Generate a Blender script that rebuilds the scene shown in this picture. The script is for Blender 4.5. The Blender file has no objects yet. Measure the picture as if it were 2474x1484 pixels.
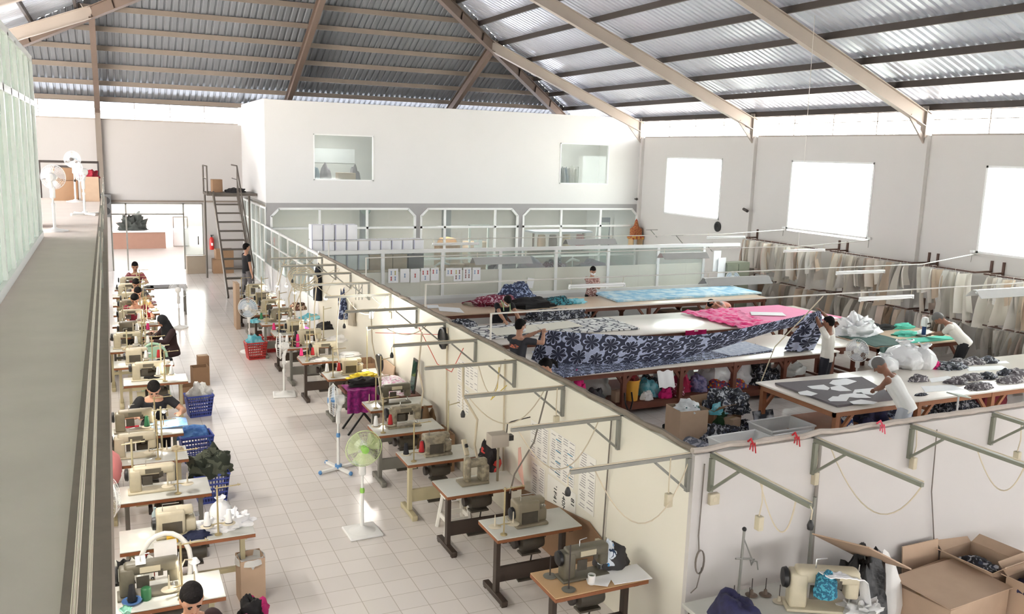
import bpy, bmesh, math, random
from mathutils import Vector, Matrix, noise
rnd = random.Random(7)
S = bpy.context.scene
COL = S.collection
PI = math.pi
# ---------------------------------------------------------------- camera
H = 4.5
YAW, PIT, ROL, FPX = math.radians(25.0545), math.radians(10.0261), math.radians(1.719), 2091.6
_f = Vector((math.sin(YAW)*math.cos(PIT), math.cos(YAW)*math.cos(PIT), -math.sin(PIT)))
_r = Vector((math.cos(YAW), -math.sin(YAW), 0))
_u = _r.cross(_f)
CR = math.cos(ROL)*_r + math.sin(ROL)*_u
CU = -math.sin(ROL)*_r + math.cos(ROL)*_u
cd = bpy.data.cameras.new('camera')
cd.sensor_width = 36.0
cd.lens = FPX/2474*36.0
cd.clip_start, cd.clip_end = 0.05, 400
cam = bpy.data.objects.new('camera', cd)
cam.matrix_world = Matrix(((CR.x, CU.x, -_f.x, 0), (CR.y, CU.y, -_f.y, 0), (CR.z, CU.z, -_f.z, H), (0, 0, 0, 1)))
COL.objects.link(cam)
S.camera = cam
# ---------------------------------------------------------------- light
w = bpy.data.worlds.new('world')
S.world = w
w.use_nodes = True
wn = w.node_tree.nodes
wn['Background'].inputs[0].default_value = (1.0, 0.985, 0.97, 1)
wn['Background'].inputs[1].default_value = 6.5
sun = bpy.data.lights.new('sun', 'SUN')
sun.energy = 11.0
sun.angle = .02
sun.color = (1, .96, .9)
so = bpy.data.objects.new('sun', sun)
so.rotation_euler = Vector((.10, .28, -1)).to_track_quat('-Z', 'Y').to_euler()
COL.objects.link(so)
S.view_settings.view_transform = 'Standard'
S.view_settings.look = 'None'
S.view_settings.gamma = 1
S.view_settings.use_curve_mapping = False
S.view_settings.exposure = 1.95
S.cycles.max_bounces = 10
S.cycles.diffuse_bounces = 6
S.cycles.glossy_bounces = 4
S.cycles.transparent_max_bounces = 16
S.cycles.caustics_reflective = False
S.cycles.caustics_refractive = False
S.cycles.sample_clamp_indirect = 6
S.cycles.use_denoising = True


def portal(name, loc, rot, sx, sy):
    l = bpy.data.lights.new(name, 'AREA')
    l.shape = 'RECTANGLE'
    l.size, l.size_y = sx, sy
    l.cycles.is_portal = True
    o = bpy.data.objects.new(name, l)
    o.location, o.rotation_euler = loc, rot
    COL.objects.link(o)


# ---------------------------------------------------------------- measuring: a sight line of the photograph met with a plane of the place
def _d(x, y):
    return CR*((x-1237)/FPX) - CU*((y-742)/FPX) + _f


def P(x, y, z=0.0):
    d = _d(x, y)
    return Vector((0, 0, H)) + d*((z-H)/d.z)


def PX(x, y, X):
    d = _d(x, y)
    return Vector((0, 0, H)) + d*(X/d.x)


def PY(x, y, Y):
    d = _d(x, y)
    return Vector((0, 0, H)) + d*(Y/d.y)


# ---------------------------------------------------------------- materials
MATS = {}


def lin(c):
    return tuple((v/12.92 if v <= .04045 else ((v+.055)/1.055)**2.4) for v in [k/255 for k in c])+(1,)


def mat(name, rgb=(200, 200, 200), rough=.6, metal=0.0, var=0.08, scale=6.0, emit=0.0, alpha=1.0, bump=0.0, spec=.5, rgb2=None, trans=0.0):
    if name in MATS:
        return MATS[name]
    m = bpy.data.materials.new(name)
    m.use_nodes = True
    nt = m.node_tree
    b = nt.nodes['Principled BSDF']
    b.inputs['Roughness'].default_value = rough
    b.inputs['Metallic'].default_value = metal
    b.inputs['Specular IOR Level'].default_value = spec
    c = lin(rgb)
    if var > 0:
        tc = nt.nodes.new('ShaderNodeTexCoord')
        n = nt.nodes.new('ShaderNodeTexNoise')
        n.inputs['Scale'].default_value = scale
        n.inputs['Detail'].default_value = 4
        r = nt.nodes.new('ShaderNodeMix')
        r.data_type = 'RGBA'
        c2 = lin(rgb2) if rgb2 else tuple(v*(1-var*2) for v in c[:3])+(1,)
        r.inputs[6].default_value = c
        r.inputs[7].default_value = c2
        nt.links.new(tc.outputs['Object'], n.inputs['Vector'])
        if rgb2:
            ra = nt.nodes.new('ShaderNodeMapRange')
            ra.inputs[1].default_value, ra.inputs[2].default_value = .42, .58
            nt.links.new(n.outputs['Fac'], ra.inputs[0])
            nt.links.new(ra.outputs[0], r.inputs[0])
        else:
            nt.links.new(n.outputs['Fac'], r.inputs[0])
        nt.links.new(r.outputs[2], b.inputs['Base Color'])
        if bump > 0:
            bp = nt.nodes.new('ShaderNodeBump')
            bp.inputs['Strength'].default_value = bump
            bp.inputs['Distance'].default_value = .02
            nt.links.new(n.outputs['Fac'], bp.inputs['Height'])
            nt.links.new(bp.outputs[0], b.inputs['Normal'])
    else:
        b.inputs['Base Color'].default_value = c
    if emit > 0:
        b.inputs['Emission Color'].default_value = c
        b.inputs['Emission Strength'].default_value = emit
    if alpha < 1:
        b.inputs['Alpha'].default_value = alpha
    if trans > 0:
        b.inputs['Transmission Weight'].default_value = trans
    MATS[name] = m
    return m


def glassmat(name, tint=(235, 240, 238), mixf=.12, rough=.03):
    """thin pane: clear, a little reflective and dusty"""
    m = bpy.data.materials.new(name)
    m.use_nodes = True
    nt = m.node_tree
    out = nt.nodes['Material Output']
    nt.nodes.remove(nt.nodes['Principled BSDF'])
    t = nt.nodes.new('ShaderNodeBsdfTransparent')
    t.inputs[0].default_value = lin(tint)
    g = nt.nodes.new('ShaderNodeBsdfGlossy')
    g.inputs['Roughness'].default_value = rough
    d = nt.nodes.new('ShaderNodeBsdfDiffuse')
    d.inputs[0].default_value = lin(tint)
    lw = nt.nodes.new('ShaderNodeLayerWeight')
    pw = nt.nodes.new('ShaderNodeMath')
    pw.operation = 'POWER'
    pw.inputs[1].default_value = 4
    fr = nt.nodes.new('ShaderNodeMath')
    fr.operation = 'MULTIPLY_ADD'
    fr.inputs[1].default_value, fr.inputs[2].default_value = .5, .03
    nt.links.new(lw.outputs['Facing'], pw.inputs[0])
    nt.links.new(pw.outputs[0], fr.inputs[0])
    m1 = nt.nodes.new('ShaderNodeMixShader')
    m2 = nt.nodes.new('ShaderNodeMixShader')
    m2.inputs[0].default_value = mixf
    nt.links.new(fr.outputs[0], m1.inputs[0])
    nt.links.new(t.outputs[0], m1.inputs[1])
    nt.links.new(g.outputs[0], m1.inputs[2])
    nt.links.new(m1.outputs[0], m2.inputs[1])
    nt.links.new(d.outputs[0], m2.inputs[2])
    nt.links.new(m2.outputs[0], out.inputs[0])
    MATS[name] = m
    return m


# ---------------------------------------------------------------- mesh builder
class MB:
    def __init__(s):
        s.v, s.f, s.sm, s.mi = [], [], [], []
        s.cur = 0

    def add(s, vs, fs, smooth=False):
        o = len(s.v)
        s.v += [tuple(p) for p in vs]
        s.f += [tuple(i+o for i in f) for f in fs]
        s.sm += [smooth]*len(fs)
        s.mi += [s.cur]*len(fs)
        return s

    def box(s, c, d, rz=0.0, rot=None, bev=0.0):
        hx, hy, hz = d[0]/2, d[1]/2, d[2]/2
        M = rot if rot is not None else Matrix.Rotation(rz, 3, 'Z')
        c = Vector(c)
        if bev <= 0:
            vs = [c+M @ Vector((x*hx, y*hy, z*hz)) for z in (-1, 1) for y in (-1, 1) for x in (-1, 1)]
            return s.add(vs, [(0, 2, 3, 1), (4, 5, 7, 6), (0, 1, 5, 4), (2, 6, 7, 3), (0, 4, 6, 2), (1, 3, 7, 5)])
        bm = bmesh.new()
        bmesh.ops.create_cube(bm, size=1)
        for q in bm.verts:
            q.co = Vector((q.co.x*d[0], q.co.y*d[1], q.co.z*d[2]))
        bmesh.ops.bevel(bm, geom=bm.edges[:], offset=min(bev, .49*min(d)), segments=2, affect='EDGES', profile=.5)
        bm.verts.index_update()
        s.add([c+M @ q.co for q in bm.verts], [[q.index for q in f.verts] for f in bm.faces], True)
        bm.free()
        return s

    def bx(s, x0, x1, y0, y1, z0, z1, bev=0.0):
        return s.box(((x0+x1)/2, (y0+y1)/2, (z0+z1)/2), (abs(x1-x0), abs(y1-y0), abs(z1-z0)), bev=bev)

    def beam(s, a, b, w, h):
        """square bar from a to b"""
        a, b = Vector(a), Vector(b)
        d = b-a
        L = d.length
        if L < 1e-6:
            return s
        z = d/L
        up = Vector((0, 0, 1)) if abs(z.z) < .95 else Vector((0, 1, 0))
        x = up.cross(z).normalized()
        y = z.cross(x)
        M = Matrix((x, y, z)).transposed()
        return s.box((a+b)/2, (w, h, L), rot=M)

    def tube(s, pts, r, n=6, cap=True):
        pts = [Vector(p) for p in pts]
        rs = r if isinstance(r, (list, tuple)) else [r]*len(pts)
        ref = None
        vs = []
        for i, p in enumerate(pts):
            t = (pts[min(i+1, len(pts)-1)]-pts[max(i-1, 0)])
            if t.length < 1e-9:
                t = Vector((0, 0, 1))
            t.normalize()
            if ref is None:
                ref = Vector((0, 0, 1)) if abs(t.z) < .9 else Vector((1, 0, 0))
            a = ref.cross(t)
            if a.length < 1e-4:
                a = Vector((1, 0, 0)).cross(t)
            a.normalize()
            b = t.cross(a)
            ref = b
            for k in range(n):
                q = 2*PI*k/n
                vs.append(p+(a*math.cos(q)+b*math.sin(q))*rs[i])
        m = len(pts)
        fs = [(i*n+k, i*n+(k+1) % n, (i+1)*n+(k+1) % n, (i+1)*n+k) for i in range(m-1) for k in range(n)]
        s.add(vs, fs, n > 4)
        if cap:
            o = len(s.v)-len(vs)
            s.f += [tuple(o+k for k in reversed(range(n))), tuple(o+(m-1)*n+k for k in range(n))]
            s.sm += [False, False]
            s.mi += [s.cur]*2
        return s

    def cyl(s, a, b, r, n=12, r2=None):
        return s.tube([a, b], [r, r if r2 is None else r2], n)

    def lathe(s, prof, c=(0, 0, 0), n=16, rot=None, close=False):
        """prof: (radius, height) pairs"""
        M = rot if rot is not None else Matrix.Identity(3)
        c = Vector(c)
        vs = []
        for (r, h) in prof:
            for k in range(n):
                q = 2*PI*k/n
                vs.append(c+M @ Vector((r*math.cos(q), r*math.sin(q), h)))
        m = len(prof)
        fs = [(i*n+k, i*n+(k+1) % n, (i+1)*n+(k+1) % n, (i+1)*n+k) for i in range(m-1) for k in range(n)]
        s.add(vs, fs, True)
        o = len(s.v)-len(vs)
        if prof[0][0] > 1e-4:
            s.f.append(tuple(o+k for k in reversed(range(n))))
            s.sm.append(False)
            s.mi.append(s.cur)
        if prof[-1][0] > 1e-4:
            s.f.append(tuple(o+(m-1)*n+k for k in range(n)))
            s.sm.append(False)
            s.mi.append(s.cur)
        return s

    def prism(s, poly, z0, z1, M=None):
        """2-D outline extruded; M 4x4 places it"""
        n = len(poly)
        vs = [Vector((x, y, z0)) for x, y in poly]+[Vector((x, y, z1)) for x, y in poly]
        if M is not None:
            vs = [M @ v for v in vs]
        fs = [tuple(reversed(range(n))), tuple(range(n, 2*n))]+[(k, (k+1) % n, n+(k+1) % n, n+k) for k in range(n)]
        return s.add(vs, fs)

    def ell(s, c, r, rot=None, nu=12, nv=8):
        M = rot if rot is not None else Matrix.Identity(3)
        c = Vector(c)
        if not isinstance(r, (tuple, list)):
            r = (r, r, r)
        vs = []
        for j in range(nv+1):
            t = PI*j/nv
            for k in range(nu):
                q = 2*PI*k/nu
                vs.append(c+M @ Vector((r[0]*math.sin(t)*math.cos(q), r[1]*math.sin(t)*math.sin(q), r[2]*math.cos(t))))
        return s.add(vs, [(j*nu+k, (j+1)*nu+k, (j+1)*nu+(k+1) % nu, j*nu+(k+1) % nu) for j in range(nv) for k in range(nu)], True)

    def grid(s, fn, nu, nv, smooth=True):
        vs = [fn(i/nu, j/nv) for j in range(nv+1) for i in range(nu+1)]
        W = nu+1
        return s.add(vs, [(j*W+i, j*W+i+1, (j+1)*W+i+1, (j+1)*W+i) for j in range(nv) for i in range(nu)], smooth)

    def slab(s, fn, nu, nv, th=.004):
        """a sheet with thickness: fn gives the upper face"""
        top = [Vector(fn(i/nu, j/nv)) for j in range(nv+1) for i in range(nu+1)]
        W = nu+1
        bot = [p-Vector((0, 0, th)) for p in top]
        n = len(top)
        fs = [(j*W+i, j*W+i+1, (j+1)*W+i+1, (j+1)*W+i) for j in range(nv) for i in range(nu)]
        fs2 = [tuple(n+k for k in reversed(f)) for f in fs]
        rim = [i for i in range(nu+1)]+[j*W+nu for j in range(1, nv+1)]+[nv*W+i for i in range(nu-1, -1, -1)]+[j*W for j in range(nv-1, 0, -1)]
        fr = [(rim[k], n+rim[k], n+rim[(k+1) % len(rim)], rim[(k+1) % len(rim)]) for k in range(len(rim))]
        return s.add(top+bot, fs+fs2+fr, True)

    def pile(s, c, size, seed=0, amp=.25, fr=4.0, n=22, flat=.0):
        """crumpled heap sitting on c (its base centre)"""
        c = Vector(c)
        nv = max(8, n//2)
        vs = []
        for j in range(nv+1):
            t = (PI*.5)*j/nv
            for k in range(n):
                q = 2*PI*k/n
                d = Vector((math.sin(t)*math.cos(q), math.sin(t)*math.sin(q), math.cos(t)))
                e = noise.noise(d*fr*.5+Vector((seed*3.1, seed*1.7, 0)))*amp*1.6
                g = 1-abs(noise.noise(d*fr*1.3+Vector((seed*1.3, 5, seed))))*2
                a = 1+e+g*amp*.5
                z = d.z*size[2]*a
                vs.append(c+Vector((d.x*size[0]*a, d.y*size[1]*a, max(0.0, z) if j < nv else 0.0)))
        fs = [(j*n+k, (j+1)*n+k, (j+1)*n+(k+1) % n, j*n+(k+1) % n) for j in range(nv) for k in range(n)]
        fs.append(tuple(reversed([nv*n+k for k in range(n)])))
        return s.add(vs, fs, True)

    def build(s, name, m, parent=None, uv=None, loc=None):
        me = bpy.data.meshes.new(name)
        me.from_pydata(s.v, [], s.f)
        ms = m if isinstance(m, (list, tuple)) else [m]
        for k in ms:
            me.materials.append(k)
        me.polygons.foreach_set('use_smooth', s.sm)
        me.polygons.foreach_set('material_index', s.mi)
        me.update()
        bm = bmesh.new()
        bm.from_mesh(me)
        bmesh.ops.recalc_face_normals(bm, faces=bm.faces[:])
        bm.to_mesh(me)
        bm.free()
        if uv is not None:
            l = me.uv_layers.new(name='UVMap')
            for i, lo in enumerate(me.loops):
                l.data[i].uv = uv[lo.vertex_index]
        if any(s.sm):
            me.set_sharp_from_angle(angle=math.radians(50))
        o = bpy.data.objects.new(name, me)
        COL.objects.link(o)
        if parent is not None:
            o.parent = parent
        if loc is not None:
            o.location = loc
        return o


def tag(o, label=None, cat=None, group=None, kind=None):
    if label:
        o['label'] = label
    if cat:
        o['category'] = cat
    if group:
        o['group'] = group
    if kind:
        o['kind'] = kind
    return o


def thing(name, label, cat, loc=(0, 0, 0), rz=0.0, group=None, kind=None):
    o = bpy.data.objects.new(name, None)
    o.empty_display_size = .1
    COL.objects.link(o)
    o.location = loc
    o.rotation_euler = (0, 0, rz)
    return tag(o, label, cat, group, kind)


def mesh_thing(name, mb, m, label, cat, group=None, loc=None, rz=0.0):
    o = mb.build(name, m)
    if loc is not None:
        o.location = loc
    o.rotation_euler = (0, 0, rz)
    return tag(o, label, cat, group)


def struct(name, mb, m, parent=None):
    o = mb.build(name, m, parent)
    if parent is None:
        o['kind'] = 'structure'
    return o


CH = {}


def kids(o):
    return list(o.children)


def dup(root, loc, rz=0.0, label=None, group=None, scale=None):
    def cp(o, par):
        c = o.copy()
        COL.objects.link(c)
        if par is not None:
            c.parent = par
        for k in list(o.children):
            cp(k, c)
        return c
    r = cp(root, None)
    r.location = loc
    r.rotation_euler = (0, 0, rz)
    if scale:
        r.scale = (scale,)*3
    if label:
        r['label'] = label
    if group:
        r['group'] = group
    return r


def retag(o, label, group=None):
    o['label'] = label
    if group:
        o['group'] = group
    return o


ORD = ['first', 'second', 'third', 'fourth', 'fifth', 'sixth', 'seventh', 'eighth', 'ninth', 'tenth', 'eleventh', 'twelfth', 'thirteenth', 'fourteenth', 'fifteenth', 'sixteenth', 'seventeenth', 'eighteenth', 'nineteenth', 'twentieth', 'twenty-first', 'twenty-second', 'twenty-third', 'twenty-fourth']
# ================================================================ SETTING
XR, XL, XW, YB, YF, YP, YG = 18.44, -6.5, 4.41, 33.4, 28.2, 5.68, 20.5   # right wall, left eave, long partition, back wall, mezzanine front, near partition, glass partition
WH = 2.03
M_wall = mat('paint_white', (220, 219, 218), .7, var=.03, scale=.6)
M_wallR = mat('paint_offwhite', (214, 211, 208), .7, var=.03, scale=.5)
M_cream = mat('paint_cream', (234, 230, 217), .6, var=.04, scale=.8)
M_partgrey = mat('paint_partition', (204, 200, 197), .65, var=.05, scale=.7)
M_grey = mat('paint_grey', (170, 168, 166), .7, var=.04)
M_alu = mat('white_aluminium', (235, 236, 235), .35, var=.02)
M_steel = mat('grey_steel', (150, 150, 144), .45, .3, var=.12, scale=9)
M_beige = mat('rafter_paint', (180, 169, 159), .55, var=.08, scale=2)
M_tan = mat('purlin_tan', (138, 126, 115), .6, var=.12, scale=3)
M_dark = mat('dark_steel', (62, 54, 50), .6, var=.1, scale=4)
M_glass = glassmat('pane_glass')
M_glassg = glassmat('office_glass', (204, 212, 206), .42)
M_conc = mat('yard_concrete', (222, 216, 208), .8, var=.08, scale=1.5)


def tile_mat(name, rgb, size, grout, rough=.12):
    m = bpy.data.materials.new(name)
    m.use_nodes = True
    nt = m.node_tree
    b = nt.nodes['Principled BSDF']
    g = nt.nodes.new('ShaderNodeNewGeometry')
    br = nt.nodes.new('ShaderNodeTexBrick')
    br.offset = 0
    br.inputs['Color1'].default_value = lin(rgb)
    br.inputs['Color2'].default_value = lin([v*.975 for v in rgb])
    br.inputs['Mortar'].default_value = lin(grout)
    br.inputs['Scale'].default_value = 1
    br.inputs['Mortar Size'].default_value = .004
    br.inputs['Brick Width'].default_value = size
    br.inputs['Row Height'].default_value = size
    n = nt.nodes.new('ShaderNodeTexNoise')
    n.inputs['Scale'].default_value = .7
    n.inputs['Detail'].default_value = 5
    r = nt.nodes.new('ShaderNodeMapRange')
    r.inputs[3].default_value, r.inputs[4].default_value = rough, rough+.16
    nt.links.new(g.outputs['Position'], br.inputs['Vector'])
    nt.links.new(g.outputs['Position'], n.inputs['Vector'])
    nt.links.new(n.outputs['Fac'], r.inputs[0])
    nt.links.new(br.outputs['Color'], b.inputs['Base Color'])
    nt.links.new(r.outputs[0], b.inputs['Roughness'])
    MATS[name] = m
    return m


M_tile = tile_mat('floor_tiles', (226, 220, 216), .305, (186, 178, 170))
struct('floor', MB().bx(XL, XR, -9.2, YB, -.12, 0), M_tile)
tag(struct('ground_yard', MB().bx(-60, 60, YB, 90, -.2, -.06), mat('yard_paving', (190, 180, 172), .7, var=.08, scale=1.5)), kind='structure')
tag(struct('ground_outside', MB().bx(XR+.3, 90, -60, YB, -.2, -.06).bx(-90, XL-.3, -60, YB, -.2, -.06).bx(XL-.3, XR+.3, -60, -9.3, -.2, -.06), M_conc), kind='structure')


def wall_with_holes(name, axis, at, th, u0, u1, z0, z1, holes, m):
    """one wall slab with rectangular openings; axis 'x' = plane X=at running along Y"""
    us = sorted(set([u0, u1]+[h[0] for h in holes]+[h[1] for h in holes]))
    mb = MB()
    for a, b in zip(us, us[1:]):
        mid = (a+b)/2
        zs = [z0]
        for h in sorted([h for h in holes if h[0] < mid < h[1]], key=lambda h: h[2]):
            zs += [h[2], h[3]]
        zs.append(z1)
        for p, q in zip(zs[::2], zs[1::2]):
            if q-p > 1e-3:
                if axis == 'x':
                    mb.bx(at, at+th, a, b, p, q)
                else:
                    mb.bx(a, b, at, at+th, p, q)
    return struct(name, mb, m)


# right wall: windows repeat with the 6.35 m bays
BAY = [28.2, 21.86, 15.51, 9.17, 2.83, -3.5]
WINS = [(23.37, 26.55), (17.04, 20.15), (10.66, 13.79), (4.3, 7.45), (-2.0, 1.1)]
wall_with_holes('wall_right', 'x', XR, .22, -9, 34, 0, 5.25, [(a, b, 2.48 if i == 1 else 2.53, 4.56) for i, (a, b) in enumerate(WINS)], M_wallR)
for i, (a, b) in enumerate(WINS[:4]):
    mb = MB()
    z0 = 2.53
    for y in (a, b-.05):
        mb.bx(XR-.02, XR+.1, y, y+.05, z0, 4.56)
    mb.bx(XR-.02, XR+.1, a, b, z0, z0+.05).bx(XR-.02, XR+.1, a, b, 4.51, 4.56)
    o = struct('window_%d' % (i+1), mb, M_alu)
    MB().bx(XR+.05, XR+.056, a, b, z0, 4.56).build('window_pane', M_glass, o)
    portal('window_portal', (XR+.3, (a+b)/2, 3.55), (0, PI/2, 0), 2.05, b-a)
LW = [(y-6.1, y-.25) for y in (28.2, 21.86, 15.51, 9.17, 2.83)]
wall_with_holes('wall_left', 'x', XL-.22, .22, -9, 34, 0, 5.25, [(a, b, 2.2, 5.1) for a, b in LW], M_wall)
for i, (a, b) in enumerate(LW):
    portal('window_portal', (XL-.3, (a+b)/2, 3.65), (0, -PI/2, 0), 2.9, b-a)
wall_with_holes('wall_rear', 'y', -9.2, .2, XL, XR, 0, 10.6, [(-4.5, -2, .9, 2.3), (1.5, 4, .9, 2.3), (7.5, 10, .9, 2.3), (13.5, 16, .9, 2.3)], M_wall)
for x in (-3.25, 2.75, 8.75, 14.75):
    portal('window_portal', (x, -9.4, 1.6), (PI/2, 0, 0), 2.5, 1.4)
# columns against the right wall
for i, y in enumerate(BAY[:5]):
    struct('trim_%d' % (i+1), MB().bx(XR-.12, XR, y-.12, y+.12, 0, 5.25), M_wallR)
# clerestory: bars between wall top and eave
k = 10
for i in range(5):
    a, b = BAY[i+1]+.1, BAY[i]-.1
    mb = MB()
    mb.bx(XR+.02, XR+.1, a, b, 5.25, 5.29).bx(XR+.03, XR+.07, a, b, 5.62, 5.64)
    for j in range(1, 4):
        y = a+(b-a)*j/4
        mb.bx(XR+.03, XR+.06, y-.012, y+.012, 5.27, 5.9)
    struct('trim_%d' % (k+i), mb, M_beige)
    mb = MB()
    for j in range(24):          # wire netting in the clerestory
        y = a+(b-a)*j/24
        mb.beam((XR+.08, y, 5.27), (XR+.08, y+.3, 5.85), .004, .004).beam((XR+.08, y+.3, 5.27), (XR+.08, y, 5.85), .004, .004)
    struct('trim_%d' % (k+10+i), mb, M_tan)
    portal('clerestory_portal', (XR+.3, (a+b)/2, 5.6), (0, PI/2, 0), .6, b-a)

# back wall with the wide glazed doorway
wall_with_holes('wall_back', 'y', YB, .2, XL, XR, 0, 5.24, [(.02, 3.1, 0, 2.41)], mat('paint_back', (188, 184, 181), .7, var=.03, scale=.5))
mb = MB()
for x in (.02, .5, 2.40, 3.06):
    mb.bx(x, x+.05, YB+.05, YB+.12, 0, 2.41)
mb.bx(.02, 3.1, YB+.05, YB+.12, 2.36, 2.41).bx(.02, 2.43, YB+.05, YB+.12, 1.98, 2.03)
d1 = struct('door_1', mb, M_steel)
MB().bx(2.43, 3.08, YB+.08, YB+.086, 0, 2.36).build('door_pane', M_glass, d1)
MB().bx(.02, 2.43, YB+.08, YB+.086, 2.03, 2.36).build('fanlight_pane', M_glass, d1)
MB().box((2.9, YB+.04, 1.05), (.03, .06, .3)).build('door_handle', M_dark, d1)
portal('door_portal', (1.55, YB+.4, 1.2), (-PI/2, 0, 0), 3, 2.4)
struct('trim_30', MB().bx(XL, 4.4, YB-.06, YB, 2.44, 2.5), M_tan)
# clerestory over the back wall
mb = MB()
mb.bx(XL, 4.4, YB+.02, YB+.1, 5.24, 5.29).bx(XL, 4.4, YB+.03, YB+.07, 5.42, 5.44)
for x in (-4, -2, .95, 2.1, 3.25):
    mb.bx(x-.012, x+.012, YB+.03, YB+.06, 5.27, 5.9)
struct('trim_31', mb, M_beige)
struct('trim_32', MB().bx(XL, 4.4, YB-.1, YB+.1, 5.84, 5.93), M_dark)
portal('back_portal', (-1, YB+.4, 5.55), (-PI/2, 0, 0), 10, .6)
# post standing on the back wall
struct('trim_33', MB().bx(-.3, -.12, YB-.2, YB, 2.5, 5.9), M_tan)

# mezzanine box
wall_with_holes('wall_mezzanine_front', 'y', YF, .15, 4.5, XR, 2.75, 5.95, [(6.01, 7.99, 3.48, 4.95), (14.93, 16.98, 3.48, 4.95)], M_wall)
struct('wall_mezzanine_side', MB().bx(4.5, 4.65, YF+.15, YB, 2.75, 5.97), M_wall)
struct('ceiling_mezzanine_floor', MB().bx(4.65, XR, YF+.15, YB, 2.62, 2.75), M_grey)
for i, (a, b) in enumerate([(6.01, 7.99), (14.93, 16.98)]):
    mb = MB()
    for x in (a, b-.035):
        mb.bx(x, x+.035, YF-.02, YF+.1, 3.48, 4.95)
    mb.bx(a, b, YF-.02, YF+.1, 3.48, 3.515).bx(a, b, YF-.02, YF+.1, 4.915, 4.95)
    o = struct('window_%d' % (11+i), mb, M_alu)
    MB().bx(a, b, YF+.05, YF+.056, 3.48, 4.95).build('window_pane', M_glass, o)
# things seen through the upper windows: the far wall of that room
struct('wall_mezzanine_back', MB().bx(4.7, XR, YF+3.2, YF+3.3, 2.75, 5.6), M_wallR)

# lower front under the mezzanine: three glazed frames with cut corners
M_greyband = mat('paint_greyband', (164, 162, 162), .7, var=.03)
PAN = [(4.62, 9.47, (6.19, 7.77)), (9.62, 13.33, (10.52, 12.42)), (13.49, 18.38, (15.07, 16.74))]
mb = MB()
mb.bx(4.5, XR, YF, YF+.12, 2.6, 2.75)
for a, b in ((4.5, 4.62), (9.47, 9.62), (13.33, 13.49), (18.38, XR)):
    mb.bx(a, b, YF, YF+.12, 0, 2.6)
c = .26
for a, b, _ in PAN:
    for xx, sg in ((a, 1), (b, -1)):
        mb.prism([(xx, 2.6), (xx+sg*c, 2.6), (xx, 2.6-c)], -YF-.12, -YF, Matrix.Rotation(PI/2, 4, 'X'))
struct('wall_far_front', mb, M_greyband)
for i, (a, b, mul) in enumerate(PAN):
    mb = MB()
    t = .07
    y0, y1 = YF-.03, YF+.06
    mb.bx(a, a+t, y0, y1, 0, 2.6-c).bx(b-t, b, y0, y1, 0, 2.6-c).bx(a+c, b-c, y0, y1, 2.6-t, 2.6)
    mb.beam((a+.035, YF+.015, 2.6-c-.02), (a+c+.02, YF+.015, 2.6-.035), .09, t).beam((b-.035, YF+.015, 2.6-c-.02), (b-c-.02, YF+.015, 2.6-.035), .09, t)
    for x in mul:
        mb.bx(x-.035, x+.035, y0, y1, 0, 2.55)
    mb.bx(a, b, y0, y1, 1.90, 1.97).bx(a, b, y0, y1, .8, .86)
    o = struct('window_%d' % (21+i), mb, M_alu)
    MB().prism([(a, .0), (b, .0), (b, 2.6-c), (b-c, 2.6), (a+c, 2.6), (a, 2.6-c)], -YF-.026, -YF-.02, Matrix.Rotation(PI/2, 4, 'X')).build('window_pane', M_glass, o)
struct('wall_office_back', MB().bx(4.7, XR, 32.2, 32.3, 0, 2.62), mat('office_wall', (196, 188, 182), .7, var=.06, scale=.7))
for i, x in enumerate((8.7, 12.0, 15.2)):
    struct('trim_%d' % (40+i), MB().bx(x-.12, x+.12, 31.8, 32.2, 0, 2.62), mat('office_post', (110, 112, 118), .6))

# glazed side under the mezzanine beside the stair
mb = MB()
for y in (28.25, 29.3, 30.3, 31.3, 32.3, 33.3):
    mb.bx(4.47, 4.54, y-.04, y+.04, 0, 2.62)
for z in (.05, .85, 2.0, 2.58):
    mb.bx(4.48, 4.53, 28.2, 33.3, z-.03, z+.03)
o = struct('window_31', mb, M_alu)
MB().bx(4.5, 4.506, 28.2, 33.3, 0, 2.6).build('window_pane', M_glass, o)

# long partition (cream sewing side, white cutting side) and its coping of bundled cloth strip
def partition(name, x0, x1, y0, y1, m):
    return struct(name, MB().bx(x0, x1, y0, y1, 0, WH), m)


partition('wall_partition_long', XW, XW+.05, YP+.05, 20.3, M_cream)
partition('wall_partition_cutting_side', XW+.05, XW+.09, YP+.09, 20.3, M_wall)
partition('wall_partition_near', XW, 13, YP, YP+.05, M_partgrey)
partition('wall_partition_near_back', XW+.09, 13, YP+.05, YP+.09, M_wall)
# glazed part of the long partition
mb = MB()
ys = [20.35, 21.6, 22.9, 24.2, 25.5, 26.8, 28.1]
for y in ys:
    mb.bx(XW, XW+.07, y-.035, y+.035, 0, 2.05)
for z in (.03, .85, 2.02):
    mb.bx(XW+.01, XW+.06, 20.35, 28.1, z-.03, z+.03)
mb.bx(XW+.01, XW+.06, 20.35, 28.1, 1.52, 1.56)
o = struct('window_41', mb, M_alu)
MB().bx(XW+.03, XW+.036, 20.35, 28.1, .85, 2.0).build('window_pane', M_glass, o)
MB().bx(XW+.025, XW+.04, 20.35, 28.1, .0, .85).build('lower_panel', M_alu, o)
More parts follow.
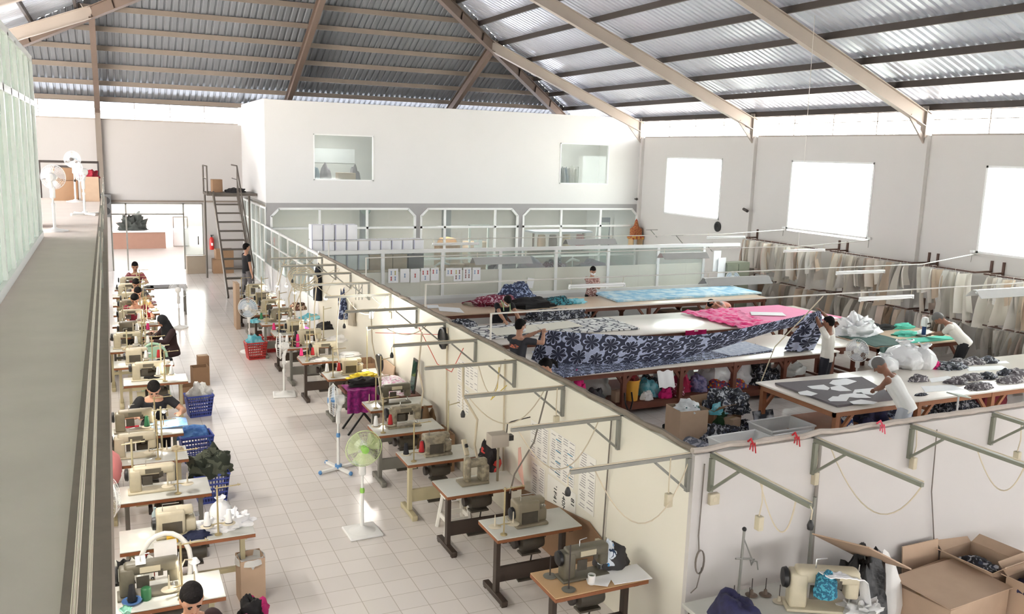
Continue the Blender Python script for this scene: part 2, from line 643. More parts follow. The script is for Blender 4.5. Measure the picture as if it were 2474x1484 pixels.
# glass partition across the cutting room
GX = [4.5, 6.04, 7.6, 9.2, 10.84, 12.47, 14.12, 15.71]
mb = MB()
for x in GX:
    mb.bx(x-.04, x+.04, YG-.04, YG+.04, .85, 2.05)
mb.bx(4.46, 17.0, YG-.045, YG+.045, 2.0, 2.09).bx(4.46, 17.0, YG-.05, YG+.05, .82, .9)
o = struct('window_42', mb, M_alu)
for a, b in zip(GX, GX[1:]):
    MB().bx(a, b, YG-.003, YG+.003, 1.53, 2.0).build('window_pane', M_glass, o)
    q = MB().bx(a+.03, b-.03, YG-.012, YG+.0, .88, 1.53)
    q.bx(a+.62*(b-a), a+.62*(b-a)+.012, YG-.014, YG-.012, .9, 1.53)
    q.build('frosted_sheet', mat('frosted_sheet', (216, 216, 205), .35, var=.06, scale=1.2), o)
struct('wall_glass_base', MB().bx(4.46, 17.0, YG-.05, YG+.05, 0, .82), M_wall)
struct('wall_store_base', MB().bx(17.0, XR, YG-.05, YG+.05, 0, 1.02), M_wall)

# ---------------------------------------------------------------- roof
RX, ES, EF = 5.97, .40, .486         # ridge, slopes
ZE = 5.98
YH = YB-(XR-RX)*ES/EF                # where the hips meet the ridge


def zr(x):
    return ZE+ES*(XR-x) if x > RX else ZE+ES*(x-XL)


def hipx(y):
    return XR-(YB+.0-y)*EF/ES


M_sheet_shade = mat('roof_sheet_shaded', (142, 146, 152), .45, .4, var=.1, scale=1.6)  # same sheet as the right slope, darkened for the shade on the far slope
M_rafb = mat('rafter_brown_shaded', (112, 96, 86), .6, var=.1, scale=3)  # brown darkened for the shadow on the far jack rafters and hips
M_sheet = mat('roof_sheet', (208, 214, 226), .3, .2, var=.06, scale=1.2)  # lighter copy of the sheet, carries the light on the right slope
RIB = [(0, 0), (.11, 0), (.135, .035), (.175, .035), (.2, 0)]


def corrug(L):
    out, t = [], 0
    while t < L:
        for a, h in RIB[:-1]:
            if t+a < L:
                out.append((t+a, h))
        t += .2
    out.append((L, 0))
    return out


OV = .7
mbR, mbL = MB(), MB()
vr, vl = [], []
pts = corrug(YB+OV+9.0)
for t, h in pts:
    y = -9+t
    xt = RX if y < YH else min(XR+OV, hipx(y))
    xb = XR+OV
    vr += [(xt, y, zr(xt)+h), (xb, y, ZE-ES*OV+h)]
    vl += [(2*RX-xt, y, zr(xt)+h), (2*RX-xb, y, ZE-ES*OV+h)]
fs = [(2*i, 2*i+1, 2*i+3, 2*i+2) for i in range(len(pts)-1)]
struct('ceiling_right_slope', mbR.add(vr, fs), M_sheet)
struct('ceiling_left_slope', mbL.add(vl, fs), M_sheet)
mbF = MB()
vf = []
x0 = XL-OV
pf = corrug(XR-XL+2*OV)
for t, h in pf:
    x = x0+t
    yt = YB-min(abs(XR-x), abs(x-XL))*ES/EF if XL < x < XR else YB+OV*.5
    yt = max(yt, YH)
    z = ZE+EF*(YB-yt)
    vf += [(x, yt, z+h), (x, YB+OV, ZE-EF*OV+h)]
struct('ceiling_far_slope', mbF.add(vf, [(2*i, 2*i+1, 2*i+3, 2*i+2) for i in range(len(pf)-1)]), M_sheet_shade)


tn = 100
# purlins: tan far, dark at the sides, their light and shade put into colour
def tstruct(mb, m):
    global tn
    tn += 1
    return struct('trim_%d' % tn, mb, m)


for k in range(11):
    x = XR-.1-1.16*k
    ye = min(YB, YB-(XR-x)*ES/EF)+.15
    for sx in (1, -1):
        X = x if sx == 1 else 2*RX-x
        mb = MB()
        z = zr(X)
        mb.bx(X-.035, X+.035, -9, ye, z-.17, z-.02)
        tstruct(mb, M_dark)
    y = YB-.1-.96*k
    if y > YH+.3:
        xa = XR-(YB-y)*EF/ES
        z = ZE+EF*(YB-y)
        tstruct(MB().bx(2*RX-xa, xa, y-.035, y+.035, z-.17, z-.02), M_tan)


def rafter(a, b, w=.16, h=.34, m=None):
    mb = MB()
    a, b = Vector(a), Vector(b)
    mb.beam(a, b, .02, h-.04)
    d = (b-a).normalized()
    s = Vector((0, 0, 1)).cross(d).normalized()
    n = d.cross(s)
    if n.z < 0:
        n = -n
    mb.beam(a+n*(h/2-.01), b+n*(h/2-.01), w, .02).beam(a-n*(h/2-.01), b-n*(h/2-.01), w, .02)
    for k in range(1, 11):                       # web stiffeners
        p = a.lerp(b, k/11)
        mb.beam(p-n*(h/2-.02), p+n*(h/2-.02), .013, w*.9)
    return tstruct(mb, m or M_beige)


zo = .40
for y in BAY:
    for sx in (1, -1):
        X0, X1 = (XR-.1, RX) if sx == 1 else (XL+.1, RX)
        if y > YH:
            X1 = XR-(YB-y)*EF/ES if sx == 1 else XL+(YB-y)*EF/ES
        rafter((X0, y, zr(X0)-zo), (X1, y, zr(X1)-zo))
        # haunch at the eave
        xs = XR-.05 if sx == 1 else XL+.05
        tstruct(MB().beam((xs, y, 5.05), (xs-sx*.62, y, zr(xs-sx*.62)-zo-.14), .05, .1).beam((xs-sx*.05, y, 5.2), (xs-sx*.05, y, 5.95), .16, .16), M_beige)
# jack rafters on the far slope, hips
for x in (12.17, 5.97, -.2):
    yt = max(YH, YB-min(XR-x, x-XL)*ES/EF)
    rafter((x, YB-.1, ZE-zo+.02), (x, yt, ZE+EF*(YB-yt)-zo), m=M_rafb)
for sx in (1, -1):
    e = XR if sx == 1 else XL
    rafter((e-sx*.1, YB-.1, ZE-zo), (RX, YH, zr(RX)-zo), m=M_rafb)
# eave beams
tstruct(MB().bx(XR-.02, XR+.06, -9, YB, 5.84, 5.94), M_dark)
tstruct(MB().bx(XL-.02, XL+.06, -9, YB, 5.84, 5.94), M_dark)

# unseen roof added behind the hall to keep sun off the rear ground
struct('ceiling_rear_sunblock', MB().bx(XL-2, XR+2, -24, -9.25, 3.6, 3.75), M_sheet)

struct('ceiling_yard_sunblock', MB().bx(-25, 25, YB+1.2, 51, 3.9, 4.0), M_sheet)  # canopy added out of view to dim the yard behind the doorway


def added_ceiling_tube(x, y, z, ln, pw, label, grp):  # lamps added to brighten the rooms behind the mezzanine glazing
    t = thing('added_ceiling_lamp', label, 'lamp', (x, y, z), 0, grp)
    MB().bx(-ln/2, ln/2, -.06, .06, -.06, 0).build('batten', M_alu, t)
    MB().tube([(-ln/2+.02, 0, -.075), (ln/2-.02, 0, -.075)], .016, 8).build('tube', mat('fill_tube_lit', (255, 248, 236), .4, var=0, emit=6), t)
    l = bpy.data.lights.new('tube_light', 'AREA')
    l.shape, l.size, l.size_y, l.energy, l.color = 'RECTANGLE', ln, .1, pw, (1, .98, .95)
    o = bpy.data.objects.new('tube_light', l)
    COL.objects.link(o)
    o.parent = t
    o.location = (0, 0, -.1)


for i, x in enumerate((7.0, 11.4, 15.9)):
    added_ceiling_tube(x, 29.9, 2.62, 1.2, 30, 'added white tube lamp on the ceiling behind the %s lower glazed frame' % ('left', 'middle', 'right')[i], 'added tube lamps in the room under the mezzanine')
for i, x in enumerate((7.0, 16.0)):
    struct('ceiling_upper_room_%d' % (i+1), MB().bx(x-2, x+2, YF+.15, YF+3.2, 5.35, 5.4), M_wall)
    added_ceiling_tube(x, 29.7, 5.35, 1.2, 22, 'added white tube lamp on the ceiling behind the %s upper window' % ('left', 'right')[i], 'added tube lamps upstairs')
# ================================================================ LEFT SIDE: balcony, office glass, stair
M_floorb = mat('balcony_screed', (226, 214, 204), .8, var=.1, scale=2.2)
M_edge = mat('balcony_edge', (140, 126, 114), .75, var=.15, scale=12)
struct('floor_balcony', MB().bx(-.98, -.2, -3, 15.4, 2.82, 3.0).bx(-4.5, -.2, 15.4, 26.0, 2.82, 3.0), M_floorb)
struct('trim_60', MB().bx(-.2, -.05, -3, 26.0, 2.7, 3.04), M_edge)
struct('wall_under_balcony', MB().bx(-.75, -.68, 2, 26, 0, 2.82), M_cream)
# office front: white aluminium frame with glass, along the balcony
mb = MB()
mb.bx(-1.04, -.96, 1, 15.4, 5.66, 5.74).bx(-1.04, -.96, 1, 15.4, 5.0, 5.08).bx(-1.03, -.95, 1, 15.4, 3.0, 3.1)
y = 15.36
while y > 1:
    mb.bx(-1.04, -.96, y-.045, y+.045, 3, 5.7)
    y -= .9
mb.bx(-4.5, -1.0, 15.3, 15.4, 5.66, 5.74)
o = struct('window_51', mb, M_alu)
MB().bx(-1.003, -.997, 1, 15.36, 3.05, 5.7).build('window_pane', M_glassg, o)
struct('wall_office_end', MB().bx(-4.5, -1.0, 15.3, 15.36, 3, 5.7), M_wall)
struct('ceiling_office', MB().bx(-4.5, -1.0, 1, 15.4, 5.74, 5.8), M_wall)
# balcony railing: posts and strung wires
rail = thing('balcony_railing', 'grey railing of thin strung wires along the balcony edge at left', 'railing', (-.1, 0, 3.0))
mb = MB()
for i in range(5):
    y = 9.6+3.3*i
    MB().bx(-.012, .012, y-.012, y+.012, 0, .66).build('post', M_steel, rail)
for j, z in enumerate((.62, .56, .30, .22)):
    MB().tube([(0, -2, z), (0, 26, z)], (.003, .003, .003, .003)[j], 6).build('wire', mat('pale_wire', (214, 200, 182), .4, .3), rail)
re = thing('end_railing', 'dark pipe railing closing the far end of the balcony', 'railing', (-2.5, 25.9, 3.0))
MB().tube([(-2, 0, .95), (2.3, 0, .95)], .03, 8).tube([(-2, 0, .5), (2.3, 0, .5)], .02, 8).build('rail', M_dark, re)
for x in (-2, -.6, .9, 2.28):
    MB().tube([(x, 0, 0), (x, 0, .95)], .022, 8).build('post', M_dark, re)

# steel stair up to the mezzanine door
M_stair = mat('stair_steel', (104, 96, 88), .55, .2, var=.1)
st = thing('stair', 'steep grey steel stair with open treads rising to the upper landing', 'stair', (0, 0, 0))
sx0, sx1 = 3.1, 3.86
ya, yb, zt = 26.65, 29.9, 2.95
for x in (sx0, sx1):
    MB().beam((x, ya, .0), (x, yb, zt), .05, .2).build('stringer', M_stair, st)
n = 11
for i in range(1, n+1):
    t = i/(n+.3)
    MB().bx(sx0, sx1, ya+(yb-ya)*t-.11, ya+(yb-ya)*t+.11, zt*t-.02, zt*t+.02).build('tread', M_stair, st)
MB().bx(2.9, 4.48, 29.85, 31.2, 2.87, 2.95).build('landing', M_stair, st)
for x in (sx1,):
    hr = MB()
    hr.tube([(x, ya, .9), (x, yb, zt+.9), (x, 31.2, zt+.9)], .025, 8).tube([(x, ya, .45), (x, yb, zt+.45), (x, 31.2, zt+.45)], .015, 6)
    for t in (0.02, .33, .66, 1):
        hr.tube([(x, ya+(yb-ya)*t, zt*t), (x, ya+(yb-ya)*t, zt*t+.9)], .02, 6)
    hr.build('handrail', M_stair, st)
hr = MB()
hr.tube([(2.92, 29.9, 2.95), (2.92, 29.9, 3.82), (2.92, 31.1, 3.82), (2.92, 31.1, 2.95)], .025, 8).tube([(2.92, 29.9, 3.4), (2.92, 31.1, 3.4)], .015, 6)
hr.build('landing_rail', M_stair, st)
for x in (2.95, 4.4):
    MB().tube([(x, 31.1, 0), (x, 31.1, 2.87)], .035, 8).build('support_post', M_stair, st)

# tube lamps added out of view under the balcony to brighten the sewing rows
for i in range(7):
    y = 6.4+2.75*i
    t = thing('fill_tube_lamp', 'added white tube lamp under the balcony above the left row, %s from the camera' % ORD[i], 'lamp', (-.42, y, 2.76), 0, 'added tube lamps under the balcony')
    MB().bx(-.04, .04, -.62, .62, 0, .06).build('batten', M_alu, t)
    MB().tube([(0, -.6, -.02), (0, .6, -.02)], .016, 8).build('tube', mat('fill_tube_lit', (255, 248, 236), .4, var=0, emit=6), t)
    l = bpy.data.lights.new('tube_light', 'AREA')
    l.shape, l.size, l.size_y, l.energy, l.color = 'RECTANGLE', .08, 1.2, 10.5, (1, .95, .88)
    o = bpy.data.objects.new('tube_light', l)
    COL.objects.link(o)
    o.parent = t
    o.location = (.05, 0, -.05)
    o.rotation_euler = (0, -.55, 0)
# ================================================================ CLOTHS AND PATTERNS
class NT:
    """small writer for chains of math nodes"""
    def __init__(s, m):
        s.nt = m.node_tree

    def n(s, op, a, b=None, c=None):
        q = s.nt.nodes.new('ShaderNodeMath')
        q.operation = op
        for i, v in enumerate((a, b, c)):
            if v is None:
                continue
            if isinstance(v, (int, float)):
                q.inputs[i].default_value = v
            else:
                s.nt.links.new(v, q.inputs[i])
        return q.outputs[0]

    def mix(s, f, a, b):
        q = s.nt.nodes.new('ShaderNodeMix')
        q.data_type = 'RGBA'
        for i, v in ((0, f), (6, a), (7, b)):
            if isinstance(v, (tuple, float, int)):
                q.inputs[i].default_value = v
            else:
                s.nt.links.new(v, q.inputs[i])
        return q.outputs[2]


def floral_mat(name, ground, petal, light, cell=.36):
    """lily print: eight-petalled outlined flowers on a staggered lattice, pale leaf shapes between (UV in metres)"""
    m = bpy.data.materials.new(name)
    m.use_nodes = True
    T = NT(m)
    nt = m.node_tree
    b = nt.nodes['Principled BSDF']
    b.inputs['Roughness'].default_value = .8
    uv = nt.nodes.new('ShaderNodeTexCoord')
    sp = nt.nodes.new('ShaderNodeSeparateXYZ')
    nt.links.new(uv.outputs['UV'], sp.inputs[0])
    u, v = T.n('DIVIDE', sp.outputs[0], cell), T.n('DIVIDE', sp.outputs[1], cell*.87)
    row = T.n('FLOOR', v)
    u = T.n('ADD', u, T.n('MULTIPLY', row, .5))
    fu, fv = T.n('SUBTRACT', T.n('FRACT', u), .5), T.n('MULTIPLY', T.n('SUBTRACT', T.n('FRACT', v), .5), .87)
    r = T.n('SQRT', T.n('ADD', T.n('MULTIPLY', fu, fu), T.n('MULTIPLY', fv, fv)))
    th = T.n('ARCTAN2', fv, fu)
    cs = T.n('ABSOLUTE', T.n('COSINE', T.n('MULTIPLY', T.n('ADD', th, T.n('MULTIPLY', row, .37)), 3.5)))
    rb = T.n('MULTIPLY', T.n('POWER', cs, .42), .46)
    d = T.n('SUBTRACT', rb, r)
    inside = T.n('GREATER_THAN', d, .07)
    edge = T.n('MULTIPLY', T.n('GREATER_THAN', d, -.012), T.n('SUBTRACT', 1, inside))
    vor = nt.nodes.new('ShaderNodeTexVoronoi')
    vor.inputs['Scale'].default_value = 1/(cell*.5)
    nt.links.new(uv.outputs['UV'], vor.inputs['Vector'])
    sc = nt.nodes.new('ShaderNodeSeparateColor')
    nt.links.new(vor.outputs['Color'], sc.inputs[0])
    leaf = T.n('MULTIPLY', T.n('GREATER_THAN', sc.outputs[0], .28), T.n('LESS_THAN', vor.outputs['Distance'], .5))
    far = T.n('GREATER_THAN', r, .33)
    c = T.mix(T.n('MULTIPLY', leaf, far), lin(ground), lin(light))
    c = T.mix(edge, c, lin([min(255, k+15) for k in light]))
    c = T.mix(inside, c, lin(petal))
    nt.links.new(c, b.inputs['Base Color'])
    MATS[name] = m
    return m


def print_mat(name, a, b2, c3=None, scale=9, thr=.5, dist=0.0, rough=.85):
    """blotchy two or three colour cloth print"""
    m = bpy.data.materials.new(name)
    m.use_nodes = True
    T = NT(m)
    nt = m.node_tree
    b = nt.nodes['Principled BSDF']
    b.inputs['Roughness'].default_value = rough
    tc = nt.nodes.new('ShaderNodeTexCoord')
    n = nt.nodes.new('ShaderNodeTexNoise')
    n.inputs['Scale'].default_value = scale
    n.inputs['Detail'].default_value = 3
    n.inputs['Distortion'].default_value = dist
    v = nt.nodes.new('ShaderNodeTexVoronoi')
    v.inputs['Scale'].default_value = scale*1.2
    nt.links.new(tc.outputs['Object'], n.inputs['Vector'])
    nt.links.new(tc.outputs['Object'], v.inputs['Vector'])
    c = T.mix(T.n('GREATER_THAN', n.outputs['Fac'], thr), lin(a), lin(b2))
    if c3:
        c = T.mix(T.n('LESS_THAN', v.outputs['Distance'], .32), c, lin(c3))
    nt.links.new(c, b.inputs['Base Color'])
    MATS[name] = m
    return m


def net_mat(name, ground, line, scale):
    """pale cloth with a dark looping line drawing"""
    m = bpy.data.materials.new(name)
    m.use_nodes = True
    T = NT(m)
    nt = m.node_tree
    b = nt.nodes['Principled BSDF']
    b.inputs['Roughness'].default_value = .8
    tc = nt.nodes.new('ShaderNodeTexCoord')
    v = nt.nodes.new('ShaderNodeTexVoronoi')
    v.feature = 'DISTANCE_TO_EDGE'
    v.inputs['Scale'].default_value = scale
    n = nt.nodes.new('ShaderNodeTexNoise')
    n.inputs['Scale'].default_value = scale*1.5
    nt.links.new(tc.outputs['Object'], v.inputs['Vector'])
    nt.links.new(tc.outputs['Object'], n.inputs['Vector'])
    w = T.n('MULTIPLY', n.outputs['Fac'], .16)
    nt.links.new(T.mix(T.n('LESS_THAN', v.outputs['Distance'], w), lin(ground), lin(line)), b.inputs['Base Color'])
    MATS[name] = m
    return m


C_lily = floral_mat('lily_print', (58, 60, 80), (48, 50, 70), (182, 190, 216))
C_lily_far = floral_mat('lily_print_lying', (66, 72, 100), (54, 60, 86), (176, 186, 214), cell=.2)
C_grey = mat('charcoal_cloth', (112, 106, 110), .85, var=.08, scale=20)
C_batikb = print_mat('batik_black_white', (38, 40, 48), (176, 178, 186), (70, 74, 90), 11, .55, 1.5)
C_batikn = print_mat('batik_navy', (44, 52, 82), (156, 170, 204), None, 13, .55, 1.2)
C_maroon = print_mat('print_maroon', (128, 34, 62), (214, 186, 196), None, 16, .56, 1)
C_pink = mat('pink_print', (242, 40, 130), .8, rgb2=(250, 150, 190), scale=5)
C_pinkl = mat('light_pink_cloth', (248, 150, 190), .8, var=.06)
C_hot = mat('hot_pink_cloth', (236, 28, 128), .8, var=.2, scale=14)
C_teal = print_mat('teal_print', (20, 52, 60), (70, 146, 160), None, 14, .5, 1)
C_cyan = mat('cyan_cloth', (88, 176, 196), .8, rgb2=(150, 210, 222), scale=9)
C_ltblue = mat('pale_blue_print', (150, 200, 228), .8, rgb2=(214, 234, 244), scale=4)
C_navyedge = mat('navy_edge', (26, 34, 66), .8)
C_black = mat('black_cloth', (30, 28, 30), .85, var=.2, scale=18)
C_green = mat('dark_green_cloth', (78, 106, 100), .85, var=.18, scale=22)
C_mint = mat('mint_cloth', (100, 214, 190), .8, var=.15, scale=12)
C_white = mat('white_cloth', (238, 236, 234), .8, var=.05, scale=10)
C_net = net_mat('white_net_print', (236, 236, 234), (84, 86, 96), 5.5)
C_multi = print_mat('bright_scraps', (190, 60, 60), (60, 90, 150), (220, 150, 60), 12, .5, 2)
C_brownp = print_mat('brown_print', (88, 56, 46), (196, 170, 150), (40, 60, 60), 13, .55, 1.5)
M_plastic = mat('white_plastic_bag', (240, 240, 242), .22, var=.05, scale=12, bump=.4)
M_sack = mat('clear_sack', (214, 214, 212), .3, var=.1, scale=9, bump=.5)
M_paper = mat('white_paper', (246, 246, 248), .8, var=.02)
M_card = mat('cardboard', (188, 162, 138), .85, var=.07, scale=8)
M_cardd = mat('cardboard_brown', (152, 120, 92), .85, var=.08, scale=8)
M_tubw = mat('tub_plastic', (236, 236, 236), .35, var=.03)
M_ply = mat('table_ply', (222, 196, 170), .28, var=.07, scale=1.6)
M_plyw = mat('table_pale_ply', (242, 234, 224), .22, var=.04, scale=1.4)
M_redwood = mat('red_brown_wood', (116, 66, 48), .6, var=.14, scale=9)
M_orwood = mat('orange_wood', (176, 118, 84), .6, var=.12, scale=9)
M_yell = mat('yellow_plastic', (232, 172, 70), .4, var=.05)


# ---------------------------------------------------------------- cutting tables
def cutting_table(label, x0, x1, y0, y1, nl, top, wood, shelf=None, z=.85, brace=True, off=.12, bl=.36):
    t = thing('cutting_table', label, 'table', ((x0+x1)/2, (y0+y1)/2, 0), 0, 'long cutting tables')
    hx, hy = (x1-x0)/2, (y1-y0)/2
    MB().bx(-hx, hx, -hy, hy, z-.03, z, bev=.006).build('tabletop', top, t)
    a = MB()
    a.bx(-hx+.04, hx-.04, -hy+.05, -hy+.09, z-.12, z-.03).bx(-hx+.04, hx-.04, hy-.09, hy-.05, z-.12, z-.03)
    a.bx(-hx+.04, -hx+.08, -hy+.05, hy-.05, z-.12, z-.03).bx(hx-.08, hx-.04, -hy+.05, hy-.05, z-.12, z-.03)
    a.build('apron', wood, t)
    for i in range(nl):
        x = -hx+off+(2*hx-2*off)*i/(nl-1)
        for y in (-hy+.08, hy-.08):
            MB().bx(x-.04, x+.04, y-.04, y+.04, 0, z-.03).build('leg', wood, t)
            if brace:
                b = MB()
                if i > 0:
                    b.beam((x-.02, y, z-.09-bl), (x-bl, y, z-.07), .05, .05)
                if i < nl-1:
                    b.beam((x+.02, y, z-.09-bl), (x+bl, y, z-.07), .05, .05)
                b.build('brace', wood, t)
        MB().bx(x-.03, x+.03, -hy+.1, hy-.1, .14, .2).build('cross_rail', wood, t)
    if shelf:
        MB().bx(-hx+shelf[0], -hx+shelf[1], -hy+.1, hy-.1, .2, .225).build('lower_shelf', wood, t)
        MB().bx(-hx+shelf[0], -hx+shelf[1], -hy+.06, -hy+.09, .1, .22).build('shelf_lip', wood, t)
    return t


TZ = .85
cutting_table('rearmost plywood cutting table below the glass partition', 6.7, 16.2, 18.15, 19.6, 6, M_ply, M_redwood)
cutting_table('plywood cutting table with the white net cloth and pink cloth laid out', 6.0, 15.95, 15.0, 16.95, 6, M_plyw, M_redwood)
cutting_table('cutting table under the navy lily cloth, with a loaded lower shelf', 6.72, 13.0, 12.42, 14.1, 6, M_plyw, M_redwood, (.3, 6.2), bl=.17)
cutting_table('near cutting table with orange wood frame where the man in a tank top leans', 9.72, 16.9, 9.27, 11.05, 5, M_plyw, M_orwood, (.15, 2.3))
cutting_table('short cutting table with mint cloth in front of the hanging patterns', 14.05, 16.7, 12.42, 14.1, 3, M_ply, M_redwood)
cutting_table('small table with drawer space behind the white stand fan', 13.05, 13.95, 12.75, 13.9, 2, M_plyw, M_redwood, brace=False)


def lay(name, label, cat, pts, m, th=.012, z=TZ, group=None, wob=.004, uv=False, n=(16, 10)):
    """cloth lying flat: four ground corners (front-left, front-right, back-right, back-left)"""
    a, b, c, d = [Vector((p[0], p[1], 0)) for p in pts]
    sd = rnd.random()*50
    o = a.copy()
    L = (b-a).length

    def f(u, v):
        p = (a.lerp(b, u)).lerp(d.lerp(c, u), v)
        return (p.x-o.x, p.y-o.y, th+wob*noise.noise(Vector((p.x*3, p.y*3, sd)))+wob)
    mb = MB().slab(f, n[0], n[1], th)
    ob = mb.build(name, m, uv=[(q[0], q[1]) for q in mb.v] if uv else None)
    ob.location = (o.x, o.y, z+.001)
    return tag(ob, label, cat, group)


def lay_px(name, label, cat, px, m, z=TZ, **k):
    return lay(name, label, cat, [P(x, y, z) for x, y in px], m, z=z, **k)


def heap(name, label, cat, x, y, size, m, z=TZ, px=True, amp=.28, fr=4.5, group=None, rz=0.0, n=26):
    p = P(x, y, z) if px else Vector((x, y, z))
    mb = MB().pile((0, 0, 0), size, rnd.randint(0, 99), amp, fr, n)
    return mesh_thing(name, mb, m, label, cat, group, (p.x, p.y, z+.001), rz)


# rear table
lay_px('cloth_stack', 'pale blue printed cloth layers with navy edge on the rearmost cutting table', 'cloth', [(1492, 731), (1840, 711), (1769, 695), (1434, 710)], C_ltblue, th=.05)
heap('clothing_pile', 'maroon and white printed clothes heaped on the rearmost table', 'cloth', 1205, 735, (.75, .42, .2), C_maroon)
heap('clothing_pile', 'navy and pale blue print heap on top behind the worker in black', 'cloth', 1245, 728, (.5, .35, .42), C_batikn)
heap('clothing_pile', 'black cloth heap right of the navy print heap', 'cloth', 1280, 741, (.62, .3, .2), C_black)
heap('cloth_bundle', 'beige crumpled cloth left of the maroon heap', 'cloth', 1160, 736, (.36, .2, .1), mat('beige_cloth', (200, 190, 172), .85, var=.15, scale=15))
heap('cloth_bundle', 'dark teal printed cloth bundle on the rearmost table', 'cloth', 1348, 734, (.42, .22, .16), C_teal)
heap('cloth_bundle', 'light cyan printed cloth beside the dark teal bundle', 'cloth', 1386, 732, (.3, .2, .1), C_cyan)
lay_px('paper_sheet', 'white paper sheets at the left end of the rearmost table', 'paper', [(1062, 752), (1122, 757), (1110, 745), (1058, 742)], M_paper, th=.006)
lay_px('paper_sheet', 'thin curled paper at the far left corner of the rearmost table', 'paper', [(1034, 746), (1062, 745), (1058, 738), (1030, 738)], M_paper, th=.006)
# second table
lay_px('cloth_layer', 'white cloth with looping black line print laid on the second table', 'cloth', [(1160, 822), (1545, 797), (1470, 771), (1108, 795)], C_net, th=.03, n=(40, 16), wob=.008)
lay_px('paper_sheet', 'blank cream pattern sheet lying over the line print cloth near the black shirt', 'paper', [(1200, 812), (1310, 803), (1290, 785), (1178, 795)], mat('cream_paper', (240, 236, 222), .8, var=.02), z=TZ+.045, th=.004)
lay_px('paper_sheet', 'second cream pattern sheet further right on the line print cloth', 'paper', [(1312, 800), (1410, 789), (1372, 776), (1290, 786)], mat('cream_paper'), z=TZ+.045, th=.004)
heap('cloth_bundle', 'black and white print scraps behind the line print cloth', 'cloth', 1340, 769, (.75, .22, .2), C_batikb)
heap('cloth_bundle', 'small dark print scraps left of the worker in black', 'cloth', 1112, 790, (.3, .16, .14), C_batikb)
lay_px('cloth_layer', 'light pink cloth with pale pattern shapes laid flat at the right end', 'cloth', [(1800, 790), (2040, 770), (1880, 740), (1690, 752)], C_pinkl, th=.03)
lay_px('pattern_piece', 'long white pattern piece lying on the light pink cloth', 'paper pattern', [(1815, 762), (1900, 764), (1890, 756), (1812, 754)], M_paper, z=TZ+.045, th=.004)
lay_px('pattern_piece', 'white pattern piece at the pointed right end of the light pink cloth', 'paper pattern', [(1985, 772), (2030, 770), (2000, 763), (1960, 765)], M_paper, z=TZ+.045, th=.004)
a = [P(x, y, TZ) for x, y in ((1790, 797), (1868, 786), (1770, 750), (1645, 757))]
sd = 3.3


def f(u, v):
    p = a[0].lerp(a[1], u).lerp(a[3].lerp(a[2], u), v)
    return (p.x, p.y, TZ+.03+.09*abs(noise.noise(Vector((p.x*3, p.y*4, sd))))+.03*noise.noise(Vector((p.x*9, p.y*9, 1))))


mesh_thing('crumpled_cloth', MB().slab(f, 40, 24, .02), C_pink, 'hot pink and white crumpled cloth on the second table', 'cloth')
mesh_thing('cloth_flap', MB().slab(lambda u, v: (11.15+u*.55, 15.0-.012-.02*math.sin(u*9), .86-v*.22), 8, 5, .004), C_hot, 'hot pink cloth corner hanging over the front edge of the second table', 'cloth')
# lily cloth lying on the third table
lay_px('lily_cloth', 'navy lily print cloth spread flat along the third cutting table', 'cloth', [(1362, 914), (1868, 850), (1810, 838), (1283, 868)], C_lily_far, th=.014, uv=True, n=(60, 12), wob=.006)
lay_px('lily_cloth_underside', 'pale wrong side of lily cloth showing at the fold on the right', 'cloth', [(1768, 861), (1872, 846), (1800, 826), (1700, 845)], mat('pale_lily_back', (176, 186, 208), .8, rgb2=(208, 214, 228), scale=14), z=TZ+.02, th=.006)
lay_px('lily_cloth_corner', 'pale wrong side of lily cloth at the left end by the man in black', 'cloth', [(1300, 880), (1440, 866), (1400, 853), (1285, 850)], mat('pale_lily_back'), z=TZ+.02, th=.006)

# the lily cloth stretched between the two men
CT = [(1309, 797, 13.4), (1420, 806, 13.2), (1560, 812, 12.95), (1700, 808, 12.75), (1830, 786, 12.6), (1920, 766, 12.45), (1978, 752, 12.4)]
CB = [(1283, 868, 13.55), (1400, 884, 13.0), (1500, 884, 12.85), (1640, 868, 12.75), (1770, 832, 12.65), (1870, 800, 12.5), (1984, 776, 12.4)]


def curve(pts, t):
    n = len(pts)-1
    s = min(t*n, n-1e-6)
    i = int(s)
    w = s-i
    q = [pts[max(0, i-1)], pts[i], pts[i+1], pts[min(n, i+2)]]
    return .5*((2*q[1])+(-q[0]+q[2])*w+(2*q[0]-5*q[1]+4*q[2]-q[3])*w*w+(-q[0]+3*q[1]-3*q[2]+q[3])*w**3)


ct, cb = [PY(*q) for q in CT], [PY(*q) for q in CB]
W3, nu, nv = 5.9, 70, 14
mb = MB()
uvs = []


def f(u, v):
    p = curve(ct, u).lerp(curve(cb, u), v)
    belly = math.sin(v*PI)
    uvs.append((u*W3, (1-v)*(curve(ct, u)-curve(cb, u)).length))
    return p+Vector((0, -.10*belly*math.sin(u*PI), 0))+Vector((0, .02*noise.noise(Vector((u*9, v*2, 4))), 0))


mb.grid(f, nu, nv)
cl = mb.build('stretched_lily_cloth', C_lily, uv=uvs)
sol = cl.modifiers.new('thickness', 'SOLIDIFY')
sol.thickness = .004
tag(cl, 'long navy lily print cloth held stretched between the two men', 'cloth')
# gathered end hanging from the raised hands
mb = MB()
uvs = []
p0, p1 = PY(1978, 752, 12.42), PY(1930, 845, 12.7)


def f(u, v):
    s = u*2*PI
    c = p0.lerp(p1, v)
    r = .05+.26*math.sin(min(1, v*1.15)*PI*.55)
    q = Vector((math.cos(s)*r, .45*math.sin(s)*r, 0))*(1+.22*math.sin(s*6))
    uvs.append((u*1.2, v*1.0))
    return c+q


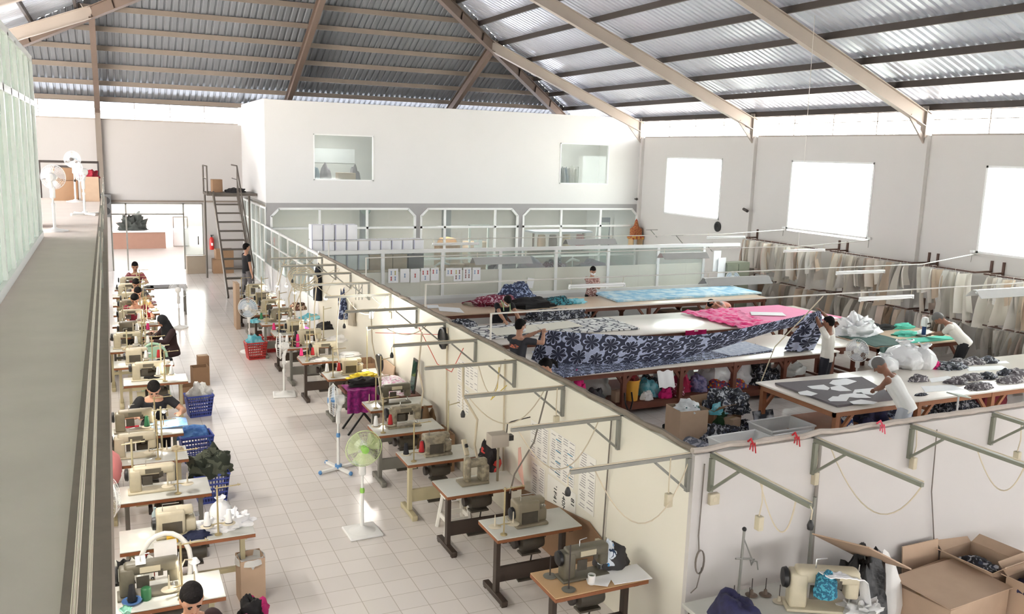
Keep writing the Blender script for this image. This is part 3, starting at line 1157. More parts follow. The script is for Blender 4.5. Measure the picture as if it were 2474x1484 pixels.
mb.grid(f, 36, 12)
gb = mb.build('gathered_lily_cloth', C_lily, uv=uvs)
gb['label'] = 'bunched end of lily cloth hanging below the raised hands at right'
gb['category'] = 'cloth'

# near table: grey cloth with white pattern pieces
lay_px('grey_cloth', 'charcoal cloth layers with white pattern pieces on the near cutting table', 'cloth', [(2022, 985), (2170, 966), (2082, 915), (1872, 930)], C_grey, th=.03)


def shape_px(pts, label, z=TZ+.036, m=M_paper, name='pattern_piece', cat='paper pattern', group='white pattern pieces on the charcoal cloth'):
    q = [P(x, y, z) for x, y in pts]
    c = sum(q, Vector())/len(q)
    mb = MB().prism([(p.x-c.x, p.y-c.y) for p in q], 0, .004)
    return mesh_thing(name, mb, m, label, cat, group, (c.x, c.y, z))


shape_px([(2003, 927), (2012, 919), (2045, 915), (2070, 922), (2048, 930), (2020, 932)], 'white curved pattern piece nearest the back edge of the charcoal cloth')
shape_px([(1950, 934), (1990, 930), (2005, 938), (2000, 943), (1962, 940)], 'narrow white pattern piece left of centre on the charcoal cloth')
shape_px([(2006, 936), (2030, 931), (2058, 945), (2030, 946), (2008, 942)], 'white hip shaped pattern piece in the middle of the charcoal cloth')
shape_px([(1928, 948), (1950, 944), (1976, 952), (1960, 957), (1932, 954)], 'small white pattern piece at the left edge of the charcoal cloth')
shape_px([(2065, 942), (2110, 938), (2125, 944), (2110, 955), (2060, 950)], 'wide white pattern piece by the tank top man\'s hand')
shape_px([(2030, 954), (2080, 949), (2105, 962), (2070, 962), (2025, 958)], 'long white pattern piece in front of the hip shaped one')
shape_px([(2000, 966), (2012, 958), (2052, 960), (2045, 970), (2006, 970)], 'square white pattern piece near the front of the charcoal cloth')
shape_px([(2052, 971), (2080, 966), (2120, 972), (2110, 977), (2062, 977)], 'white pattern piece at the front right of the charcoal cloth')
for i, (pts, lb) in enumerate([([(2235, 948), (2330, 942), (2300, 930), (2225, 934)], 'large white paper sheet on the near table right of the leaning man'),
                               ([(2340, 897), (2440, 893), (2420, 884), (2335, 887)], 'wide white paper at the back of the near table'),
                               ([(2410, 879), (2440, 878), (2430, 872), (2408, 874)], 'small white paper near the far right table corner'),
                               ([(2250, 925), (2310, 917), (2290, 909), (2245, 915)], 'white paper scrap behind the charcoal bundles')]):
    shape_px(pts, lb, z=TZ+.001, name='paper_sheet', cat='paper', group=None)
k = 0
M_bg = print_mat('charcoal_bundle', (98, 92, 96), (190, 186, 188), None, 16, .56, 1)
for (x, y, sx, sy, lb) in [(2292, 888, .34, .2, 'grey cut cloth bundle beside the hot pink bundle'), (2322, 879, .26, .16, 'grey cloth stack behind the bundle beside the hot pink one'), (2355, 876, .22, .16, 'dark grey rolled bundle near the back edge of the near table'), (2385, 874, .24, .13, 'pale grey folded stack near the back right corner'),
                           (2312, 925, .22, .13, 'navy and white scraps in the middle of the near table'), (2345, 916, .24, .13, 'grey bundle right of the navy and white scraps'), (2385, 913, .22, .12, 'dark rolled bundle in the middle row of bundles'), (2440, 922, .28, .14, 'dark grey bundle at the right frame edge'),
                           (2455, 905, .22, .16, 'grey bundle behind the dark one at the right frame edge'), (2430, 905, .18, .1, 'navy scraps left of the rear right bundle'), (2365, 938, .28, .12, 'charcoal bundle lying at the front edge of the near table'), (2220, 920, .2, .1, 'small cloth scraps just behind the leaning man'), (2225, 955, .13, .05, 'dark scissors lying on the near table right of the leaning man')]:
    heap('cloth_bundle', lb, 'cloth', x, y, (sx, sy, .09 if k < 12 else .03), M_bg if k % 3 else C_batikb, group='cut bundles on the near table', n=20)
    k += 1
heap('cloth_bundle', 'hot pink small bundle right of the white plastic bags', 'cloth', 2258, 889, (.17, .12, .11), C_hot)


def sack(label, x, y, r, h, z=TZ, m=None, px=True, group=None, tie=True):
    """tied plastic bag: round belly, gathered neck, flared top"""
    p = P(x, y, z) if px else Vector((x, y, z))
    sd = rnd.random()*60
    prof = [(0, 0), (.8, .0), (1, .18), (1.02, .4), (.85, .62), (.5, .76), (.24, .82), (.3, .9), (.5, .98), (.42, 1.0)] if tie else [(0, 0), (.85, 0), (1, .2), (1, .55), (.9, .8), (.6, .95), (.2, 1.0), (0, 1.0)]
    n = 26
    vs = []
    for (a, b) in prof:
        for q in range(n):
            t = 2*PI*q/n
            e = 1+.16*noise.noise(Vector((math.cos(t)*2.2, math.sin(t)*2.2, b*3+sd)))+.07*math.sin(t*7+b*6+sd)
            vs.append((math.cos(t)*a*r*e, math.sin(t)*a*r*e, max(0, b*h*(1+.12*noise.noise(Vector((math.cos(t), math.sin(t), sd+b)))) if b > 0 else 0)))
    fs = [(i*n+q, i*n+(q+1) % n, (i+1)*n+(q+1) % n, (i+1)*n+q) for i in range(len(prof)-1) for q in range(n)]
    return mesh_thing('plastic_bag', MB().add(vs, fs, True), m or M_plastic, label, 'bag', group, (p.x, p.y, z+.001))


sack('white plastic bag leaning left, beside the man in the tank top', 2135, 893, .24, .3)
sack('tall white plastic bag behind the head of the man in the tank top', 2180, 884, .3, .5)
sack('middle white plastic bag on the near table, wide and full', 2195, 888, .26, .42)
sack('white knotted plastic bag on the right, next to the hot pink bundle', 2228, 888, .23, .45)

# short table with mint cloth
zt6 = TZ
mesh_thing('draped_cloth', MB().slab(lambda u, v: (14.0+u*1.05+.1*v, 12.45+1.5*u*0+v*1.55-.0, TZ+.012+.05*abs(noise.noise(Vector((u*3, v*3, 7))))), 12, 14, .012), C_green, 'dark green cloth lying over the left end of the short table', 'cloth')
mesh_thing('hanging_cloth', MB().grid(lambda u, v: (14.02+u*.95, 12.40-.03-.035*math.sin(u*31)*(.3+v)-.05*v, .87-v*.74), 44, 10), C_green, 'dark green pleated cloth hanging in front of the short table', 'cloth').modifiers.new('t', 'SOLIDIFY').thickness = .006
mesh_thing('mint_bundle', MB().pile((0, 0, 0), (.14, .08, .3), 5, .35, 5), C_mint, 'mint green gathered cloth hanging by the green drape', 'cloth', None, (14.85, 12.28, .5))
heap('plastic_wrap', 'crumpled clear white plastic wrap on the left end of the short table', 'plastic', 14.6, 13.5, (.42, .3, .34), M_plastic, px=False, amp=.45, fr=6, n=30)
heap('cloth_bundle', 'black rolled cloth at the back of the short table', 'cloth', 15.6, 13.85, (.42, .12, .12), C_black, px=False)
lay('cloth_layer', 'pale mint cloth strip being cut at the front of the short table', 'cloth', [(14.95, 12.5), (16.5, 12.5), (16.4, 12.85), (15.1, 12.8)], C_mint, th=.02)
heap('cloth_bundle', 'mint scraps on white cloth behind the pale mint strip', 'cloth', 15.7, 13.2, (.3, .16, .08), C_mint, px=False)
heap('cloth_bundle', 'white cloth beside the mint scraps on the short table', 'cloth', 16.2, 13.2, (.25, .14, .07), C_white, px=False)
heap('cloth_bundle', 'mint scraps at the back right of the short table', 'cloth', 16.3, 13.8, (.28, .12, .1), C_mint, px=False)
cm = thing('cloth_cutter', 'white and blue upright cloth cutting machine by the bending man', 'cutting machine', (15.95, 12.95, TZ+.024))
MB().bx(-.13, .13, -.09, .09, 0, .02, bev=.006).build('base_plate', M_steel, cm)
MB().bx(-.03, .03, -.03, .03, .02, .2).build('standard', mat('cutter_blue', (40, 62, 120), .4), cm)
MB().lathe([(0, 0), (.075, .01), (.08, .12), (.06, .2), (0, .22)], (0, 0, .2)).build('motor', M_tubw, cm)
MB().tube([(0, -.05, .26), (0, -.14, .3), (0, -.16, .22), (0, -.08, .18)], .016, 8).build('handle', M_dark, cm)
# ================================================================ SEWING STATIONS
M_lam = mat('worktop_laminate', (206, 206, 200), .25, var=.06, scale=5)
M_lamb = mat('worktop_brown', (196, 160, 118), .35, var=.08, scale=6)
M_band = mat('worktop_edge', (150, 92, 56), .55, var=.15, scale=14)
M_legb = mat('stand_beige', (196, 186, 152), .5, .1, var=.08)
M_legd = mat('stand_brown', (70, 58, 50), .5, .2, var=.12)
M_legg = mat('stand_grey', (128, 126, 118), .5, .2, var=.1)
M_mot = mat('motor_grey', (92, 86, 76), .5, .3, var=.2, scale=18)
M_cream = MATS['paint_cream']
M_mcream = mat('machine_cream', (208, 198, 172), .4, var=.14, scale=14)
M_mdull = mat('machine_dull', (158, 148, 126), .45, rgb2=(122, 114, 98), scale=16)
M_mgreen = mat('machine_olive', (112, 106, 90), .45, var=.2, scale=16)
M_mtan = mat('machine_tan', (140, 130, 110), .4, var=.12, scale=14)
M_chrome = mat('chrome', (200, 200, 200), .2, .9, var=0)
M_blk = mat('black_plastic', (28, 28, 30), .4, var=.05)
M_bulb = mat('lit_bulb', (255, 250, 235), .4, var=0, emit=14)
M_cable = mat('cable_cream', (206, 194, 170), .6, var=.05)
M_cableg = mat('cable_grey', (120, 112, 104), .6, var=.05)


def sewing_table(lab, x, y, wid, top, legm, style=0, dep=.5, z=.75, motor=True):
    t = thing('sewing_table', lab, 'table', (x, y, 0), 0, 'sewing tables')
    h, d = wid/2, dep/2
    tp = MB().bx(-h, h, -d, d, z-.012, z, bev=.004).build('tabletop', top, t)
    MB().bx(-h, h, -d, d, z-.045, z-.013).build('edge_band', M_band, tp)
    lx = (-h+.1, h-.1)
    for x_ in lx:
        b = MB()
        b.box((x_, -.02, (z-.045+.05)/2+.02), (.045, .075, z-.1))
        b.box((x_, 0, z-.06), (.05, dep*.82, .03))
        o = b.build('leg', legm, t)
        MB().bx(x_-.035, x_+.035, -d+.0, d-.0, .015, .07, bev=.008).bx(x_-.03, x_+.03, -d+.01, -d+.06, 0, .02).bx(x_-.03, x_+.03, d-.06, d-.01, 0, .02).build('foot', legm, o)
    if style == 0:
        MB().bx(lx[0], lx[1], -.035, .0, .17, .33).build('cross_panel', legm, t)
    else:
        MB().bx(lx[0], lx[1], -.02, .02, .26, .31).build('cross_bar', legm, t)
    MB().box((.02, .06, .16), (.3, .2, .02), rot=Matrix.Rotation(.25, 3, 'X')).build('treadle', M_mot if style == 0 else legm, t)
    if motor:
        m = MB()
        Rx = Matrix.Rotation(PI/2, 3, 'Y')
        m.lathe([(.05, -.15), (.085, -.13), (.095, -.04), (.095, .06), (.08, .12), (.05, .13)], (.05, .06, z-.23), 16, Rx)
        m.bx(-.04, .12, -.03, .15, z-.16, z-.05).bx(.16, .2, .02, .1, z-.2, z-.13)
        m.bx(-.08, .14, 0, .12, z-.36, z-.34)
        mo = m.build('motor', M_mot, t)
        MB().lathe([(.055, -.02), (.06, 0), (.055, .02)], (-.14, .06, z-.23), 16, Rx).build('pulley', M_dark, mo)
        MB().tube([(.1, .1, z-.3), (.06, .1, .2)], .008, 6).build('treadle_rod', M_dark, t)
    return t


def machine_lock(m):
    """flat-bed lockstitch: origin on the table, needle head at +x, handwheel at -x"""
    t = thing('sewing_machine', 'x', 'sewing machine', (0, 0, 0))
    MB().bx(-.24, .24, -.09, .09, .0, .022, bev=.006).build('bed', m, t)
    b = MB()
    b.box((-.16, 0, .14), (.12, .13, .25), bev=.02)
    b.box((.03, 0, .245), (.42, .12, .1), bev=.025)
    b.box((.2, 0, .19), (.09, .1, .2), bev=.02)
    b.build('arm', m, t)
    Ry = Matrix.Rotation(PI/2, 3, 'Y')
    MB().lathe([(.03, -.045), (.065, -.035), (.072, -.01), (.06, .0), (.02, .0)], (-.225, 0, .21), 16, Ry).build('handwheel', M_blk, t)
    MB().tube([(.2, 0, .1), (.2, 0, .024)], .007, 6).box((.2, .015, .03), (.025, .05, .008)).build('presser_foot', M_chrome, t)
    c = MB()
    for x in (.12, .17):
        c.lathe([(.014, 0), (.016, .012), (.006, .03)], (x, .06, .22), 8, Matrix.Rotation(-PI/2, 3, 'X'))
    c.tube([(.245, .02, .2), (.25, .02, .32)], .004, 5)
    c.build('tension_dials', M_chrome, t)
    MB().box((-.04, -.063, .14), (.1, .006, .1)).build('oily_plate', M_mot, t)
    MB().box((.1, -.055, .2), (.04, .012, .06)).build('thread_lever', M_mot, t)
    MB().tube([(-.05, -.02, .29), (-.05, -.02, .36), (.02, -.02, .37)], .005, 5).build('thread_guide', M_chrome, t)
    MB().box((.02, -.066, .245), (.16, .006, .05)).build('side_plate', M_mgreen if m is not M_mgreen else M_mcream, t)
    return t


def machine_over(m):
    """boxy overlock"""
    t = thing('overlock_machine', 'x', 'sewing machine', (0, 0, 0))
    MB().bx(-.17, .19, -.14, .15, 0, .03, bev=.008).build('base', m, t)
    b = MB()
    b.box((-.03, -.02, .14), (.26, .2, .24), bev=.025)
    b.box((.1, -.01, .23), (.16, .12, .07), bev=.02)
    b.box((.15, .0, .09), (.1, .16, .13), bev=.02)
    b.build('housing', m, t)
    MB().bx(-.12, .2, .1, .155, .03, .12, bev=.01).build('looper_cover', M_mgreen if m is not M_mgreen else M_mtan, t)
    MB().bx(.06, .24, .03, .14, .125, .135).build('cloth_plate', M_chrome, t)
    Ry = Matrix.Rotation(PI/2, 3, 'Y')
    MB().lathe([(.02, -.04), (.06, -.03), (.065, 0), (.02, .0)], (-.165, -.02, .13), 16, Ry).build('handwheel', M_blk, t)
    c = MB()
    for i in range(4):
        c.lathe([(.013, 0), (.015, .014), (.005, .03)], (-.1+.05*i, .08, .2), 8, Matrix.Rotation(-PI/2, 3, 'X'))
    c.build('tension_dials', M_chrome, t)
    MB().box((-.02, -.122, .1), (.18, .008, .12)).build('back_plate', M_mot, t)
    MB().box((.1, .09, .17), (.1, .05, .05)).build('needle_block', M_blk, t)
    g = MB().tube([(.17, -.02, .22), (.2, -.02, .12)], .006, 6).box((.19, .03, .14), (.02, .05, .01))
    g.build('needle_arm', M_chrome, t)
    MB().tube([(-.1, -.06, .26), (-.1, -.06, .33), (.05, -.06, .33)], .005, 5).build('thread_guide', M_chrome, t)
    return t


def machine_tall(m):
    """button machine: narrow upright head and a control box on a post"""
    t = thing('button_machine', 'x', 'sewing machine', (0, 0, 0))
    MB().bx(-.2, .14, -.1, .1, 0, .03, bev=.006).build('base', M_mtan, t)
    b = MB()
    b.box((-.1, 0, .17), (.07, .12, .3), bev=.03)
    b.box((.02, 0, .24), (.24, .1, .1), bev=.03)
    b.box((.1, 0, .12), (.1, .16, .2), bev=.02)
    b.build('head', m, t)
    MB().lathe([(.02, -.03), (.07, -.02), (.075, .0), (.02, .0)], (.12, .1, .2), 16, Matrix.Rotation(PI/2, 3, 'X')).build('handwheel', M_blk, t)
    p = MB().tube([(.26, -.05, 0), (.26, -.05, .44)], .016, 8).build('box_post', M_mtan, t)
    MB().bx(.14, .36, -.13, .03, .43, .58, bev=.006).build('control_box', mat('control_box_grey', (178, 168, 156), .45, var=.06), t)
    MB().tube([(.36, -.05, .55), (.37, -.05, .68), (.42, -.05, .7), (.66, -.05, .73)], .007, 6).build('thread_arm', M_dark, t)
    MB().bx(.36, .44, -.08, .0, .48, .54).build('bracket', M_blk, t)
    return t


def thread_stand(m=None, h=.5, n=2):
    t = thing('thread_stand', 'x', 'thread stand', (0, 0, 0))
    m = m or M_chrome
    MB().lathe([(.035, 0), (.035, .01), (.012, .02)]).tube([(0, 0, 0), (0, 0, h)], .009, 8).build('pole', m, t)
    MB().tube([(-.02, 0, h-.02), (.22, 0, h-.01)], .006, 6).tube([(.08, -.02, h-.015), (.08, .04, h-.01)], .004, 5).tube([(.2, -.02, h-.012), (.2, .04, h-.01)], .004, 5).build('thread_arm', m, t)
    MB().tube([(0, 0, .12), (.1, .0, .1)], .006, 6).tube([(0, 0, .12), (-.1, .0, .1)], .006, 6).build('spool_arm', m, t)
    for x in (-.1, .1):
        MB().lathe([(.06, 0), (.065, .004), (.06, .008), (.01, .012), (.004, .13), (0, .13)], (x, 0, .1), 16).build('spool_disc', mat('disc_cream', (206, 196, 174), .5), t)
    return t


def cone(m):
    t = MB().lathe([(.034, 0), (.036, .004), (.02, .13), (.016, .135)], (0, 0, 0), 12)
    o = t.build('thread_cone', m)
    MB().lathe([(.037, 0), (.037, .006)], (0, 0, -.001), 12).build('core', M_blk, o)
    return tag(o, 'x', 'thread cone')


PRO = {'lock': [machine_lock(m) for m in (M_mcream, M_mgreen, M_mtan, M_mdull)], 'over': [machine_over(m) for m in (M_mcream, M_mtan, M_mdull)], 'tall': [machine_tall(M_mdull)]}
PS = thread_stand(mat('pole_tan', (176, 160, 120), .5))
CONES = [cone(m) for m in (mat('thread_white', (244, 244, 244), .8), mat('thread_red', (180, 40, 44), .8), mat('thread_black', (34, 34, 40), .8), mat('thread_pink', (232, 60, 130), .8), mat('thread_green', (60, 130, 90), .8))]
CN = ['white', 'red', 'black', 'pink', 'green']
MN = {('lock', 0): 'cream flatbed sewing machine', ('lock', 1): 'olive grey flatbed sewing machine', ('lock', 2): 'tan flatbed sewing machine', ('lock', 3): 'dull worn flatbed sewing machine', ('over', 2): 'dull worn boxy overlock machine', ('over', 0): 'cream boxy overlock machine', ('over', 1): 'tan boxy overlock machine', ('tall', 0): 'dull button machine with grey control box'}
used = set()


def place(kind, i, x, y, z, rz, label, group):
    src = PRO[kind][i]
    if (kind, i) not in used:
        used.add((kind, i))
        src.location, src.rotation_euler = (x, y, z), (0, 0, rz)
        src['label'], src['group'] = label, group
        return src
    return dup(src, (x, y, z), rz, label, group)


first = {'stand': True}
cfirst = set()


def put_stand(x, y, z, rz, label):
    if first['stand']:
        first['stand'] = False
        PS.location, PS.rotation_euler = (x, y, z), (0, 0, rz)
        return retag(PS, label, 'thread stands on the sewing tables')
    return dup(PS, (x, y, z), rz, label, 'thread stands on the sewing tables')


def put_cone(i, x, y, z, label, sc=None):
    o = CONES[i]
    if i in cfirst:
        o = dup(o, (x, y, z), 0, label, 'thread cones', sc)
    else:
        cfirst.add(i)
        o.location = (x, y, z)
        retag(o, label, 'thread cones')
    return o


lampn = 0


def lamp(x, y, z, label, lit=True, pw=1.5):
    t = thing('machine_lamp', label, 'lamp', (x, y, z), 0, 'small work lamps')
    MB().lathe([(.02, 0), (.02, .015)]).tube([(0, 0, 0), (0, 0, .2), (.05, .02, .3), (.12, .04, .28)], .007, 6).build('gooseneck', M_cable, t)
    MB().lathe([(.02, .04), (.045, 0), (.04, 0), (.016, .035)], (.13, .045, .25), 12).build('lamp_shade', M_tubw, t)
    MB().ell((.13, .045, .255), .024).build('bulb', M_bulb if lit else M_tubw, t)
    if lit:
        l = bpy.data.lights.new('lamp_light', 'POINT')
        l.energy, l.color, l.shadow_soft_size = pw, (1, .93, .8), .03
        o = bpy.data.objects.new('lamp_light', l)
        COL.objects.link(o)
        o.parent = t
        o.location = (.13, .045, .22)
    return t


# row, x centre, y centre, width, top, legs, style, machine kind, index, lamp, cones, stand
RW = 'right row beside the cream partition'
LWN = 'left row below the balcony'
stations = []
Ry_ = [6.3, 7.53, 8.73, 9.82, 11.0, 12.12, 14.05, 15.3, 16.5, 17.7, 18.9, 20.1, 21.3, 22.5]
Rx_ = [3.80, 3.80, 3.72, 3.62, 3.58, 3.80, 3.62, 3.45, 3.42, 3.38, 3.32, 3.3, 3.3, 3.3]
Rk = [('lock', 1), ('over', 1), ('tall', 0), ('over', 2), ('lock', 3), ('lock', 1), ('over', 0), ('lock', 0), ('lock', 0), ('over', 0), ('lock', 2), ('lock', 0), ('over', 1), ('lock', 0)]
Rl = [M_legd, M_legd, M_legd, M_legb, M_legg, M_legg, M_legg, M_legd, M_legg, M_legd, M_legg, M_legd, M_legg, M_legd]
Rc = [[], [], [], [2, 1], [0, 1], [], [0, 1], [3, 1], [0, 3, 3], [3], [4], [0], [2], [0]]
for i, y in enumerate(Ry_):
    stations.append(('R', i, Rx_[i], y, .95, M_lamb if i == 0 else M_lam, Rl[i], 0 if i != 2 else 0, Rk[i], i in (9, 11, 12, 13), Rc[i], i not in (0, 2)))
Ly_ = [7.38, 8.54, 9.75, 10.95, 11.98, 14.66, 15.9, 17.15, 18.4, 19.55, 20.85, 22.1, 23.3, 24.5]
Lx_ = [.27, .55, .40, .26, .28, .55, .42, .30, .35, .42, .45, .45, .45, .5]
Lk = [('lock', 1), ('over', 0), ('lock', 0), ('lock', 0), ('lock', 2), ('lock', 0), ('over', 0), ('lock', 0), ('over', 1), ('lock', 0), ('lock', 2), ('over', 0), ('lock', 0), ('lock', 0)]
Lc = [[], [0, 0], [], [], [4], [0, 0], [0, 1], [0, 0], [0, 3], [0, 1], [0], [4], [1], [0]]
for i, y in enumerate(Ly_):
    stations.append(('L', i, Lx_[i], y, 1.22 if i == 1 else .95, M_lam, [M_legb, M_legb, M_legg, M_legb, M_legg, M_legb][i % 6], 1, Lk[i], i in (0, 4, 5, 8, 9, 10), Lc[i], True))
for (row, i, x, y, wd, top, lg, sty, (mk, mi), lit, cs, stn) in stations:
    where = '%s table of the %s row' % (ORD[i], 'right' if row == 'R' else 'left')
    cl = {id(M_legd): 'dark brown', id(M_legb): 'beige', id(M_legg): 'grey'}[id(lg)]
    tl = 'brown topped' if top is M_lamb else 'pale topped'
    sewing_table('%s sewing table on %s legs, %s' % (tl, cl, where), x, y, wd, top, lg, sty)
    rz = 0
    mx = x-.03 if row == 'R' else x-.12
    if row == 'R' and i == 0:
        mx = x-.06
    place(mk, mi, mx, y+.03, .751, rz, '%s on the %s' % (MN[(mk, mi)], where), 'sewing machines')
    if stn:
        sx = x-wd/2+.10 if row == 'R' else x+wd/2-.34
        sy = y-.17
        put_stand(sx, sy, .751, 0, 'tan pole thread stand on the %s' % where)
        for k, c in enumerate(cs):
            put_cone(c, sx+(-.1, .1, .1)[k], sy, .751+.112 if k < 2 else .751, '%s thread cone on the %s%s' % (CN[c], where, ('', ', at right', ', lowest')[k] if len(set(cs)) != len(cs) else ''))
    if lit:
        lamp(x+.12, y-.1, .751, 'small lit work lamp on the %s' % where)


# ---------------------------------------------------------------- extras on and around the sewing tables
def basket(label, x, y, m, w=.42, d=.3, h=.34, rz=0.0):
    t = thing('laundry_basket', label, 'basket', (x, y, 0), rz, 'plastic laundry baskets')
    b = MB()
    rows, n = 6, 10

    def ring(k):
        s = .8+.2*k
        return w*s/2, d*s/2
    for side in range(4):
        for r in range(rows+1):
            k0 = r/rows
            a, c = ring(k0)
            z = .02+h*k0
            p = [(-a, -c), (a, -c), (a, c), (-a, c), (-a, -c)]
            b.beam((p[side][0], p[side][1], z), (p[side+1][0], p[side+1][1], z), .008, .018 if r < rows else .03)
        for q in range(n+1):
            u = q/n
            a0, c0 = ring(0)
            a1, c1 = ring(1)
            P0 = [(-a0, -c0), (a0, -c0), (a0, c0), (-a0, c0), (-a0, -c0)]
            P1 = [(-a1, -c1), (a1, -c1), (a1, c1), (-a1, c1), (-a1, -c1)]
            l0 = Vector(P0[side]).lerp(Vector(P0[side+1]), u)
            l1 = Vector(P1[side]).lerp(Vector(P1[side+1]), u)
            b.beam((l0.x, l0.y, .02), (l1.x, l1.y, .02+h), .008, .02)
    b.build('lattice_wall', m, t)
    MB().bx(-w*.4, w*.4, -d*.4, d*.4, 0, .025).build('bottom', m, t)
    a, c = ring(1)
    r = MB()
    r.tube([(-a, -c, h+.02), (a, -c, h+.02), (a, c, h+.02), (-a, c, h+.02), (-a, -c, h+.02)], .016, 8)
    r.build('rim', m, t)
    return t


B_blue = mat('basket_blue', (70, 86, 170), .45, var=.06)
B_red = mat('basket_red', (196, 50, 46), .45, var=.06)
C_den = mat('denim_blue_cloth', (60, 104, 172), .85, rgb2=(88, 136, 196), scale=14)
C_dgr = print_mat('dark_green_white_cloth', (46, 52, 42), (84, 88, 74), None, 7, .5, 1)
basket('blue basket with clear bags by the seated black t-shirt person', 1.22, 14.95, B_blue, rz=.12)
heap('plastic_wrap', 'clear crumpled bag filling the blue basket farther from the camera', 'bag', 1.22, 14.95, (.17, .11, .2), M_sack, z=.30, px=False, amp=.4)
basket('blue basket mostly covered by blue denim cloth', .98, 12.75, B_blue, .44, .32, .36, .1)
mesh_thing('denim_cloth', MB().slab(lambda u, v: (.72+.52*u, 12.93-.36*v*(.6+.4*u), .42+.05*math.sin(u*PI)+.03*noise.noise(Vector((u*4, v*4, 2)))-.16*max(0, v-.45)-max(0, u-.8)*1.5), 22, 14, .012), C_den, 'blue denim cloth draped over the middle blue basket', 'cloth')
basket('blue basket with dark green cloth nearest to the camera', 1.02, 11.15, B_blue, .42, .32, .36, .05)
heap('cloth_bundle', 'dark green and white cloth heaped in the nearest blue basket', 'cloth', 1.03, 11.15, (.24, .2, .26), C_dgr, z=.36, px=False, amp=.4)
basket('red basket with cyan cloth beside the right row', 2.72, 18.78, B_red, .42, .32, .34, .1)
basket('second red basket right behind the one with cyan cloth', 3.1, 19.35, B_red, .36, .3, .34, .1)
heap('cloth_bundle', 'cyan cloth heaped in the red basket', 'cloth', 2.70, 18.8, (.17, .11, .18), C_cyan, z=.31, px=False)
sack('clear plastic bag standing in the second red basket', 3.08, 19.35, .13, .34, z=.34, m=M_sack, px=False)


def carton(label, x, y, w, d, h, rz=0.0, m=None, z=0.0, open_=False, flaps=True, group=None, name='cardboard_box'):
    m = m or M_card
    t = thing(name, label, 'box', (x, y, z), rz, group)
    b = MB()
    th = .008
    if open_:
        b.bx(-w/2, w/2, -d/2, d/2, 0, th)
        b.bx(-w/2, w/2, -d/2, -d/2+th, th, h).bx(-w/2, w/2, d/2-th, d/2, th, h).bx(-w/2, -w/2+th, -d/2+th, d/2-th, th, h).bx(w/2-th, w/2, -d/2+th, d/2-th, th, h)
        b.build('walls', m, t)
        if flaps:
            f = MB()
            for s in (-1, 1):
                f.beam((s*w/2, 0, h), (s*(w/2+.12), 0, h+.06), d*.96, .008)
            for s in (-1, 1):
                f.box((0, s*(d/2+.05), h+.05), (w*.96, .008, .15), rot=Matrix.Rotation(-s*.8, 3, 'X'))
            f.build('flaps', m, t)
    else:
        b.bx(-w/2, w/2, -d/2, d/2, 0, h, bev=.006)
        b.build('walls', m, t)
        MB().bx(-w/2+.002, w/2-.002, -.025, .025, h, h+.002).build('tape', mat('packing_tape', (196, 170, 130), .25), t)
    return t


carton('open brown carton standing in the aisle past the far blue basket', 1.42, 16.95, .3, .26, .36, .1, M_cardd, open_=True, flaps=False)
carton('taller brown carton behind the open one in the aisle', 1.52, 17.4, .2, .2, .46, .1, M_cardd)
carton('low brown carton by the far blue basket against the table', 1.15, 15.85, .34, .3, .3, .05, M_cardd, open_=True, flaps=False)
c = carton('brown carton waste bin lined with a bag beside the nearest left tables', 1.12, 8.42, .24, .24, .46, .08, M_card, open_=True, flaps=False, name='carton_bin')
MB().lathe([(.115, .3), (.13, .46), (.145, .45), (.15, .4)], (0, 0, 0), 20).build('bin_liner', M_sack, c)
# front-left bags
carton('green and white carton on the floor at the bottom left corner', .98, 7.2, .36, .3, .3, .1, mat('carton_green', (150, 210, 140), .7), open_=True, flaps=False)
sack('white plastic bag in the green carton at the bottom edge', 1.03, 7.15, .15, .2, z=.24, px=False)
heap('cloth_bundle', 'pink knitted bundle on the bags at the bottom left', 'cloth', .9, 7.25, (.11, .1, .17), print_mat('pink_knit', (206, 110, 140), (150, 60, 96), None, 40, .5), z=.3, px=False, amp=.12)
heap('cloth_bundle', 'black cloth on top of the pink knitted bundle', 'cloth', .98, 7.42, (.1, .08, .18), C_black, z=.35, px=False)
heap('cloth_bundle', 'magenta cloth peeking out beside the black cloth at the bottom left', 'cloth', 1.03, 7.52, (.12, .08, .16), mat('magenta_cloth', (190, 40, 110), .85, var=.1), z=.28, px=False)
# second left table: white bags, navy cloth, yellow box
sack('white crumpled plastic bag on the second left table, standing up', .88, 8.68, .11, .26, z=.751, px=False)
heap('plastic_bag', 'white plastic bag lying along the right end of the second left table', 'bag', 1.0, 8.55, (.15, .1, .12), M_plastic, z=.75, px=False, amp=.4, fr=6)
heap('plastic_bag', 'white plastic bag lying in front of the standing one on the second left table', 'bag', .8, 8.48, (.14, .09, .1), M_plastic, z=.75, px=False, amp=.4, fr=6)
heap('cloth_bundle', 'navy cloth on the front edge of the second left table', 'cloth', .62, 8.4, (.12, .07, .05), C_navyedge, z=.75, px=False)
mesh_thing('yellow_box', MB().bx(-.05, .05, -.03, .03, 0, .06, bev=.004), mat('yellow_card', (236, 190, 50), .5), 'small yellow box on the second left table', 'box', None, (.40, 8.36, .751))
put_cone(0, .33, 8.62, .751, 'white thread cone standing behind the yellow box on the second left table')
mesh_thing('water_bottle', MB().lathe([(.0, 0), (.032, 0), (.034, .12), (.03, .17), (.013, .2), (.013, .225), (0, .225)]), mat('bottle_clear', (200, 220, 226), .1, alpha=.6, var=0), 'clear water bottle with blue label on the second left table', 'bottle', None, (.27, 8.72, .751))
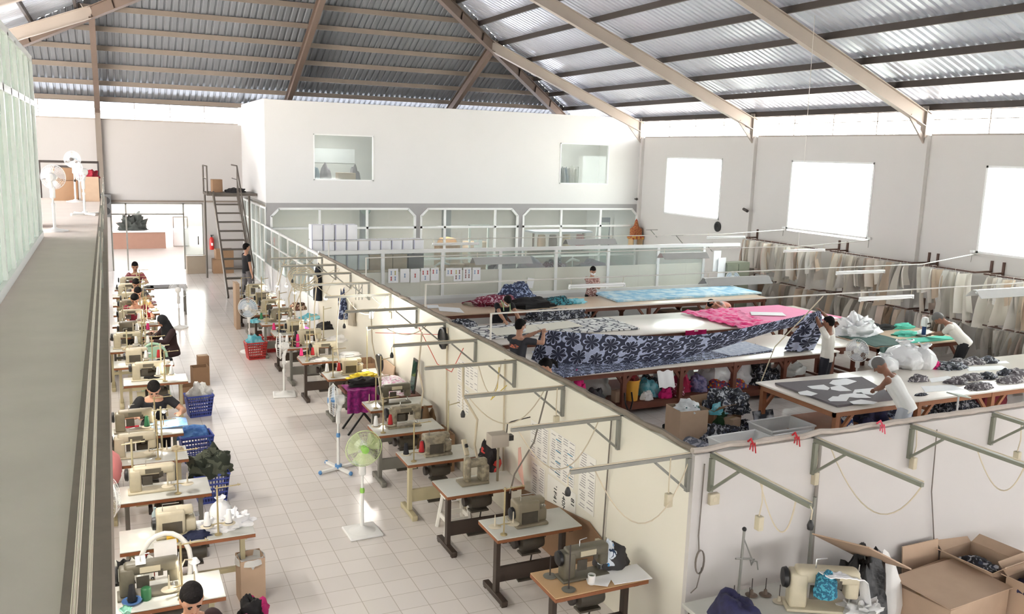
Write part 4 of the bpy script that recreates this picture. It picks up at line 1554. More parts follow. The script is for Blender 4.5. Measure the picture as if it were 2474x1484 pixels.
# first left table
put_cone(2, .02, 7.28, .78, 'black thread cone in a dish at the left of the first left table')
d = thing('dish', 'blue edged dish holding the black cone on the first left table', 'dish', (.02, 7.28, .751))
MB().lathe([(.05, 0), (.075, .018), (.08, .028), (.07, .026), (.05, .012)]).build('bowl', mat('dish_blue', (90, 130, 190), .4), d)
mesh_thing('green_spool', MB().lathe([(.035, 0), (.04, .01), (.04, .1), (.03, .11)]), mat('green_plastic', (50, 110, 70), .4), 'dark green thread spool by the black cone', 'spool', None, (.13, 7.3, .751))
lay('cloth_layer', 'white cloth patch laid over the arm of the olive machine on the first left table', 'cloth', [(.06, 7.34), (.14, 7.34), (.14, 7.5), (.06, 7.5)], C_white, th=.006, z=1.045, n=(6, 6))
mesh_thing('blue_cloth', MB().slab(lambda u, v: (.32+.5*u, 12.0+.35*v-.12*u, .755+.06*math.sin(v*PI)*abs(math.sin(u*5+1))+.05*u), 18, 12, .01), mat('sky_blue_cloth', (120, 164, 226), .85, rgb2=(150, 186, 236), scale=12), 'sky blue cloth being sewn by the person in the black t-shirt', 'cloth')
heap('cloth_bundle', 'red cloth scrap by the hands of the person in the black t-shirt', 'cloth', .12, 12.14, (.09, .05, .04), mat('red_cloth', (200, 50, 66), .85), z=.751, px=False)
# pink bag hanging at the balcony edge side
sack('pink plastic bag with a dark ball hung beside the third left table', -.18, 10.55, .17, .5, z=.62, m=mat('pink_bag', (240, 150, 150), .4, var=.06, bump=.3), px=False)
sack('pale mint plastic bag hanging at the bottom left table corner', -.03, 7.0, .1, .36, z=.5, m=mat('mint_bag', (170, 226, 206), .4, var=.1, bump=.3), px=False)
mesh_thing('striped_cloth', MB().grid(lambda u, v: (-.12+.34*u, 8.2+.03*math.sin(u*30), .72-.38*v*(1-.4*u)), 24, 8), print_mat('black_white_stripe', (40, 40, 40), (220, 220, 214), None, 6, .5), 'black and white striped cloth hanging behind the first left table', 'cloth').modifiers.new('t', 'SOLIDIFY').thickness = .004


# chairs and stools
def plastic_chair(label, x, y, rz, m):
    t = thing('plastic_chair', label, 'chair', (x, y, 0), rz, 'plastic chairs')
    MB().slab(lambda u, v: ((u-.5)*.42, (v-.5)*.42, .43-.02*math.sin(u*PI)*math.sin(v*PI)), 8, 8, .02).build('seat', m, t)
    for sx in (-1, 1):
        for sy in (-1, 1):
            MB().tube([(sx*.17, sy*.17, .42), (sx*.22, sy*.23, 0)], [.024, .018], 8).build('leg', m, t)
        MB().tube([(sx*.2, .2, .43), (sx*.24, .15, .62), (sx*.24, -.12, .62), (sx*.21, -.2, .6)], .02, 8).build('armrest', m, t)
    b = MB()
    pts = [(-.2, -.2, .43)]+[(-.22*math.cos(k*PI/10), -.2-.06*math.sin(k*PI/10)-.05, .62+.26*math.sin(k*PI/10)) for k in range(11)]+[(.2, -.2, .43)]
    b.tube(pts, .024, 8)
    b.build('back_hoop', m, t)
    b = MB()
    b.slab(lambda u, v: ((u-.5)*.2, -.225-.045*v, .45+.38*v), 4, 6, .012)
    b.build('back_splat', m, t)
    return t


M_chw = mat('chair_white', (238, 236, 230), .4, var=.03)
plastic_chair('white plastic chair with round hoop back at the first left table', .33, 7.98, PI, M_chw)
mesh_thing('white_sheet', MB().slab(lambda u, v: ((u-.5)*.2, -.0+.03*v, .02+.32*v), 6, 6, .012), C_white, 'white folded cloth hung over the back of the white chair', 'cloth', None, (.33, 8.165, .50))
plastic_chair('pale green plastic chair in the left row by the seated headscarf person', .62, 16.5, PI, mat('chair_green', (170, 206, 180), .4, var=.04))


def stool(label, x, y, m, rz=0.0):
    t = thing('plastic_stool', label, 'stool', (x, y, 0), rz, 'plastic stools')
    MB().bx(-.15, .15, -.13, .13, .41, .44, bev=.01).build('seat', m, t)
    for sx in (-1, 1):
        for sy in (-1, 1):
            MB().tube([(sx*.12, sy*.1, .41), (sx*.165, sy*.15, 0)], [.024, .03], 6).build('leg', m, t)
    MB().bx(-.15, .15, -.135, -.12, .14, .2).bx(-.15, .15, .12, .135, .14, .2).bx(-.155, -.14, -.12, .12, .14, .2).bx(.14, .155, -.12, .12, .14, .2).build('stretcher', m, t)
    return t


stool('white plastic stool under the third right table', 3.62, 9.2, M_chw)
stool('white plastic stool at the second left table', .3, 9.1, mat('stool_red', (180, 60, 50), .5)) ['label'] = 'red legged stool under the second left table'

# things in the right row
fs = thing('folding_stand', 'folding x-frame stand carrying purple cloth between right row tables', 'stand', (3.55, 13.25, 0))
for sx in (-.3, .3):
    MB().beam((-.26, sx*.6, 0), (.26, sx*.6, .7), .03, .03).build('leg', M_blk, fs)
    MB().beam((.26, sx*.7, 0), (-.26, sx*.7, .7), .03, .03).build('leg', M_blk, fs)
MB().bx(-.32, .34, -.24, .24, .7, .73).build('board', M_redwood, fs)
C_pur = mat('purple_cloth', (150, 34, 120), .8, rgb2=(110, 22, 96), scale=18)
mesh_thing('purple_cloth', MB().grid(lambda u, v: (3.26+.58*u, (12.99-.02*math.sin(u*26)*(1-v) if v < .5 else 12.99+(v-.5)*.8), (.75 if v >= .5 else .75-(.5-v)*.74)+.006*math.sin(u*22)), 40, 14), C_pur, 'purple cloth draped over the folding stand', 'cloth')
heap('cloth_bundle', 'black cloth rolled on top of the purple cloth', 'cloth', 3.62, 13.25, (.26, .12, .12), C_black, z=.76, px=False)
heap('cloth_bundle', 'yellow plastic scraps behind the black cloth roll', 'cloth', 3.72, 13.7, (.24, .12, .08), mat('yellow_cloth', (244, 216, 60), .7, var=.1), z=.752, px=False, fr=8)
carton('open brown carton by the wall at the seventh right table', 4.12, 15.0, .32, .5, .72, 0, M_cardd, open_=True, flaps=False)
mesh_thing('leaning_cardboard', MB().box((0, 0, .42), (.02, .7, .84), rot=Matrix.Rotation(.16, 3, 'Y'), bev=.004), M_card, 'flat brown cardboard leaning on the cream wall by the open carton', 'cardboard', None, (4.27, 14.3, 0))
C_flw = print_mat('pink_flower_cloth', (226, 216, 222), (206, 150, 180), (236, 236, 236), 22, .55, 1)
t = thing('side_table', 'low table under the pale flowered cloth against the cream wall', 'table', (4.05, 13.1, 0))
MB().bx(-.25, .28, -.55, .55, .68, .71).build('tabletop', M_redwood, t)
for sx in (-.2, .24):
    for sy in (-.5, .5):
        MB().bx(sx-.025, sx+.025, sy-.025, sy+.025, 0, .68).build('leg', M_redwood, t)
heap('flowered_cloth', 'pale pink flowered cloth heaped on the low wall table', 'cloth', 4.06, 13.15, (.26, .5, .14), C_flw, z=.712, px=False, amp=.15)
tf = thing('table_fan', 'black round table fan standing on the flowered cloth', 'fan', (3.96, 13.62, .71))
MB().lathe([(.09, 0), (.09, .02), (.02, .04), (.015, .16)]).build('base', M_blk, tf)
b = MB()
for q in range(5):
    b.lathe([(.03+.028*q, -.02), (.034+.028*q, -.02)], (0, 0, .3), 20, Matrix.Rotation(PI/2, 3, 'Y'))
b.lathe([(.15, -.03), (.16, 0), (.15, .03), (.05, .05), (0, .05)], (0, 0, .3), 20, Matrix.Rotation(PI/2, 3, 'Y'))
b.build('cage', M_blk, tf)
mf = thing('mirror', 'dark framed mirror leaning on the cream wall behind the black table fan', 'mirror', (4.28, 12.75, .71))
MB().box((0, 0, .27), (.02, .22, .54), rot=Matrix.Rotation(.12, 3, 'Y')).build('frame', M_dark, mf)
MB().box((-.013, 0, .272), (.004, .18, .48), rot=Matrix.Rotation(.12, 3, 'Y')).build('mirror_glass', mat('mirror_dark', (70, 110, 96), .1, .6, var=.1), mf)
# cartons behind the sixth right table
carton('brown carton behind the sixth right table at the wall', 4.14, 11.25, .34, .5, .55, 0, M_cardd, open_=True, flaps=False)
mesh_thing('brown_sack', MB().pile((0, 0, 0), (.16, .2, .6), 8, .3, 4), mat('brown_sack', (126, 98, 70), .9, var=.2, scale=12), 'brown paper sack behind the fifth right table', 'sack', None, (4.18, 11.8, 0))
lay('paper_sheet', 'white pattern papers hanging over the right end of the first right table', 'paper', [(3.92, 6.06), (4.3, 6.03), (4.32, 6.32), (3.98, 6.34)], M_paper, th=.006, z=.752)
shape_px([(1410, 1380), (1480, 1372), (1478, 1398), (1468, 1418), (1420, 1412)], 'cut white paper piece over the edge of the first right table', z=.762, name='paper_sheet', cat='paper', group=None)
bp = thing('backpack', 'dark backpack and white blue print bag heap on the first right table', 'bag', (4.10, 6.41, .752))
MB().pile((0, 0, 0), (.17, .13, .19), 11, .22, 3.5, 26).build('dark_bag', mat('dark_bag', (64, 62, 64), .75, var=.2, scale=16), bp)
MB().pile((-.07, -.04, .06), (.09, .09, .2), 4, .2, 4).build('print_bag', print_mat('white_blue_bag', (220, 228, 238), (40, 60, 90), (70, 150, 210), 10, .58, 1), bp)
m = thing('paper_cup', 'white cup on the first right table in front of the machine', 'cup', (3.74, 6.16, .752))
MB().lathe([(.028, 0), (.036, .09), (.033, .09), (.026, .01), (0, .01)]).build('cup', M_tubw, m)
MB().lathe([(.031, .07), (0, .071)]).build('green_lining', mat('cup_green', (110, 130, 96), .6), m)
for (x, y) in ((3.46, 6.42), (3.5, 6.14)):
    s = thing('spool_pin', 'spool disc at the %s of the first right table' % ('back left corner' if y > 6.3 else 'front left corner'), 'spool holder', (x, y, .752))
    MB().lathe([(.06, 0), (.064, .006), (.015, .012)], n=18).build('disc', M_legg, s)
    MB().tube([(0, 0, 0), (0, 0, .42 if y < 6.3 else .2)], .006, 6).build('rod', M_dark, s)
mesh_thing('leaning_board', MB().prism([(7.05, 0), (8.95, 0), (8.95, .5), (7.35, .74), (7.05, .66)], 0, .018, Matrix(((0, 0, 1, 4.385), (1, 0, 0, 0), (0, 1, 0, 0), (0, 0, 0, 1)))), M_cardd, 'long brown board standing on edge along the cream wall', 'board')
mesh_thing('brown_bundle', MB().pile((0, 0, 0), (.12, .2, .3), 21, .3, 5), C_brownp, 'brown printed cloth bundle on the floor behind the first right table', 'cloth', None, (4.2, 7.3, 0))
heap('cloth_bundle', 'red and black cloth bag on the fourth right table end by the wall', 'bag', 4.18, 9.5, (.12, .18, .3), print_mat('red_black_bag', (36, 30, 32), (206, 70, 66), None, 4, .55), z=.6, px=False)
mesh_thing('pink_paper', MB().prism([(-.22, 0), (.2, .02), (.24, .3), (.1, .36)], 0, .01, Matrix(((.3, 0, 1, 0), (1, 0, 0, 0), (0, 1, .2, 0), (0, 0, 0, 1)))), mat('pale_pink_board', (236, 186, 172), .7, var=.1), 'pale pink plastic sheet leaning on the wall over the third right table', 'sheet', None, (4.22, 8.65, .752))
# busy far part of the right row: cloth bits
for i, (x, y, sz, m, lb) in enumerate([(3.5, 17.75, (.16, .1, .1), C_hot, 'hot pink cloth on the tenth right table'), (3.95, 16.6, (.2, .14, .1), C_white, 'white cloth on the ninth right table'), (3.9, 18.95, (.2, .12, .12), C_cyan, 'pale cyan cloth on the eleventh right table'), (4.0, 17.85, (.16, .12, .14), C_black, 'black cloth by the wall on the tenth right table'),
                                       (2.75, 18.95, (.1, .08, .08), C_cyan, 'cyan cloth at the aisle end of the eleventh right table'), (3.9, 20.2, (.2, .12, .16), C_brownp, 'brown print cloth on the twelfth right table'), (3.3, 15.12, (.14, .1, .05), C_white, 'white collar pieces on the eighth right table'), (3.9, 15.35, (.18, .14, .06), C_white, 'white cut pieces by the wall on the eighth right table'),
                                       (.5, 14.7, (.12, .08, .05), C_black, 'black cloth on the sixth left table'), (.7, 18.3, (.16, .1, .06), C_brownp, 'brown print cloth on the ninth left table'), (.72, 19.45, (.14, .1, .05), C_white, 'white cloth on the tenth left table'), (.75, 22.0, (.14, .1, .06), C_maroon, 'maroon print cloth on the twelfth left table'), (.75, 15.95, (.12, .1, .05), C_black, 'black cloth on the seventh left table'), (.6, 23.2, (.16, .1, .05), mat('dark_red_cloth', (120, 40, 50), .85), 'dark red cloth on the thirteenth left table')]):
    heap('cloth_bundle', lb, 'cloth', x, y, sz, m, z=.751, px=False, group='cloth bits on the sewing tables', n=18)
carton('tan carton panel standing at the aisle end of the thirteenth right table', 2.78, 22.2, .1, .5, 1.15, 0, M_card)

# power cables from the brackets down to the right row machines, and cords hanging over the left row
for i, (x, y, yb, lb) in enumerate([(3.55, 12.15, 13.02, 'sixth'), (3.4, 14.1, 14.42, 'seventh'), (3.3, 15.35, 15.82, 'eighth'), (3.3, 16.55, 17.2, 'ninth'), (3.4, 17.75, 17.2, 'tenth'), (3.5, 18.95, 18.5, 'eleventh'), (3.45, 20.1, 19.8, 'twelfth')]):
    mesh_thing('power_cable', MB().tube([(x+.1, yb, 2.0), (x+.02, yb+(y-yb)*.4, 1.6), (x-.04, y, 1.25), (x, y-.12, .77)], .011, 6), M_cable, 'cream power cable hanging from a bracket to the %s right table' % lb, 'cable', 'power cables over the right row')
for i, (k, dx, h) in enumerate([(3, .2, .62), (5, -.2, .7), (6, .3, .75), (7, -.25, .8), (8, .3, .7), (9, -.3, .85), (10, .3, .7), (11, -.2, .8)]):
    mesh_thing('spare_pole', MB().lathe([(.03, 0), (.03, .012), (.01, .02)]).tube([(0, 0, 0), (0, 0, h)], .011, 8).tube([(0, 0, h-.06), (.16, .02, h-.04)], .007, 6), MATS['pole_tan'] if i % 2 else M_legb, 'tall thin pole with a short arm at the back of the %s right table' % ORD[k], 'pole', 'tall poles on the right row', (Rx_[k]+dx, Ry_[k]+.18, .752))
for i, (k, dx) in enumerate([(2, -.3), (3, .2), (5, .1), (6, -.25), (7, .2), (8, -.2), (9, .2), (10, -.2), (11, .2), (12, .1)]):
    mesh_thing('spare_pole', MB().lathe([(.03, 0), (.03, .012), (.01, .02)]).tube([(0, 0, 0), (0, 0, .55)], .011, 8).tube([(-.1, 0, .5), (.14, .02, .51)], .007, 6), M_legb, 'beige pole with a cross arm at the back of the %s left table' % ORD[k], 'pole', 'cross arm poles on the left row', (Lx_[k]+dx, Ly_[k]+.19, .752))
C_bits = [C_white, mat('beige_bit', (206, 190, 160), .85, var=.15), C_batikb, C_maroon, mat('grey_bit', (150, 146, 140), .85, var=.2), C_cyan, C_brownp, C_hot]
CBN = ['white', 'beige', 'black and white print', 'maroon print', 'grey', 'cyan', 'brown print', 'hot pink']
for i, (row, k, dx, dy, c) in enumerate([('R', 6, .2, -.1, 0), ('R', 7, -.2, -.12, 4), ('R', 8, .25, .15, 1), ('R', 8, -.3, -.1, 6), ('R', 9, .3, -.1, 0), ('R', 9, -.25, .1, 2), ('R', 10, .3, -.05, 3), ('R', 10, -.3, .1, 1), ('R', 11, .0, -.18, 0), ('R', 12, .25, .1, 4), ('R', 12, -.3, -.1, 5), ('R', 13, .2, 0, 6),
                                         ('L', 3, .36, .1, 1), ('L', 6, .34, -.1, 0), ('L', 7, .3, .05, 4), ('L', 7, -.1, -.18, 1), ('L', 8, .05, -.19, 0), ('L', 10, .35, .05, 1), ('L', 11, -.1, -.18, 2), ('L', 12, -.15, -.18, 0), ('L', 13, .3, 0, 4)]):
    X, Y = (Rx_[k], Ry_[k]) if row == 'R' else (Lx_[k], Ly_[k])
    heap('cloth_scrap', 'small %s cloth pieces on the %s %s table' % (CBN[c], ORD[k], 'right' if row == 'R' else 'left'), 'cloth', X+dx, Y+dy, (rnd.uniform(.07, .11), rnd.uniform(.05, .08), rnd.uniform(.04, .08)), C_bits[c], z=.751, px=False, group='cloth pieces on the sewing tables', n=16)
# ================================================================ PEOPLE
SKIN = mat('skin', (196, 148, 122), .55, var=.04, scale=20)
SKIND = mat('skin_dark', (150, 104, 82), .55, var=.04, scale=20)
HAIR = mat('hair_black', (26, 22, 22), .8, var=.2, scale=60, spec=.2, bump=.6)
HAIRG = mat('hair_grey', (112, 108, 106), .6, var=.15, scale=40)
MASK = mat('face_mask', (240, 242, 246), .7, var=.02)
EYE = mat('eye_dark', (24, 18, 16), .3, var=0)
LIP = mat('lip', (150, 84, 76), .5, var=0)


def fuse(mb, name, m, parent, vox=.012, smooth=4):
    """melt overlapping limbs into one continuous surface"""
    me = bpy.data.meshes.new(name)
    me.from_pydata(mb.v, [], mb.f)
    t = bpy.data.objects.new('tmp', me)
    COL.objects.link(t)
    r = t.modifiers.new('r', 'REMESH')
    r.mode = 'VOXEL'
    r.voxel_size = vox
    r.use_smooth_shade = True
    s = t.modifiers.new('s', 'SMOOTH')
    s.factor, s.iterations = .5, smooth
    dg = bpy.context.evaluated_depsgraph_get()
    me2 = bpy.data.meshes.new_from_object(t.evaluated_get(dg))
    bpy.data.objects.remove(t)
    bpy.data.meshes.remove(me)
    me2.name = name
    me2.materials.clear()
    me2.materials.append(m)
    for p in me2.polygons:
        p.use_smooth = True
    o = bpy.data.objects.new(name, me2)
    COL.objects.link(o)
    o.parent = parent
    return o


def ik(a, b, l1, l2, pole):
    a, b = Vector(a), Vector(b)
    d = b-a
    L = min(d.length, (l1+l2)*.995)
    d.normalize()
    c = (l1*l1+L*L-l2*l2)/(2*l1*L)
    h = l1*math.sqrt(max(0, 1-c*c))
    p = Vector(pole)
    p = (p-d*p.dot(d))
    p.normalize()
    return a+d*l1*c+p*h, a+d*L


def loft(mb, secs, n=14):
    """elliptical sections: (centre, half width vec, half depth vec)"""
    vs = []
    for c, u, v in secs:
        for k in range(n):
            q = 2*PI*k/n
            vs.append(Vector(c)+Vector(u)*math.cos(q)+Vector(v)*math.sin(q))
    m = len(secs)
    fs = [(i*n+k, i*n+(k+1) % n, (i+1)*n+(k+1) % n, (i+1)*n+k) for i in range(m-1) for k in range(n)]
    fs += [tuple(reversed(range(n))), tuple((m-1)*n+k for k in range(n))]
    mb.add(vs, fs, True)


def person(label, loc, rz, lean=0, hp=0, hy=0, hands=None, legs='stand', sc=1.0, skin=None, hair=None, top=None, pants=None, sleeve=.5, mask=False, hairstyle='short', hem=0.0, female=False, seat=.5, twist=0, vox=.011, shoes=None, tuck=.0, step=0):
    """built facing +y; lean and hp (head pitch) in degrees; hands are targets in the person's own frame"""
    skin, hair = skin or SKIN, hair or HAIR
    R = thing('person', label, 'person', loc, rz)
    R.scale = (sc,)*3
    L = math.radians(lean)
    d = Vector((0, math.sin(L), math.cos(L)))
    f = Vector((0, math.cos(L), -math.sin(L)))
    X = Vector((1, 0, 0))
    X2 = Matrix.Rotation(math.radians(twist), 3, d) @ X
    f2 = X2.cross(d)*-1 if False else d.cross(X2)
    pz = .86 if legs == 'stand' else seat+.08
    pel = Vector((0, -.10*math.sin(L) if legs == 'stand' else 0, pz))
    pt = lambda h: pel+d*h
    sw = .155 if female else .175
    shs = [pt(.45)+X2*s*sw for s in (-1, 1)]
    neck = pt(.50)
    Lh = L+math.radians(hp)
    hd = Vector((0, math.sin(Lh), math.cos(Lh)))
    hdm = (d+hd).normalized()
    hc = neck+hdm*.07+hd*.115
    HR = Matrix.Rotation(math.radians(hy), 3, hd) @ Matrix((X, Vector((0, math.cos(Lh), -math.sin(Lh))), hd)).transposed()
    # ---- limbs
    hips = [pel+X*s*.085 for s in (-1, 1)]
    leg = []
    for i, s in enumerate((-1, 1)):
        if legs == 'stand':
            st = step*s
            leg.append((hips[i], Vector((s*.095, .03+st*.55, .46)), Vector((s*.1, -.02+st, .075)), Vector((s*.115, .13+st, .03))))
        else:
            leg.append((hips[i], Vector((s*.12, .40, seat+.06)), Vector((s*.12, .36, .08)), Vector((s*.13, .5, .03))))
    arms = []
    for i, s in enumerate((-1, 1)):
        tgt = Vector(hands[i]) if hands else shs[i]+Vector((s*.07, .05, -.52))
        el, wr = ik(shs[i], tgt, .28, .25, (s*.6, -.5, -.5))
        arms.append((shs[i], el, wr))
    b = MB()
    def torso(mb, g, h0=-.08, h1=.47):
        hw = [(-.08, .155, .105), (.03, .16, .11), (.16, .135 if not female else .12, .098), (.30, .15, .108), (.40, .165, .105), (.455, .15, .085), (.5, .07, .06)]
        secs = [(pt(h), X2*(w_+g), f2*(q_+g)) for h, w_, q_ in hw if h0-1e-6 <= h <= h1+1e-6]
        loft(mb, secs)
    torso(b, 0, h1=.5)
    b.tube([pt(.46), neck+hdm*.09], [.058, .052], 12)
    b.ell(hc, (.075, .095, .115), HR, 16, 12)
    b.ell(hc+HR @ Vector((0, .025, -.06)), (.056, .066, .062), HR, 12, 8)
    b.tube([hc+HR @ Vector((0, .088, .02)), hc+HR @ Vector((0, .108, -.022))], [.008, .016], 8)
    for s in (-1, 1):
        b.ell(hc+HR @ Vector((s*.077, -.005, -.01)), (.012, .022, .032), HR, 8, 6)
    for (a, e, w_) in arms:
        b.tube([a, a.lerp(e, .5), e], [.052, .047, .040], 12)
        b.ell(a, .054)
        b.ell(e, .0405)
        b.tube([e, e.lerp(w_, .35), w_], [.04, .041, .028], 12)
        dr = (w_-e).normalized()
        sd = dr.cross(Vector((0, 0, 1)))
        if sd.length < .2:
            sd = Vector((1, 0, 0))
        sd.normalize()
        up = sd.cross(dr).normalized()
        pm = w_+dr*.05
        M = Matrix((sd, dr, up)).transposed()
        b.box(pm, (.078, .09, .03), rot=M, bev=.012)
        for q in range(4):
            ln = (.066, .078, .072, .056)[q]
            p0 = w_+dr*.088+sd*(.029-.0193*q)
            p1 = p0+dr*ln*.5-up*.008
            p2 = p1+dr*ln*.38-up*ln*.38
            b.tube([p0-dr*.012, p1, p2], [.0095, .009, .0075], 8)
        p0 = w_+dr*.03+sd*.036
        b.tube([p0, p0+sd*.028+dr*.03-up*.006, p0+sd*.03+dr*.06-up*.016], [.0115, .0105, .009], 8)
    for (h, k, a, t) in leg:
        b.tube([h, h.lerp(k, .4), k], [.088, .08, .056], 12)
        b.ell(k, .057)
        b.tube([k, k.lerp(a, .3), a], [.055, .056, .037], 12)
        b.tube([a-Vector((0, .035, .035)), t], [.042, .032], 10)
        b.ell(t, (.042, .05, .028))
    fuse(b, 'body', skin, R, vox*.8, 2)
    # ---- clothes
    if top is not None:
        c = MB()
        torso(c, .016, h0=-.08+hem, h1=.456)
        for (a, e, w_) in arms:
            if sleeve > 0:
                e1 = a.lerp(e, min(1, sleeve*1.25))
                c.ell(a-d*.005, .066)
                c.tube([a, e1], [.066, .058], 12)
                if sleeve > .9:
                    c.ell(e, .056)
                    c.tube([e, e.lerp(w_, .9)], [.055, .042], 12)
            else:
                c.tube([a-X2*0, pt(.47)], [.035, .045], 10)
        c.tube([pt(.44), pt(.475)], [.085, .075], 14)
        fuse(c, 'shirt', top, R, .013, 3)
    if pants is not None:
        c = MB()
        torso(c, .010, h0=-.08, h1=.165)
        for (h, k, a, t) in leg:
            c.tube([h, h.lerp(k, .4), k], [.10, .095, .076], 12)
            c.ell(k, .076)
            c.tube([k, k.lerp(a, .9)], [.075, .062], 12)
        fuse(c, 'trousers', pants, R, .013, 3)
    sm = shoes or HAIR
    for (h, k, a, t) in leg:
        MB().tube([a-Vector((0, .05, .04)), t+Vector((0, .03, 0))], [.046, .038], 10).build('shoe', sm, R)
    # ---- hair and face
    c = MB()
    if hairstyle == 'hijab':
        c.ell(hc+HR @ Vector((0, -.015, .012)), (.1, .105, .125), HR, 16, 12)
        loft(c, [(hc+HR @ Vector((0, -.03, -.03)), X*.1, f*.09), (pt(.47), X2*.15, f2*.11), (pt(.34), X2*.18, f2*.14)])
        fuse(c, 'headscarf', hair, R, .013, 2)
    elif hairstyle == 'cap':
        c.ell(hc+HR @ Vector((0, -.01, .03)), (.084, .1, .098), HR, 16, 12)
        c.build('hair', hair, R)
    else:
        c.ell(hc+HR @ Vector((0, -.026, .024)), (.086, .094, .112), HR, 16, 12)
        c.ell(hc+HR @ Vector((0, .02, .075)), (.072, .072, .05), HR, 14, 8)
        if hairstyle == 'tail':
            c.ell(hc+HR @ Vector((0, -.13, .02)), (.03, .035, .03), HR)
            c.tube([hc+HR @ Vector((0, -.13, .01)), hc+HR @ Vector((0, -.17, -.05)), hc+HR @ Vector((0, -.15, -.14))], [.03, .035, .012], 8)
        fuse(c, 'hair', hair, R, .012, 2)
    for s in (-1, 1):
        MB().ell(hc+HR @ Vector((s*.03, .084, .008)), (.013, .009, .006), HR, 8, 6).build('eye', EYE, R)
        MB().box(hc+HR @ Vector((s*.031, .09, .03)), (.032, .008, .006), rot=HR).build('eyebrow', hair if hairstyle != 'hijab' else HAIR, R)
    if mask:
        c = MB()
        c.ell(hc+HR @ Vector((0, .05, -.052)), (.066, .064, .05), HR, 14, 10)
        for s in (-1, 1):
            c.tube([hc+HR @ Vector((s*.055, .06, -.03)), hc+HR @ Vector((s*.084, -.005, .0))], .003, 5)
        c.build('face_mask', MASK, R)
    else:
        MB().ell(hc+HR @ Vector((0, .087, -.06)), (.022, .008, .008), HR, 8, 6).build('mouth', LIP, R)
    return R


def mloc(P0, rz, w_, sc=1.0):
    """world point into a person's own frame"""
    v = Matrix.Rotation(-rz, 3, 'Z') @ (Vector(w_)-Vector(P0))
    return tuple(v/sc)


T_black = mat('tshirt_black', (34, 34, 38), .85, var=.1, scale=12)
T_char = mat('tshirt_charcoal', (64, 64, 70), .85, var=.1, scale=10)
T_cream = mat('shirt_cream', (236, 232, 224), .85, var=.03)
T_white = mat('tank_white', (244, 243, 240), .85, var=.03)
T_print = print_mat('blouse_pink_print', (196, 160, 152), (140, 96, 92), (232, 220, 214), 18, .52, 1)
T_maroon = mat('shirt_maroon', (134, 30, 52), .85, var=.1)
T_coral = mat('shirt_coral', (226, 150, 128), .85, rgb2=(206, 196, 196), scale=3)
T_brown = mat('dress_brown', (58, 38, 40), .85, var=.1)
P_dark = mat('trousers_dark', (44, 44, 54), .85, var=.08)
P_black = mat('trousers_black', (30, 30, 34), .85, var=.08)
P_grey = mat('trousers_grey', (190, 194, 204), .85, var=.06)
P_mid = mat('trousers_mid', (112, 110, 112), .85, var=.06)


def put(label, x, y, rz, hands_w=None, sc=1.0, **k):
    rz = math.radians(rz)
    hw = [mloc((x, y, 0), rz, h, sc) for h in hands_w] if hands_w else None
    return person(label, (x, y, 0), rz, hands=hw, sc=sc, **k)


hL = PY(1306, 806, 13.38)
p = put('person in charcoal t-shirt and white mask holding the left end of the lily cloth', 6.38, 13.35, -62, [hL+Vector((-.02, .12, .0)), hL+Vector((.02, -.08, .02))], sc=1.0, lean=2, hp=14, top=T_char, pants=P_dark, mask=True, skin=SKIN, hem=.0, hy=-18)
MB().prism([(-.11, .0), (-.06, .03), (.0, .02), (.06, .035), (.12, .01), (.1, -.03), (.02, -.045), (-.09, -.03)], 0, .004, Matrix.Translation((0, -.138, 1.22)) @ Matrix.Rotation(PI/2+.1, 4, 'X')).build('shirt_print', mat('orange_print', (232, 130, 100), .8, rgb2=(64, 64, 70), scale=30), p)
hR = PY(1983, 757, 12.42)
put('person in a cream shirt and dark trousers raising both hands with the gathered cloth', 12.36, 12.12, 28, [hR+Vector((-.1, .02, -.05)), hR+Vector((.03, .0, .02))], sc=.98, lean=0, hp=10, top=T_cream, pants=P_dark, skin=SKIND, sleeve=.55)
h1, h2 = P(2103, 950, TZ+.07), P(2148, 944, TZ+.07)
put('person in a white tank top and pale grey trousers leaning over the near table', 10.78, 8.98, 30, [h1, h2], sc=1.06, lean=34, hp=18, top=T_white, pants=P_grey, sleeve=0, skin=SKIND, hair=HAIRG, hairstyle='cap')
put('person in white shirt bending over the short table by the hanging patterns', 16.05, 12.1, 44, [(15.86, 12.62, .98), (15.98, 12.72, .96)], sc=1.05, lean=46, hp=20, top=T_cream, pants=P_black, skin=SKIND, hair=HAIRG, sleeve=.6)
put('person in a pinkish printed blouse and mask standing before the glass partition', 11.67, 19.95, 165, [(11.6, 19.66, 1.12), (11.78, 19.66, 1.16)], sc=.97, hp=26, top=T_print, pants=P_black, mask=True, sleeve=.6, female=True)
q = put('person in a black t-shirt and mask bending over the line print cloth', 7.82, 17.32, 176, [(7.98, 16.62, .93), (7.62, 16.6, .93)], sc=1.0, lean=38, hp=28, top=T_black, pants=P_black, mask=True, sleeve=.42)
MB().tube([(-.07, .2, 1.32), (-.08, .36, 1.26), (-.075, .4, 1.08)], .012, 6).tube([(.07, .2, 1.32), (.08, .36, 1.26), (.075, .4, 1.12)], .012, 6).build('tape_measure', mat('tape_green', (170, 206, 150), .6), q)
put('person with a ponytail in a maroon top seated low beside the long partition', 6.25, 11.72, 82, [(5.92, 11.6, .72), (5.92, 11.9, .72)], sc=1.0, legs='sit', seat=.5, lean=8, hp=22, top=T_maroon, pants=P_dark, hairstyle='tail', female=True)
put('person in a coral shirt bowed low over the hot pink cloth', 14.0, 17.36, 112, [(13.5, 16.9, .98), (13.42, 17.1, .98)], sc=.98, lean=76, hp=8, top=T_coral, pants=P_dark, sleeve=.5, mask=False)
put('person in a black t-shirt and grey trousers walking past the stair', 3.62, 26.42, -75, None, sc=1.0, top=T_black, pants=P_mid, hp=4, step=.12, hem=-.0)
